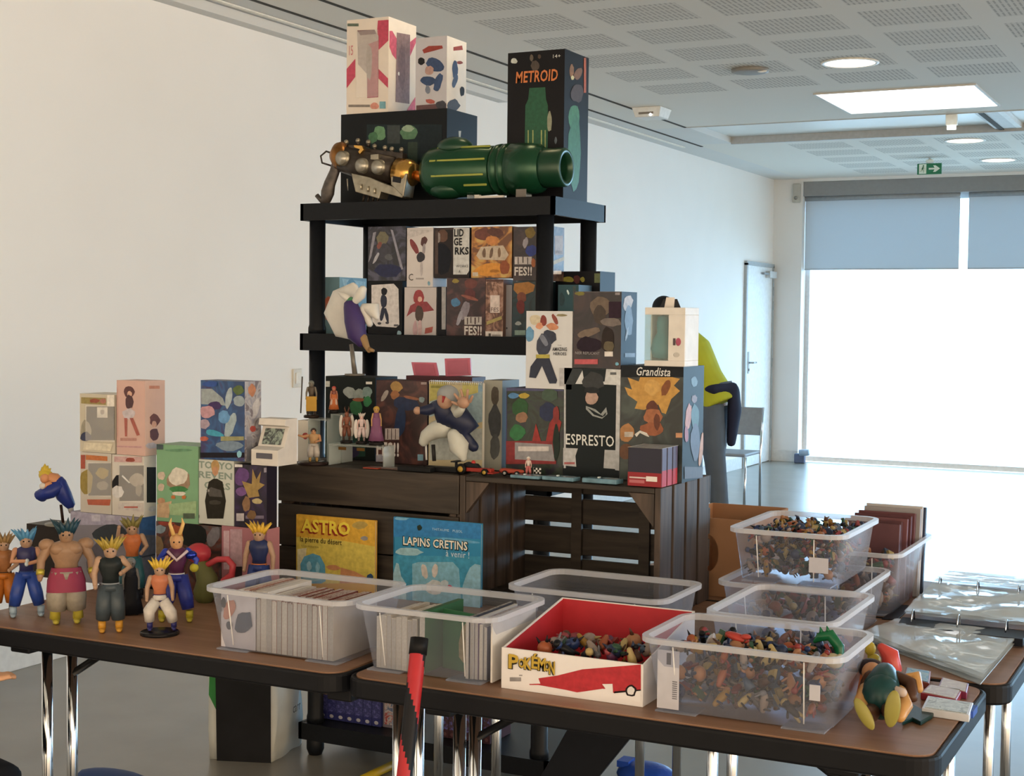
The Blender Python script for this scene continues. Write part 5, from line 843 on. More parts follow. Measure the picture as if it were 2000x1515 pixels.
o = thing('checkered_flag', 'tiny black and white checkered flag near the kart', 'flag', (aty(1040, 908, 3.40).x, 3.405, ZCR)); MB().box(0, .002, 0, .002, 0, .022, '#888888').build('stick', o)
b_ = MB(); [b_.box(.002+i*.005, .007+i*.005, 0, .001, .006+j*.005, .011+j*.005, '#dddddd' if (i+j) % 2 else '#151515') for i in range(4) for j in range(3)]; b_.build('cloth', o)
for i, (x0, x1, y, c, lab) in enumerate(((716, 745, 3.345, '#8c3a2c', 'red'), (745, 790, 3.36, '#5c4a46', 'grey printed'))):
    a = aty(x0, 910, y); b = aty(x1, 910, y); o = thing('trading_card', 'flat %s card lying on the front edge of the left crate' % lab, 'card', ((a.x+b.x)/2, y, ZCR)); w = (b.x-a.x)/2; MB().box(-w, w, -.018, .022, 0, .003, c).build('card', o); MB().box(-w*.8, w*.8, -.014, .018, .003, .0034, art(c, '#7d7472', '#3d2f2e', 60)).build('print', o)
o = thing('display_tray', 'black flat tray on the left crate beneath the crouching figure', 'tray', (aty(815, 918, 3.345).x, 3.345, ZCR)); MB().box(-.05, .05, -.02, .008, 0, .012, '#16181b').build('tray', o, bevel=.002)
for i, (x0, x1, y, dz, lab) in enumerate(((1000, 1060, 3.345, 0, 'leftmost, tapering'), (1062, 1128, 3.345, 0, 'middle, with painted white glints'), (1140, 1212, 3.345, 0, 'rightmost, in front of the lettered carton'))):
    a = aty(x0, 928, y); b = aty(x1, 928, y); o = thing('blue_packet', 'pale blue clear packet on the right crate edge, %s' % lab, 'packet', ((a.x+b.x)/2, y, ZCR), group='pale blue clear packets'); w = (b.x-a.x)/2
    MB().prismz([(-w, -.012), (w*.9, -.016), (w, .02), (w*.2, .03), (-w*.8, .022)], 0, .008+.002*i, mat('#5f8294', .2, var=.25, scale=50)).build('packet', o, bevel=.002); MB().box(-w*.2, -w*.1, -.005, .004, .0085+.002*i, .0115+.002*i, '#c9d6da').build('painted_glint', o)  # the pale block on top is a glint put in as colour
# ================================================================== BOOKS AGAINST THE CRATES
def album(label, cx0, cx1, yt, Y, base, words, F, T, z0=TZ1):
    a = aty(cx0, yt, Y); b = aty(cx1, yt, Y); o = thing('comic_album', label, 'book', ((a.x+b.x)/2, Y, z0)); w = (b.x-a.x)/2; h = a.z-z0
    MB().box(-w, w, 0, .0025, 0, h, base).box(-w, w, .0085, .011, 0, h, base).box(-w-.001, -w+.003, 0, .011, 0, h, base).build('cover', o, bevel=.0008, segs=1); MB().box(-w+.003, w-.003, .0026, .0084, .003, h-.003, '#e3dfd4').build('pages', o)
    printed(o, o.location, 'y', Y, tr(T, F), clip=(a.x, b.x, z0, a.z)); [lsurf(o, o.location, 'y', Y, k[0], T[0]+k[1]/T[2], T[1]+k[2]/T[2], T[0]+k[3]/T[2], T[1]+k[4]/T[2], mat(k[5], .4), **(k[6] if len(k) > 6 else {})) for k in words]
VA = (520, 880, 4.1667)
album('yellow comic album leaning on the crate with red and yellow block title', 579, 733, 1004, 3.285, '#c79a3a', [('ASTRO', 279, 668, 676, 560, '#8f3524', {'bold': .05, 'thick': .0018}), ('ASTRO', 290, 655, 686, 548, '#e3d04c', {'bold': .035}), ('la pierre du désert', 280, 750, 618, 694, '#3a3320', {'bold': .012}), ('TEZUKA PRODUCTION', 285, 780, 430, 764, '#7d7338')],
    [('p', [(240, 510), (880, 545), (885, 800), (700, 760), (240, 800)], '#cfa53f'), ('p', [(240, 700), (560, 720), (885, 780), (890, 1080), (250, 1080)], '#cdbd5c'), ('p', [(255, 800), (330, 790), (300, 1080), (255, 1080)], '#d8d4b0'), ('e', 765, 605, 60, 34, 0, '#a89452'), ('e', 800, 712, 30, 18, 0, '#8f8f90'), ('p', [(285, 1080), (280, 920), (310, 860), (380, 835), (440, 855), (480, 930), (485, 1060), (450, 1080)], '#5fa3c4'), ('e', 350, 940, 20, 40, 0, '#9cc9dc'), ('e', 420, 950, 18, 44, 0, '#8cc0d6'), ('e', 380, 1030, 90, 30, 0, '#84b8cd'), ('p', [(610, 950), (720, 980), (860, 1050), (860, 1078), (600, 1078)], '#c08a62'), ('e', 550, 950, 60, 22, .1, '#c08a62'), ('p', [(495, 1010), (600, 1020), (600, 1060), (490, 1040)], '#5d8a6a'), ('e', 845, 1035, 26, 40, .3, '#2d4a70')], VA)
album('blue comic album leaning on the crate, icy landscape with white lettered title', 769, 940, 1009, 3.285, '#2f86b4', [('LAPINS CRETINS', 1112, 772, 1646, 690, '#1b2326', {'bold': .06, 'thick': .0018}), ('LAPINS CRETINS', 1118, 764, 1640, 696, '#e4e4da', {'bold': .02}), ('THITAUME   PUJOL', 1352, 652, 1600, 626, '#a9cfe4'), ('à venir !', 1465, 858, 1655, 806, '#c9dfec')],
    [('p', [(1035, 525), (1750, 585), (1750, 720), (1400, 700), (1035, 700)], '#2d78b4'), ('e', 1100, 550, 60, 16, 0, '#6fa7cc'), ('e', 1160, 820, 110, 32, .05, '#93bccb'), ('e', 1560, 730, 180, 14, .1, '#5f9fc8'), ('p', [(1035, 850), (1750, 860), (1750, 1300), (1035, 1300)], '#3f93b8'), ('p', [(1190, 920), (1240, 905), (1520, 905), (1570, 960), (1590, 1300), (1190, 1300)], '#7fb6cf'), ('p', [(1060, 910), (1080, 920), (1100, 1020), (1140, 1080), (1140, 1300), (1035, 1300), (1035, 1000)], '#9ac4d6'), ('p', [(1600, 1100), (1630, 1010), (1660, 950), (1700, 920), (1745, 930), (1745, 1300), (1600, 1300)], '#8fbfd6'), ('e', 1290, 980, 26, 60, -.2, '#c9c4c0'), ('e', 1375, 975, 24, 56, .1, '#cfcac6'), ('e', 1370, 1110, 70, 60, 0, '#c6cdd2'), ('e', 1450, 1080, 34, 30, 0, '#bccbd4'), ('e', 1497, 1112, 20, 24, 0, '#b9607c'), ('e', 1250, 625, 20, 24, 0, '#223028')], VA)
# ================================================================== CLEAR BINS
def bin_(label, x0, x1, y0, y1, z0, h, a=.17, tint='#ccd2e2', rot=0, tags=(), taper=.018, group='clear plastic bins'):
    """open storage bin: rim x0..x1, y0..y1 at height z0+h"""
    cx, cy = (x0+x1)/2, (y0+y1)/2; o = thing('storage_bin', label, 'bin', (cx, cy, z0), rot, group=group); w, d = (x1-x0)/2, (y1-y0)/2; c = clear(tint, a, .14)
    ins = .012
    def ring(k, r, z): return [(x, y, z) for x, y in rrect(-w+k, w-k, -d+k, d-k, r, 5)]
    R_ = [ring(ins+taper, .035, .003), ring(ins+taper*.4, .035, h*.55), ring(ins, .035, h-.012)]
    b = MB(); n = len(R_[0]); vs = sum(R_, []); fs = [(i*n+j, i*n+(j+1) % n, (i+1)*n+(j+1) % n, (i+1)*n+j) for i in range(2) for j in range(n)]; fs.append(tuple(range(n-1, -1, -1)))
    b.add(vs, fs, c, True); b.build('tub', o)
    b = MB(); A = ring(ins, .035, h-.012); B = ring(0, .045, h-.010); C_ = ring(0, .045, h); D_ = ring(ins, .035, h); vs = A+B+C_+D_; fs = [(i*n+j, i*n+(j+1) % n, ((i+1) % 4)*n+(j+1) % n, ((i+1) % 4)*n+j) for i in range(4) for j in range(n)]
    b.add(vs, fs, clear('#dcdfe8', a+.30, .25)); b.build('rim', o)
    b = MB()
    for sx_ in (-1, 1):
        for sy_ in (-1, 1): b = MB(); b.box(sx_*(w-.075)-.04, sx_*(w-.075)+.04, sy_*(d-.05)-.03, sy_*(d-.05)+.03, 0, .003, clear(tint, a+.1, .2)); b.build('corner_foot', o)
    for sx_ in (-1, 1):   # stiffening ribs by the corners
        MB().tube([(sx_*(w-.075), -d+ins+taper-.0015, .012), (sx_*(w-.072), -d+ins-.0015, h-.014)], .0014, clear('#ffffff', .5, .2), n=5).build('rib', o)
    for t_ in tags: t_(o, w, d, h, ins, taper)
    return o
def sticker(xf0, xf1, zf0, zf1, barcode=True, blank=False):
    def f(o, w, d, h, ins, taper):
        y = -d+ins+taper*.6-.004; p = MB(); xa_, xb_ = -w+2*w*xf0, -w+2*w*xf1; za, zb = h*zf0, h*zf1
        s = MB().box(xa_, xb_, y-.001, y, za, zb, '#b6b6c0').build('sticker', o)
        if blank: return
        MB().box(xa_+(xb_-xa_)*.42, xa_+(xb_-xa_)*.62, y-.0016, y-.001, za+(zb-za)*.76, zb-(zb-za)*.04, '#55545c').build('print', s)
        for i in range(9): MB().box(xa_+(xb_-xa_)*.7, xa_+(xb_-xa_)*.92, y-.0016, y-.001, za+(zb-za)*(.18+i*.036), za+(zb-za)*(.18+i*.036+.018), '#6a6a72').build('barcode_line', s)
    return f
FBX = (-1.022, -.628, 2.555, 2.835)
BA = bin_('clear bin of manga at front left with a comic cover at its left corner', -2.065, -1.678, 2.565, 2.845, TZ1, .14, a=.08)
BB = bin_('clear bin of books and a green album, second from left on the front edge', -1.672, -1.332, 2.565, 2.845, TZ1, .14, a=.06)
BC = bin_('empty clear bin in front of the right crate, behind the red box', -1.49, -1.10, 2.915, 3.19, TZ1, .14, a=.07)
BF = bin_('clear bin crammed with toys at the front right, barcode sticker on it', FBX[0], FBX[1], FBX[2], FBX[3], TZ1, .142, a=.07, tags=[sticker(.1, .21, .06, .84), sticker(.84, .89, .42, .62, blank=True)])
B2 = bin_('clear bin half full of toys, right behind the front toy bin', -1.0, -.72, 2.862, 3.245, TZ1, .14, a=.08)
B4 = bin_('lower clear bin carrying the heaped toy bin on its rim', -1.11, -.775, 3.262, 3.655, TZ1, .13, a=.08)
B3 = bin_('clear bin heaped with small toys and stacked on top, white price label in front', -1.085, -.805, 3.268, 3.65, TZ1+.1315, .125, a=.07, tags=[sticker(.70, .86, .28, .56, blank=True)], taper=.014)
B5 = bin_('long clear bin at the back right holding upright books', -1.00, -.765, 3.675, 4.12, TZ1, .16, a=.08)
# ---- paperbacks
def manga(x, y, t, d, h, z0, spine, lab, group, lean=0, face=None, ry=0, cat='book', name='paperback'):
    o = thing(name, lab, cat, (x, y, z0), ry, group=group); o.rotation_euler.y = lean; pg = mat(['#a9a6a2', '#b5b1aa', '#9f9c99', '#bdb9b2'][int(abs(x)*997) % 4], .8, var=.08, scale=200)
    MB().box(0, t, 0, d, 0, h-.0016, pg).build('pages', o)
    MB().box(-.0004, t+.0004, 0, d, h-.0016, h, art(spine, '#c9c3bb', spine, 90) if face is None else face).box(-.0006, 0, .0005, d, 0, h, spine).box(t, t+.0006, .0005, d, 0, h, spine).build('cover', o)
    return o
r_ = random.Random(3)
sp_ = ['#c9c4bf', '#b9b0a6', '#8f4c3c', '#6d3026', '#743528', '#7b3a2c', '#c4bfb8', '#9a8f86', '#6b2f26', '#b5aca4']
x = -1.93; i = 0
while x < -1.73:
    t = r_.choice((.011, .013, .015)); manga(x, 2.598, t-.0015, r_.uniform(.17, .185), r_.uniform(.114, .120), TZ1+.0045, sp_[(i*7+3) % len(sp_)] if not (-1.89 < x < -1.76) else r_.choice(['#6d3026', '#743528', '#8a4434']), 'paperback standing in the row inside the front left bin', 'paperbacks in the front left bin'); x += t; i += 1
cv = thing('comic_book', 'comic with a pale illustrated cover facing out at the corner of front left bin', 'book', (-2.031, 2.600, TZ1+.0045))
MB().box(.004, .096, 0, .008, 0, .118, '#d0ccca').build('pages', cv)
cw = cv.location; AK = (0, 980, 3.5714)
MB().box(.003, .097, -.0012, 0, 0, .119, '#bdbac2').build('cover', cv)
printed(cv, cw, 'y', 2.5965, tr(AK, [('e', 1600, 750, 40, 70, .3, '#b07a68'), ('e', 1560, 700, 18, 36, 0, '#33333c'), ('e', 1700, 840, 60, 80, .4, '#3c465a'), ('e', 1600, 860, 20, 30, 0, '#454a58'), ('e', 1850, 720, 46, 60, 0, '#8fb6d4'), ('e', 1870, 860, 30, 40, 0, '#86aed0'), ('e', 1820, 950, 60, 40, 0, '#c9c9cf'), ('p', [(1790, 720), (1815, 720), (1835, 880), (1800, 920), (1780, 900)], '#93505c'), ('e', 1540, 740, 10, 30, 0, '#5c5c66'), ('e', 1880, 980, 18, 40, -.4, '#2c3040')]), clip=(-2.032, -1.939, TZ, TZ+.124))
for i in range(5): manga(-2.012+i*.0165, 2.64, .014, .17, r_.uniform(.118, .124), TZ1+.0045, ['#c3beb8', '#9c6a58', '#6f3a2e', '#bdb6b0', '#c9c4be'][i], 'paperback behind the comic cover in the front left bin', 'paperbacks behind the comic cover')
x = -1.622
for i in range(8):
    t = r_.choice((.0115, .0135)); manga(x, 2.60, t-.0015, .16, .108+.003*(i % 3), TZ1+.0045, ['#b9b0a2', '#c4bcae', '#a99d8c'][i % 3], 'paperback leaning at the left end of the second bin', 'paperbacks in the second bin'); x += t
o = manga(-1.518, 2.60, .012, .165, .128, TZ1+.0045, '#2f5a3a', 'green comic album standing askew in the second bin', None, face=mat('#2f5a3a', .4), ry=-.0, name='comic_album')
gb_ = thing('comic_album', 'dark green album with a tan figure print facing out in second bin', 'book', (-1.50, 2.665, TZ1+.0045), -.25); MB().box(0, .095, 0, .006, 0, .125, '#2c6040').build('cover', gb_, bevel=.0008, segs=1); MB().prism([(.048, 0.03), (.06, .02), (.093, .03), (.092, .10), (.07, .108), (.055, .09), (.047, .06)], -.0006, 0, mat('#8f8468', .5, var=.3, scale=60)).build('printed_art', gb_)
for i in range(5): manga(-1.412+i*.0095, 2.605+.002*i, .0065, .20, .125-.004*i, TZ1+.0045, ['#3d3f4a', '#c9c9cc', '#7a6a8a', '#c6c6c9', '#2c2f55'][i], 'thin magazine at the right end of the second bin', 'magazines in the second bin', name='magazine')
mg = thing('magazine', 'white magazine with a dark blue swirl picture, right end of the second bin', 'magazine', (-1.37, 2.60, TZ1+.0045), 0); MB().box(.012, .016, .0, .2, 0, .13, '#c9c7c6').build('cover', mg) if False else None
MB().box(.018, .022, .0, .2, 0, .122, '#cfccc8').build('cover', mg); MB().prism([(0, 0)]*3, 0, 0, '#333333') if False else None
# ---- red and white display box
o = thing('display_box', 'open red and white cardboard display box between the bins', 'box', (-1.17, 2.59, TZ1)); RL = o.location; Lb, Rb = -1.322-RL.x, -1.018-RL.x; hb, fb = .135, .082; D_ = .285
rd = mat('#ad2a33', .55, var=.06); wt_ = mat('#dedbdc', .5, var=.02)
MB().box(Lb, Rb, 0, .004, 0, fb, wt_).build('front_panel', o)
MB().box(Lb, Rb, D_, D_+.003, 0, hb, wt_).build('back_panel', o); MB().box(Lb+.003, Rb-.003, D_-.0012, D_, .003, hb-.002, rd).build('back_lining', o)
for s, xx in ((1, Lb), (-1, Rb)):
    vs = [(0, fb), (D_, hb), (D_, 0), (0, 0)]; e = MB(); xa_, xb_ = (xx, xx+.003) if s > 0 else (xx-.003, xx)
    e.add([(q, y+.004 if y == 0 else y, z) for q in (xa_, xb_) for y, z in vs], [(0, 1, 2, 3), (7, 6, 5, 4), (0, 4, 5, 1), (1, 5, 6, 2), (2, 6, 7, 3), (3, 7, 4, 0)], wt_).build('side_panel', o)
    q = xb_+.0004 if s > 0 else xa_-.0004; MB().add([(q, y+.004 if y == 0 else y, z) for y, z in [(0, fb-.003), (D_, hb-.003), (D_, .003), (0, .003)]], [(0, 1, 2, 3)], rd).build('side_lining', o)
MB().box(Lb+.003, Rb-.003, .004, D_-.001, 0, .003, rd).build('bottom_panel', o)
VP = (940, 1100, 3.8462)
printed(o, RL, 'y', 2.59, tr(VP, [('p', [(430, 862), (570, 842), (760, 795), (1200, 745), (1200, 950), (1000, 975), (985, 965), (985, 905), (915, 905), (935, 940), (720, 968), (640, 950), (430, 912), (365, 912), (360, 905), (445, 902)], '#ab2b34'), ('p', [(1000, 960), (1200, 945), (1200, 955), (1000, 974)], '#1c1518'), ('r', 215, 855, 300, 885, '#8d8a8c'), ('r', 285, 835, 310, 845, '#9a9799'), ('p', [(725, 968), (915, 940), (940, 945), (1000, 978), (1200, 955), (1200, 1045)], wt_), ('p', [(1000, 960), (1200, 945), (1200, 955), (1000, 974)], '#1c1518'), ('e', 1125, 955, 44, 44, 0, '#1c1518'), ('e', 1125, 955, 29, 31, 0, '#d3d0d0'), ('p', [(910, 905), (988, 903), (992, 970), (940, 945)], wt_)]), clip=(-1.322, -1.018, TZ1, TZ1+fb), off=.0006)
for dx, dy, ink, bo, th in ((-5, 5, '#2b2a20', .11, .0022), (0, 0, '#b89a3a', .03, .0026)):
    for j, (ch, x0_, x1_, yb_, yt_) in enumerate((('P', 208, 285, 785, 676), ('O', 284, 330, 780, 708), ('K', 326, 384, 792, 700), ('É', 380, 432, 786, 670), ('M', 428, 488, 800, 702), ('O', 482, 518, 806, 726), ('N', 512, 556, 830, 728))):
        lsurf(o, RL, 'y', 2.59, ch, VP[0]+(x0_+dx)/VP[2], VP[1]+(yb_+dy)/VP[2], VP[0]+(x1_+dx)/VP[2], VP[1]+(yt_+dy)/VP[2], mat(ink, .4), thick=th, bold=bo)
# ================================================================== SMALL TOYS IN THE BINS
TC = ['#7c2c2a', '#22325a', '#8c6a2c', '#242328', '#4a3024', '#8a7c74', '#2c4a38', '#5a3450', '#94684a', '#151519', '#3c4c62', '#8c4a2c', '#6a6a70', '#843a40', '#25304c', '#a08c5c']
def toy_mesh(kind, a, b, c, s):
    m = MB(); A, B, C_ = mat(a, .35), mat(b, .35), mat(c, .35)
    if kind == 0:   # standing little person
        m.tube([(0, 0, -.5*s), (0, 0, .0)], [.2*s, .24*s], A, n=8, caps='round').ball((0, 0, .32*s), .24*s, B, 8, 6).ball((0, .04*s, .42*s), (.25*s, .24*s, .2*s), C_, 8, 5)
        for q in (-1, 1): m.tube([(q*.2*s, 0, -.05*s), (q*.45*s, -.1*s, -.25*s)], .08*s, B, n=6, caps='round').tube([(q*.12*s, 0, -.5*s), (q*.18*s, -.03*s, -.85*s)], [.11*s, .09*s], C_, n=6, caps='round')
    elif kind == 1:   # round creature with ears
        m.ball((0, 0, 0), (.45*s, .38*s, .42*s), A, 10, 8).ball((0, -.25*s, -.08*s), (.3*s, .2*s, .25*s), B, 8, 6)
        for q in (-1, 1): m.tube([(q*.2*s, 0, .3*s), (q*.35*s, 0, .7*s)], [.12*s, .02*s], C_, n=6).tube([(q*.2*s, -.1*s, -.35*s), (q*.25*s, -.2*s, -.55*s)], .1*s, B, n=6, caps='round').ball((q*.16*s, -.36*s, .1*s), .06*s, '#161618', 6, 4)
    elif kind == 2:   # vehicle
        m.box(-.6*s, .6*s, -.25*s, .25*s, -.12*s, .1*s, A).prism([(-.3*s, .1*s), (.3*s, .1*s), (.2*s, .3*s), (-.2*s, .3*s)], -.2*s, .2*s, B)
        for x in (-.38, .38):
            for y in (-.26, .26): m.tube([(x*s, (y-.05)*s, -.12*s), (x*s, (y+.05)*s, -.12*s)], .14*s, C_, n=8)
    elif kind == 3:   # long eared animal lying
        m.tube([(-.5*s, 0, 0), (0, 0, .05*s), (.35*s, 0, .1*s)], [.16*s, .25*s, .2*s], A, n=8, caps='round').ball((.5*s, 0, .22*s), .2*s, B, 8, 6)
        for q in (-1, 1): m.tube([(.45*s, q*.1*s, .35*s), (.25*s, q*.16*s, .6*s)], [.07*s, .05*s], B, n=6, caps='round')
        for x in (-.35, .25):
            for q in (-1, 1): m.tube([(x*s, q*.15*s, -.05*s), (x*s+.05*s, q*.2*s, -.35*s)], .07*s, C_, n=6, caps='round')
    else:   # folded cape figure
        m.tube([(0, 0, -.6*s), (0, 0, .15*s)], [.34*s, .14*s], A, n=9).ball((0, 0, .34*s), .2*s, B, 8, 6).tube([(-.1*s, .1*s, .4*s), (0, .15*s, .8*s)], [.16*s, .02*s], C_, n=7)
    return m
protos = []
for kind in range(5):
    for v in range(5):
        a, b, c = [TC[(kind*5+v*3+j*5+v*j) % len(TC)] for j in range(3)]; protos.append((kind, toy_mesh(kind, a, b, c, 1.0)))
KN = ['little standing figure', 'round creature', 'toy vehicle', 'lying animal', 'caped figure']
_pm = {}
CNAME = ['red', 'blue', 'ochre', 'charcoal', 'brown', 'beige', 'green', 'plum', 'tan', 'black', 'slate', 'orange', 'grey', 'rose', 'navy', 'cream']
CN = [CNAME[(k*5+v*3) % 16]+' and '+CNAME[(k*5+v*3+5+v) % 16] for k in range(5) for v in range(5)]
def heap(x0, x1, y0, y1, z0, z1, s, where, group, seed, nmax=99, fill=None):
    r = random.Random(seed); pts = []; st = s*.93
    nz_ = max(1, int((z1-z0)/st)); nx = max(1, int((x1-x0)/st)); ny = max(1, int((y1-y0)/st))
    for k in range(nz_):
        for i in range(nx):
            for j in range(ny):
                if fill and not fill(i, j, k, nx, ny, nz_, r): continue
                pts.append((x0+(i+.5)*(x1-x0)/nx+r.uniform(-.1, .1)*s, y0+(j+.5)*(y1-y0)/ny+r.uniform(-.1, .1)*s, z0+(k+.5)*(z1-z0)/nz_+r.uniform(-.08, .08)*s))
    pts.sort(key=lambda p: p[1]-2*p[2]); pts = pts[:nmax]
    for p in pts:
        q = r.randrange(len(protos)); kind, mb = protos[q]
        if q not in _pm:
            o = mb.build('small_toy'); _pm[q] = o.data
        else: o = bpy.data.objects.new('small_toy', _pm[q]); col.objects.link(o)
        sc = s*r.uniform(.68, .92); o.location = p; o.rotation_euler = (r.uniform(-1.4, 1.4), r.uniform(-1.4, 1.4), r.uniform(0, 6.28)); o.scale = (sc, sc, sc)
        tag(o, '%s plastic %s %s' % (CN[q % 5 + kind*5], KN[kind].replace('little ', ''), where), 'toy', group+', '+CN[q % 5 + kind*5]+' '+KN[kind]+'s')
heap(FBX[0]+.045, FBX[1]-.045, FBX[2]+.04, FBX[3]-.04, TZ1+.010, TZ1+.135, .041, 'in the front right toy bin', 'toys in the front right bin', 11, 110)
heap(-.965, -.755, 2.90, 3.21, TZ1+.012, TZ1+.075, .045, 'in the half full toy bin', 'toys in the half full bin', 12, 50)
heap(-1.055, -.835, 3.30, 3.62, TZ1+.1315+.01, TZ1+.1315+.125, .034, 'in the stacked upper toy bin', 'toys in the stacked bin', 13, 150)
heap(-1.075, -.81, 3.30, 3.62, TZ1+.01, TZ1+.10, .05, 'in the lower bin under the stacked one', 'toys in the lower bin', 14, 36)
heap(-.965, -.80, 3.71, 3.86, TZ1+.01, TZ1+.15, .048, 'in front of the books in the long bin', 'toys in the long bin', 15, 30)
heap(-1.27, -1.04, 2.61, 2.78, TZ1+.012, TZ1+.105, .045, 'in the red and white display box', 'toys in the display box', 16, 36)
# green clawed toy and others standing proud of the front bin
def toy(name, lab, px, py, z, s, cat='toy'): p = onz(px, py, z); return thing(name, lab, cat, p, math.atan2(-p.x, p.y))
# books in the long bin
x0_ = -.96
for i, (c, h, x1_) in enumerate((('#5a3a40', .205, 0), ('#4e2d33', .21, 0), ('#6a4248', .215, .01), ('#522c33', .22, .015), ('#5d343b', .225, .02), ('#8d8a8e', .235, .03), ('#b7b5b8', .24, .03), ('#303a52', .235, .035), ('#2f7fa0', .215, .03))):
    o = thing('hardback_book', 'tall %s book in the long bin, %s' % (['mauve', 'dark wine', 'dusty rose', 'deep maroon', 'wine', 'grey', 'pale grey', 'navy', 'bright blue'][i], 'front one' if i == 0 else ('rearmost' if i == 8 else 'number %s from the front' % ['', 'two', 'three', 'four', 'five', 'six', 'seven', 'eight'][i])), 'book', (-.965+x1_, 3.87+i*.023, TZ1+.004), group='hardbacks in the long bin')
    o.rotation_euler.x = -.12 if i < 8 else -.1
    MB().box(0, .15, 0, .0025, 0, h, mat(c, .45)).box(0, .15, .0135, .016, 0, h, mat(c, .45)).box(.148, .152, 0, .016, 0, h, mat(c, .45)).build('cover', o, bevel=.001, segs=1); MB().box(.003, .147, .003, .013, .003, h-.004, '#cfccca').build('pages', o)
# ================================================================== RIGHT SIDE: DOLL, CASES, BINDERS
def rel(root): 
    RL = Vector(root.location); return lambda x, y, Y, dz=0: aty(x, y, Y)-RL+Vector((0, 0, dz))
P0 = onz(1728, 1400, TZ); P0 = Vector((P0.x, 2.66, TZ1)); o = thing('doll', 'jointed doll in a teal tunic lying back with yellow soles toward the front', 'doll', P0); u = rel(o)
tan = mat('#b98a52', .35, var=.15); teal = mat('#133838', .35, var=.2, scale=40); yls = mat('#8f8743', .35); brn = mat('#4a3022', .4, var=.2)
def P_(x, y, Y): q = u(x, y, Y); q.z = max(q.z, .012); return q
MB().ball(P_(1722, 1360, 2.68), (.036, .04, .042), teal, 16, 12).tube([P_(1722, 1345, 2.69), P_(1728, 1318, 2.74)], [.034, .024], teal, n=14, caps='round').build('tunic', o)
MB().tube([P_(1690, 1345, 2.7), P_(1682, 1370, 2.66), P_(1692, 1395, 2.63)], [.012, .014, .010], tan, n=10, caps='round').tube([P_(1758, 1350, 2.7), P_(1768, 1378, 2.66), P_(1758, 1400, 2.63)], [.012, .014, .010], tan, n=10, caps='round').build('tunic_trim', o)
for nm, (a, b, c), s in (('leg', ((1705, 1385, 2.66), (1700, 1395, 2.62), (1692, 1392, 2.60)), 1), ('leg', ((1735, 1385, 2.66), (1740, 1390, 2.62), (1741, 1388, 2.60)), 1)):
    lg = MB().tube([P_(*a), P_(*b), P_(*c)], [.016, .015, .014], brn, n=10, caps='round').build('leg', o)
Rm = Matrix.Rotation(.45, 3, 'Y'); so = MB().ball(P_(1688, 1394, 2.585), (.012, .006, .031), yls, 16, 10, R=Matrix.Rotation(-.55, 3, 'Y')).build('yellow_sole', o)
MB().ball(P_(1743, 1384, 2.585), (.014, .006, .034), yls, 16, 10, R=Matrix.Rotation(.12, 3, 'Y')).build('yellow_sole', o)
MB().tube([P_(1700, 1322, 2.74), P_(1692, 1332, 2.74), P_(1688, 1350, 2.72)], [.013, .011, .010], brn, n=10, caps='round').tube([P_(1750, 1322, 2.74), P_(1780, 1335, 2.72), P_(1782, 1360, 2.70)], [.013, .012, .011], brn, n=10, caps='round').build('arm', o)
MB().tube([P_(1762, 1325, 2.74), P_(1790, 1322, 2.74), P_(1795, 1345, 2.72)], [.008, .012, .008], tan, n=10, caps='round').build('sleeve', o)
MB().ball(P_(1703, 1313, 2.77), (.020, .020, .02), mat('#b9855f', .4), 12, 10).build('head', o); MB().ball(P_(1700, 1304, 2.785), (.026, .024, .018), mat('#2a2024', .4), 12, 8).build('cap', o)
MB().tube([P_(1732, 1340, 2.69), P_(1762, 1352, 2.66)], [.006, .009], '#b9a79c', n=8, caps='round').build('scarf', o)
o = thing('toy_cape', 'dark teal curved piece of toy cape lying right of the doll', 'toy', (onz(1795, 1400, TZ).x, 2.70, TZ1))
pc = [onz(x, y, TZ)-o.location for x, y in ((1762, 1418), (1775, 1378), (1800, 1392), (1835, 1385), (1820, 1405), (1798, 1418), (1782, 1410))]; MB().prismz([(p.x, p.y) for p in pc], .0, .008, mat('#14302f', .35)).build('cape', o, bevel=.002)
o = thing('small_toy', 'bright red curved toy standing up behind the doll', 'toy', (onz(1740, 1335, TZ).x, 2.86, TZ1)); u = rel(o)
MB().tube([Vector((0, 0, .012)), u(1742, 1300, 2.86), u(1738, 1278, 2.86), u(1722, 1264, 2.86)], [.020, .021, .018, .009], mat('#b5433c', .3, var=.12), n=14, caps='round').build('body', o)
o = thing('small_toy', 'small yellow and orange toy figure behind the doll head', 'toy', (onz(1703, 1330, TZ).x, 2.89, TZ1)); u = rel(o)
MB().tube([Vector((0, 0, .012)), u(1700, 1300, 2.89)], [.018, .014], mat('#b9683c', .4), n=10, caps='round').ball(u(1708, 1288, 2.88), .012, mat('#b5a03c', .35), 10, 8).ball(u(1699, 1266, 2.88), (.012, .01, .014), mat('#b5a03c', .35), 10, 8).tube([u(1700, 1300, 2.89), u(1700, 1270, 2.88)], .006, mat('#b5a03c', .35), n=8).build('body', o)
def flat_case(lab, quad, th, top_c, edge_c, extra=None, z=TZ1, name='game_case', group=None):
    P = [onz(x, y, z+th) for x, y in quad]; c = sum(P, Vector())/4; c.z = z; o = thing(name, lab, 'case', c, group=group)
    if (P[1]-P[0]).cross(P[2]-P[1]).z < 0: P = P[::-1]
    MB().prismz([((p-c).x, (p-c).y) for p in P], 0, th, mat(edge_c, .3)).build('case_shell', o, bevel=.001, segs=1)
    MB().prismz([((p-c).x*.88, (p-c).y*.88) for p in P], th, th+.0008, top_c if not isinstance(top_c, str) else mat(top_c, .25)).build('inlay', o)
    if extra: extra(o, P, c, th)
    return o
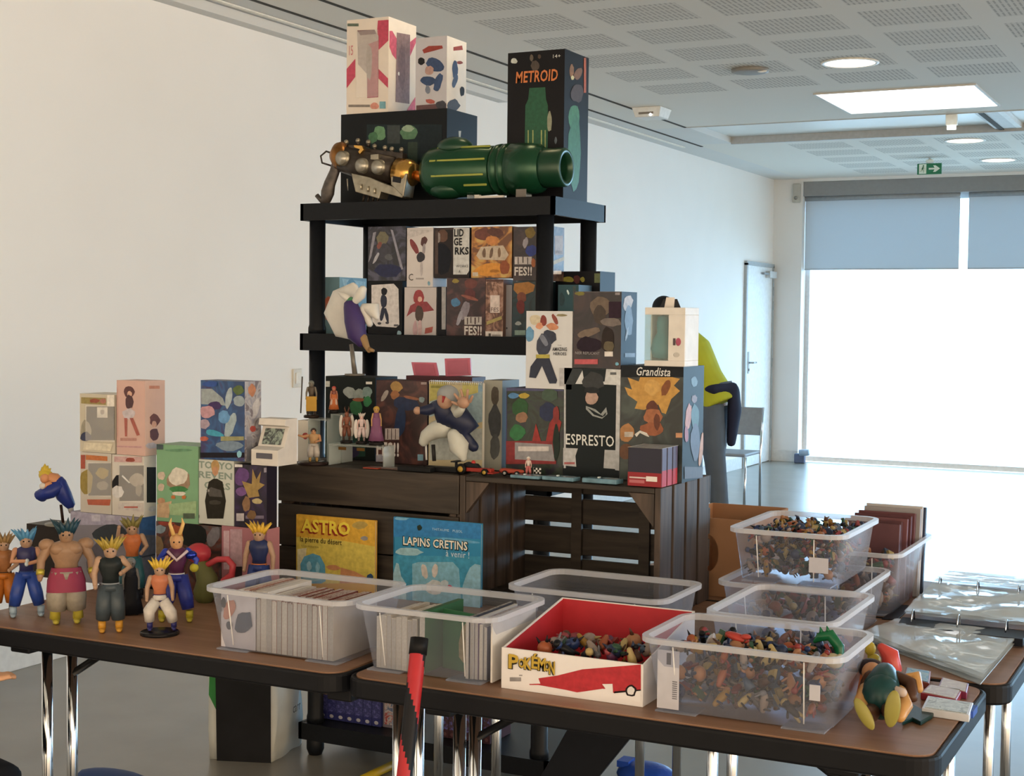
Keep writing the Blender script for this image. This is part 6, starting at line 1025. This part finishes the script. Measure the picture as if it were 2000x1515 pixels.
flat_case('clear case with blue label behind the doll arm', [(1765, 1322), (1815, 1334), (1818, 1310), (1770, 1302)], .013, art('#5f8a9a', '#8c9a94', '#3a7a9a', 40), '#8a4a44')
flat_case('red edged case with pale cover, left of the pair', [(1798, 1352), (1868, 1366), (1880, 1346), (1815, 1336)], .014, art('#b8a58c', '#a9907c', '#c4b59c', 30), '#8f3340')
flat_case('red and purple case with pale cover, farther one of the pair', [(1832, 1340), (1888, 1352), (1892, 1334), (1840, 1322)], .014, art('#bca890', '#b09884', '#c6b8a0', 30), '#7a3350')
flat_case('white game case with blue edge beside the table corner', [(1800, 1382), (1893, 1396), (1901, 1372), (1812, 1358)], .014, art('#a9a99a', '#c4c4b4', '#8c8c7c', 30), '#c9ccd4', extra=lambda o, P, c, th: MB().box(.038, .05, -.02, .03, 0, th-.001, '#2f4fa0').build('blue_edge', o))
sleeve = clear('#e2e8ea', .30, .06, 'clear_sleeve')
def sheets(root, quad, z, n, th, seed, amp=.004):
    r = random.Random(seed)
    Pq = [onz(x, y, z) for x, y in quad]
    for k in range(n):
        m = MB(); N = 14; vs = []; fs = []
        for i in range(N+1):
            for j in range(N+1):
                a, b = i/N, j/N; p = (Pq[0]*(1-a)+Pq[1]*a)*(1-b)+(Pq[3]*(1-a)+Pq[2]*a)*b
                vs.append((p.x-root.location.x, p.y-root.location.y, z-root.location.z+k*th+amp*(math.sin(a*9+k+seed)*math.sin(b*11+k*2)*.6+r.uniform(-.25, .25)+.9)))
        for i in range(N):
            for j in range(N): q = i*(N+1)+j; fs.append((q, q+1, q+N+2, q+N+1))
        m.add(vs, fs, sleeve, True).build('sleeve_page', root)
def rings(root, pts, z, Y0):
    for x, y in pts:
        p = onz(x, y, z)-root.location; MB().tube([p+Vector((0, .018*math.cos(t), .026*math.sin(t))) for t in [math.pi*i/10 for i in range(11)]], .0018, mat('#cfd3d8', .15, 1), n=6).build('ring', root)
b1 = thing('ring_binder', 'open black ring binder of clear sleeves nearest the table corner', 'binder', (-.62, 3.25, TZ1)); 
def plate(root, quad, z0, z1, m, name): P = [onz(x, y, z1) for x, y in quad]; P = P[::-1] if (P[1]-P[0]).cross(P[2]-P[1]).z < 0 else P; MB().prismz([((p-root.location).x, (p-root.location).y) for p in P], z0-root.location.z, z1-root.location.z, m).build(name, root, bevel=.001)
bm_ = mat('#1a1d26', .4)
plate(b1, [(1700, 1252), (1915, 1335), (1985, 1252), (1750, 1222)], TZ1, TZ1+.003, clear('#c9d0d4', .3, .1), 'back_cover')
sheets(b1, [(1682, 1246), (1918, 1330), (1992, 1248), (1752, 1219)], TZ1+.006, 3, .006, 1)
plate(b1, [(1752, 1220), (1998, 1248), (2010, 1232), (1762, 1204)], TZ1+.004, TZ1+.022, bm_, 'spine_bar')
rings(b1, [(1783, 1212), (1872, 1222), (1966, 1232)], TZ1+.03, 0)
plate(b1, [(1722, 1207), (1753, 1209), (1783, 1182), (1758, 1180)], TZ1, TZ1+.003, bm_, 'cover_flap')
b2 = thing('ring_binder', 'open black ring binder of clear sleeves, the farther one', 'binder', (-.66, 3.9, TZ1))
sheets(b2, [(1766, 1202), (2020, 1226), (2040, 1172), (1822, 1146)], TZ1+.026, 3, .005, 5, .005)
plate(b2, [(1812, 1148), (2030, 1172), (2040, 1160), (1818, 1136)], TZ1+.0, TZ1+.022, bm_, 'spine_bar')
rings(b2, [(1836, 1146), (1910, 1154), (1990, 1162)], TZ1+.03, 0)
sheets(b2, [(1824, 1136), (2036, 1158), (2050, 1140), (1860, 1118)], TZ1+.022, 2, .005, 9, .004)
# ---- toys rising above the front bin rim
o = thing('small_toy', 'shiny green jagged toy arching over the back corner of front right bin', 'toy', (onz(1600, 1290, TZ+.11).x, 2.76, TZ+.12)); u = rel(o); gg = mat('#17603c', .2)
b_ = MB().tube([u(1637, 1295, 2.76), u(1638, 1262, 2.76), u(1622, 1240, 2.76), u(1600, 1244, 2.76), u(1592, 1252, 2.76)], [.012, .011, .012, .009, .004], gg, n=10, caps='round')
for x, y in ((1630, 1246), (1618, 1236), (1605, 1238), (1640, 1262)): b_.tube([u(x, y, 2.76), u(x-3, y-14, 2.76)], [.006, .001], gg, n=6)
b_.build('body', o)
for lab, (x, y), c, r_ in (('cream egg shaped toy part at the right end of the front bin', (1600, 1288), '#bdb48c', (.010, .010, .015)), ('second cream rounded toy part beside the green jagged toy', (1628, 1290), '#b5a988', (.018, .012, .014)), ('orange capped toy at the top of the front bin heap', (1434, 1262), '#b8864c', (.007, .007, .016)), ('glossy black boot like toy across the front bin heap', (1475, 1280), '#1f2226', (.045, .016, .013)), ('red shoe like toy on top of the front bin heap', (1440, 1244), '#a33a32', (.026, .014, .008)), ('clear plastic toy stand poking up at the left of front bin', (1388, 1258), '#a9aab4', (.010, .010, .022)), ('brown curled toy piece at the right of front bin heap', (1545, 1290), '#7a4a30', (.036, .014, .012))):
    p = aty(x, y, 2.70); o = thing('small_toy', lab, 'toy', p); MB().ball((0, 0, 0), r_, mat(c, .25, var=.2), 14, 10, R=Matrix.Rotation(.25, 3, 'Y')).ball((r_[0]*.7, -.003, r_[2]*.4), (r_[0]*.4, r_[1]*.7, r_[2]*.7), mat(c, .3, var=.2), 10, 8).build('body', o)
# ================================================================== BELOW THE TABLES
ZB = TIERS[4]+.001
def vol(lab, px0, px1, yt, Y, c1, c2, c3, dot, name='paperback', group=None, d=.15):
    a = aty(px0, yt, Y); b = aty(px1, yt, Y); h = a.z-ZB; w = b.x-a.x-.0012; o = thing(name, lab, 'book', (a.x, Y, ZB), group=group)
    MB().box(0, w, 0, d, 0, h, mat(c1, .4)).build('cover', o, bevel=.0008, segs=1); MB().box(.001, w-.001, .002, d-.002, h, h+.0004, '#b8b2a8').build('pages', o)
    MB().box(.0005, w-.0005, -.0005, 0, h*.62, h*.98, art(c2, '#8a6f5a', c3, 60)).box(.001, w-.001, -.0005, 0, h*.2, h*.6, art(c1, c1, '#5a5a9a', 80)).ball((w/2, -.0006, h*.09), (w*.25, .0005, h*.045), dot, 8, 6).build('spine_print', o)
for i in range(7): vol('blue and purple spined volume on the bottom shelf, left row', 622+i*17.5, 622+(i+1)*17.5, 1325+i*1.6, 4.13, '#2b2f66', '#6a4a3c', '#a98a6c', '#a9a9b4', group='blue spined volumes on the bottom shelf')
for i in range(8): vol('maroon and yellow spined volume on the bottom shelf, right row', 850+i*13.5, 850+(i+1)*13.5, 1358+i*1.6, 4.13, '#3a2028', '#8a7a3c', '#6a4a2c', '#5a3a3c', group='maroon spined volumes on the bottom shelf')
o = thing('comic_book', 'comic with a red white and blue cover leaning at row end', 'book', (aty(748, 1400, 4.14).x, 4.14, ZB)); MB().box(0, .06, 0, .012, 0, .14, mat('#6a6470')).build('cover', o); MB().box(.006, .054, -.0006, 0, .01, .13, art('#8f3a3a', '#b5aca9', '#4a5a7a', 40)).build('printed_art', o)
o = thing('shopping_bag', 'white and green shopping bag with a black panel standing under the table', 'bag', (-3.0, 4.05, 0), -.1)
q = [onz(408, 1482, 0), onz(535, 1488, 0), onz(588, 1452, 0)]; zt_ = .60
w0 = q[0]; w1 = q[1]; w2 = q[2]; w3 = w0+(w2-w1); o.location = (w0+w1+w2+w3)/4; o.rotation_euler = (0, 0, 0); L_ = o.location
bw = mat('#c6c8c2', .55, var=.06, scale=10, bump=.3); pts = [w0-L_, w1-L_, w2-L_, w3-L_]
m = MB(); N = 6; vs = []; fs = []; r = random.Random(5)
ringp = []
for a, b in ((0, 1), (1, 2), (2, 3), (3, 0)):
    for k in range(8): ringp.append(pts[a]*(1-k/8)+pts[b]*(k/8))
for i in range(N+1):
    for p in ringp: s_ = 1+.05*i/N; vs.append((p.x*s_+r.uniform(-.006, .006), p.y*s_+r.uniform(-.006, .006), zt_*i/N))
n = len(ringp)
for i in range(N):
    for j in range(n): fs.append((i*n+j, i*n+(j+1) % n, (i+1)*n+(j+1) % n, (i+1)*n+j))
fs.append(tuple(range(n-1, -1, -1))); m.add(vs, fs, bw, True).build('bag_body', o)
m = MB(); nx_ = (pts[1]-pts[0]).cross(Vector((0, 0, 1))).normalized()*.012
A = pts[0]*.86+pts[1]*.14; B = pts[0]*.03+pts[1]*.97
m.add([tuple(A*1.0+nx_), tuple(B+nx_), tuple(Vector((B.x*1.0, B.y*1.0, zt_))+nx_*2), tuple(Vector((A.x*1.05, A.y*1.05, zt_))+nx_*2)], [(0, 1, 2, 3)], mat('#1c1d20', .5, var=.2, scale=8)).build('black_panel', o)
m = MB(); m.add([tuple(pts[0]*.985+pts[1]*.015+nx_+Vector((0, 0, .22))), tuple(pts[0]*.87+pts[1]*.13+nx_+Vector((0, 0, .17))), tuple(pts[0]*.88+pts[1]*.12+nx_+Vector((0, 0, .30))), tuple(pts[0]*.97+pts[1]*.03+nx_+Vector((0, 0, .32)))], [(0, 1, 2, 3)], '#2f7a3c').build('green_leaf', o)
d1 = (pts[2]-pts[1]).normalized(); n1 = d1.cross(Vector((0, 0, 1))); lettering('carr', pts[1]+d1*.10+n1*.02+Vector((0, 0, .14)), d1, (0, 0, 1), .06, .022, mat('#3a3d3c'), o, thick=.004)
MB().add([tuple(pts[2]*.9+pts[1]*.1+n1*.02+Vector((0, 0, .3))), tuple(pts[2]+n1*.02+Vector((0, 0, .3))), tuple(pts[2]*1.05+n1*.02+Vector((0, 0, zt_))), tuple((pts[2]*.85+pts[1]*.15)*1.05+n1*.02+Vector((0, 0, zt_)))], [(0, 1, 2, 3)], '#4f7a4a').build('green_edge', o)
# red and black wrapped pole leaning on the table edge
tp = aty(818, 1258, 2.455); bt_ = aty(790, 1515, 2.36); d = (bt_-tp); bt2 = tp+d*(tp.z/(tp.z-bt_.z)); o = thing('wrapped_pole', 'pole wrapped in red and black bands leaning on the front table edge', 'pole', (bt2.x, bt2.y, 0)); L_ = o.location
A, B = tp-L_, bt2-L_; ax = (A-B).normalized(); x_ = ax.cross(Vector((0, 1, 0))).normalized(); y_ = ax.cross(x_)
m = MB(); N, n = 420, 20; vs = []; 
for i in range(N+1):
    p = B+(A-B)*(i/N); rr = .0135+.0025*(i/N)
    for j in range(n): t = 2*math.pi*j/n; vs.append(p+x_*rr*math.cos(t)+y_*rr*math.sin(t))
fr = []; fb_ = []
for i in range(N):
    for j in range(n): (fr if ((j/n+i/N*4.2) % 1) < .5 else fb_).append((i*n+j, i*n+(j+1) % n, (i+1)*n+(j+1) % n, (i+1)*n+j))
m.add(vs, fr, mat('#a8242c', .4), True); k0 = m.mi(mat('#1b1b1f', .4))
for f in fb_: m.f.append(f); m.m.append(k0); m.sm.append(True)
m.build('shaft', o); MB().tube([A-ax*.02, A+ax*.012], .018, '#141417', n=16).build('end_cap', o)
# black board, strap and bags on the floor
o = thing('black_board', 'black board leaning under the front right table', 'board', (-1.30, 3.22, 0)); u = rel(o)
P = [u(1122, 1398, 3.22), u(1231, 1440, 3.22), u(1170, 1515, 3.22), u(1056, 1515, 3.22)]; v_ = P[3]-P[0]; k_ = P[0].z/(P[0].z-P[3].z); P[3] = P[0]+v_*k_; v2 = P[2]-P[1]; P[2] = P[1]+v2*(P[1].z/(P[1].z-P[2].z))
MB().prism([(p.x, p.z) for p in P][::-1], 0, .02, mat('#15181f', .5)).build('board', o, bevel=.003)
o = thing('black_strap', 'black curved strap lying on the floor left of the black board', 'strap', onz(1040, 1460, 0)); MB().tube([onz(x, y, .012)-o.location for x, y in ((1000, 1476), (1018, 1455), (1045, 1449), (1080, 1468))], .035, mat('#121318', .6), n=10, caps='round', flat=.3).build('strap', o)
o = thing('blue_bag', 'bright blue bag on the floor at the bottom edge below the right table', 'bag', onz(1262, 1530, 0)); MB().ball((0, 0, .03), (.10, .07, .04), mat('#1c46a8', .4, bump=.4), 16, 10).box(-.09, -.05, -.03, .03, .05, .07, '#1c46a8').build('bag', o)
o = thing('blue_cloth', 'dark blue cloth on the floor at the bottom edge, lower left', 'cloth', onz(225, 1530, 0)); MB().ball((0, 0, .015), (.15, .06, .025), mat('#1f3a6c', .6), 16, 8).build('cloth', o)
o = thing('yellow_rod', 'yellow rod on the floor below the shelving unit', 'rod', onz(735, 1505, 0)); MB().tube([onz(770, 1492, .015)-o.location, onz(690, 1530, .015)-o.location], .014, '#b59a1c', n=10).build('rod', o)
# ================================================================== PEOPLE
def remeshed(mb, name, parent, vox=.012):
    ob = mb.build(name, parent); r = ob.modifiers.new('remesh', 'REMESH'); r.mode = 'VOXEL'; r.voxel_size = vox; r.use_smooth_shade = True
    s = ob.modifiers.new('smooth', 'SMOOTH'); s.iterations = 4; s.factor = .5; return ob
def hand(m, w, d, side, sk, curl=.5, up=Vector((0, 0, 1))):
    d = d.normalized(); s = d.cross(up); s.normalize(); dn = s.cross(d)*-1
    m.tube([w, w+d*.045, w+d*.085], [.026, .036, .032], sk, n=12, caps='round', flat=.5)
    for i, (o_, l) in enumerate(((-.027, .068), (-.009, .078), (.009, .074), (.027, .058))):
        a = w+d*.085+s*o_; b = a+d*l*.45+dn*curl*.012; c = b+d*l*.3+dn*curl*.03; m.tube([a, b, c], [.0095, .009, .0078], sk, n=8, caps='round')
    a = w+d*.03+s*side*.03; m.tube([a, a+d*.03+s*side*.025, a+d*.06+s*side*.03+dn*.01], [.012, .0105, .009], sk, n=8, caps='round')
def person(label, J, C, base, vox=.012, hat=None):
    o = thing('person', label, 'person', base); L = Vector(base); j = {k: Vector(v)-L for k, v in J.items()}; sk = mat(C['skin'], .5)
    m = MB(); hd = j['head']; fdir = Vector(J['face']).normalized(); upd = (hd-j['neck']).normalized(); sd = fdir.cross(upd).normalized(); Rh = Matrix((sd, -fdir, upd)).transposed()
    m.tube([j['pelvis'], (j['pelvis']+j['chest'])/2, j['chest'], j['neck']], [.13, .12, .14, .055], sk, n=16, flat=.75)
    m.tube([j['neck'], hd], [.052, .055], sk, n=12); m.ball(hd, (.076, .092, .115), sk, 18, 14, R=Rh); m.ball(hd+fdir*.055-upd*.06, (.045, .04, .04), sk, 12, 8, R=Rh)
    m.tube([hd+fdir*.088+upd*.01, hd+fdir*.108-upd*.025], [.010, .015], sk, n=8, caps='round')
    for s in (-1, 1): m.ball(hd+sd*s*.078-upd*.01, (.012, .022, .032), sk, 8, 6, R=Rh)
    for k, s in (('l', -1), ('r', 1)):
        m.tube([j['sh'+k], j['el'+k], j['wr'+k]], [.047, .040, .028], sk, n=12, caps='round'); hand(m, j['wr'+k], Vector(J['hd'+k]), -s, sk)
        m.tube([j['hip'+k], j['kn'+k], j['an'+k]], [.085, .058, .042], sk, n=12, caps='round')
    remeshed(m, 'body', o, min(vox, .0065))
    for s in (-1, 1): MB().ball(hd+fdir*.083+sd*s*.032+upd*.012, .011, '#e9e6e2', 8, 6).ball(hd+fdir*.092+sd*s*.032+upd*.012, .006, '#241a16', 8, 6).build('eye', o)
    MB().tube([hd+fdir*.093-upd*.058-sd*.022, hd+fdir*.099-upd*.060, hd+fdir*.093-upd*.058+sd*.022], [.004, .007, .004], '#9c5a50', n=6).build('mouth', o)
    remeshed(MB().ball(hd+upd*.03-fdir*.018, (.084, .094, .10), mat(C['hair'], .6), 16, 12, R=Rh), 'hair', o, .01)
    m = MB(); sh = mat(C['shirt'], .8, bump=.2, scale=8)
    pv = j['pelvis']-(j['chest']-j['pelvis'])*.22; m.tube([pv, (pv+j['chest'])/2, j['chest'], j['neck']*.7+j['chest']*.3, j['neck']], [.195, .16, .175, .12, .062], sh, n=18, flat=.8)
    for k in 'lr': e = j['sh'+k]+(j['el'+k]-j['sh'+k])*C.get('sleeve', .7); m.tube([j['sh'+k]*.8+j['chest']*.2, j['sh'+k], e], [.08, .084, .068], sh, n=12, caps='round'); 
    if C.get('sleeve', .7) > 1.0 or C.get('long'): [m.tube([j['el'+k], j['wr'+k]], [.058, .042], sh, n=12, caps='round') for k in 'lr']
    remeshed(m, 'shirt', o, vox)
    m = MB(); tr_ = mat(C['trousers'], .8, bump=.25, scale=10)
    m.tube([j['pelvis']-Vector((0, 0, .05)), j['pelvis']+(j['chest']-j['pelvis'])*.20], [.17, .18], tr_, n=16, flat=.8)
    for k in 'lr': m.tube([j['hip'+k], j['hip'+k]*.5+j['kn'+k]*.5, j['kn'+k], j['kn'+k]*.4+j['an'+k]*.6, j['an'+k]], [.11, .097, .08, .072, .066], tr_, n=14)
    remeshed(m, 'trousers', o, vox)
    for k in 'lr':
        t = Vector(J['toe'+k])-L; a = j['an'+k]; m = MB(); m.tube([Vector((a.x, a.y, .05))-fdir*0, Vector(((a.x+t.x)/2, (a.y+t.y)/2, .045)), Vector((t.x, t.y, .035))], [.048, .045, .032], mat(C['shoe'], .5), n=12, caps='round', flat=.8); m.build('shoe', o)
    return o, j
PY = 10.27
def q3(x, y, dy=0): return aty(x, y, PY)+Vector((0, dy, 0))
ff = Vector((-.55, -.2, -.55))
J = dict(pelvis=q3(1393, 772), chest=q3(1352, 684), neck=q3(1322, 640), head=q3(1299, 612), face=ff,
    shl=q3(1340, 672, -.17), ell=q3(1342, 716, -.22), wrl=q3(1306, 716, -.20), hdl=(-1, 0, -.1), shr=q3(1345, 668, .17), elr=q3(1338, 722, .2), wrr=q3(1296, 725, .2), hdr=(-1, 0, -.1),
    hipl=q3(1392, 790, -.08), knl=q3(1405, 895, -.10), anl=q3(1412, 1002, -.06), hipr=q3(1392, 790, .09), knr=q3(1384, 890, .14), anr=q3(1386, 985, .22),
    toel=q3(1412, 1012, -.06)+Vector((-.13, -.10, 0)), toer=q3(1386, 985, .22)+Vector((-.15, -.08, 0)))
dz = J['anl'].z-.07
for k in list(J):
    if k in ('face', 'hdl', 'hdr'): continue
    J[k] = Vector(J[k])-Vector((0, 0, dz*0))
J['anl'].z = .08; J['anr'].z = .08
bx_, jj = person('person in a yellow green shirt and grey jeans bending forward behind the crates', J, dict(skin='#b5846a', hair='#1a1a1d', shirt='#a9ad2c', trousers='#56606c', shoe='#17191f', sleeve=.75), (J['anl'].x, PY, 0))
m = MB(); nv_ = mat('#1d2138', .8, bump=.3, scale=10)
pv = jj['pelvis']; m.tube([pv+Vector((-.10, -.13, .03)), pv+Vector((.05, -.15, .05)), pv+Vector((.15, 0, .06)), pv+Vector((.08, .14, .05)), pv+Vector((-.1, .12, .02))], [.03, .04, .045, .04, .03], nv_, n=12, caps='round')
m.tube([pv+Vector((.15, .02, .05)), pv+Vector((.165, .0, -.1)), pv+Vector((.15, -.02, -.34))], [.04, .05, .032], nv_, n=12, caps='round', flat=1.6)
remeshed(m, 'tied_jacket', bx_, .014)
# chair behind the standing person
ch = thing('chair', 'chair with thin chrome legs behind the bending person', 'chair', (aty(1418, 900, 10.9).x, 10.95, 0)); 
for sx_ in (-.2, .2):
    MB().tube([(sx_, -.2, 0), (sx_, -.19, .44)], .011, chrome, n=8).build('leg', ch); MB().tube([(sx_, .2, 0), (sx_, .19, .44), (sx_, .24, .80)], .011, chrome, n=8).build('leg', ch)
MB().box(-.2, .2, -.2, .2, .44, .465, '#8f9aa6').build('seat', ch, bevel=.01); MB().box(-.2, .2, .215, .235, .58, .80, '#8f9aa6').build('backrest', ch, bevel=.005)
# person sitting at the left, only a hand and dark knee reach into the picture
hw = aty(-58, 1355, 2.43)
J = dict(pelvis=(-3.18, 2.22, .52), chest=(-3.10, 2.24, .93), neck=(-3.06, 2.25, 1.10), head=(-3.03, 2.26, 1.25), face=(.8, .4, -.2),
    shl=(-3.12, 2.42, 1.02), ell=(-3.0, 2.40, .80), wrl=tuple(hw), hdl=(.72, -.1, .45), shr=(-3.05, 2.06, 1.02), elr=(-2.98, 1.98, .78), wrr=(-2.84, 2.0, .62), hdr=(1, .1, -.3),
    hipl=(-3.14, 2.32, .50), knl=tuple(aty(-20, 1545, 2.28)), anl=(-2.50, 2.26, .08), hipr=(-3.14, 2.12, .50), knr=(-2.82, 2.05, .50), anr=(-2.78, 2.0, .08), toel=(-2.36, 2.27, 0), toer=(-2.62, 2.0, 0))
person('seated person in black at the left edge, one open hand reaching into the picture', J, dict(skin='#c99a78', hair='#2a2220', shirt='#16171b', trousers='#131418', shoe='#101114', sleeve=1.0, long=True), (-2.9, 2.2, 0))
st = thing('stool', 'low black stool under the seated person at the left edge', 'stool', (-3.2, 2.22, 0)); MB().lathe([(.16, .33), (.17, .345), (.17, .36), (.15, .37), (.0001, .37)], '#1a1a1d').build('seat', st)
for a in range(4): MB().tube([(.12*math.cos(a*1.57+.78), .12*math.sin(a*1.57+.78), .34), (.17*math.cos(a*1.57+.78), .17*math.sin(a*1.57+.78), 0)], .012, chrome, n=8).build('leg', st)
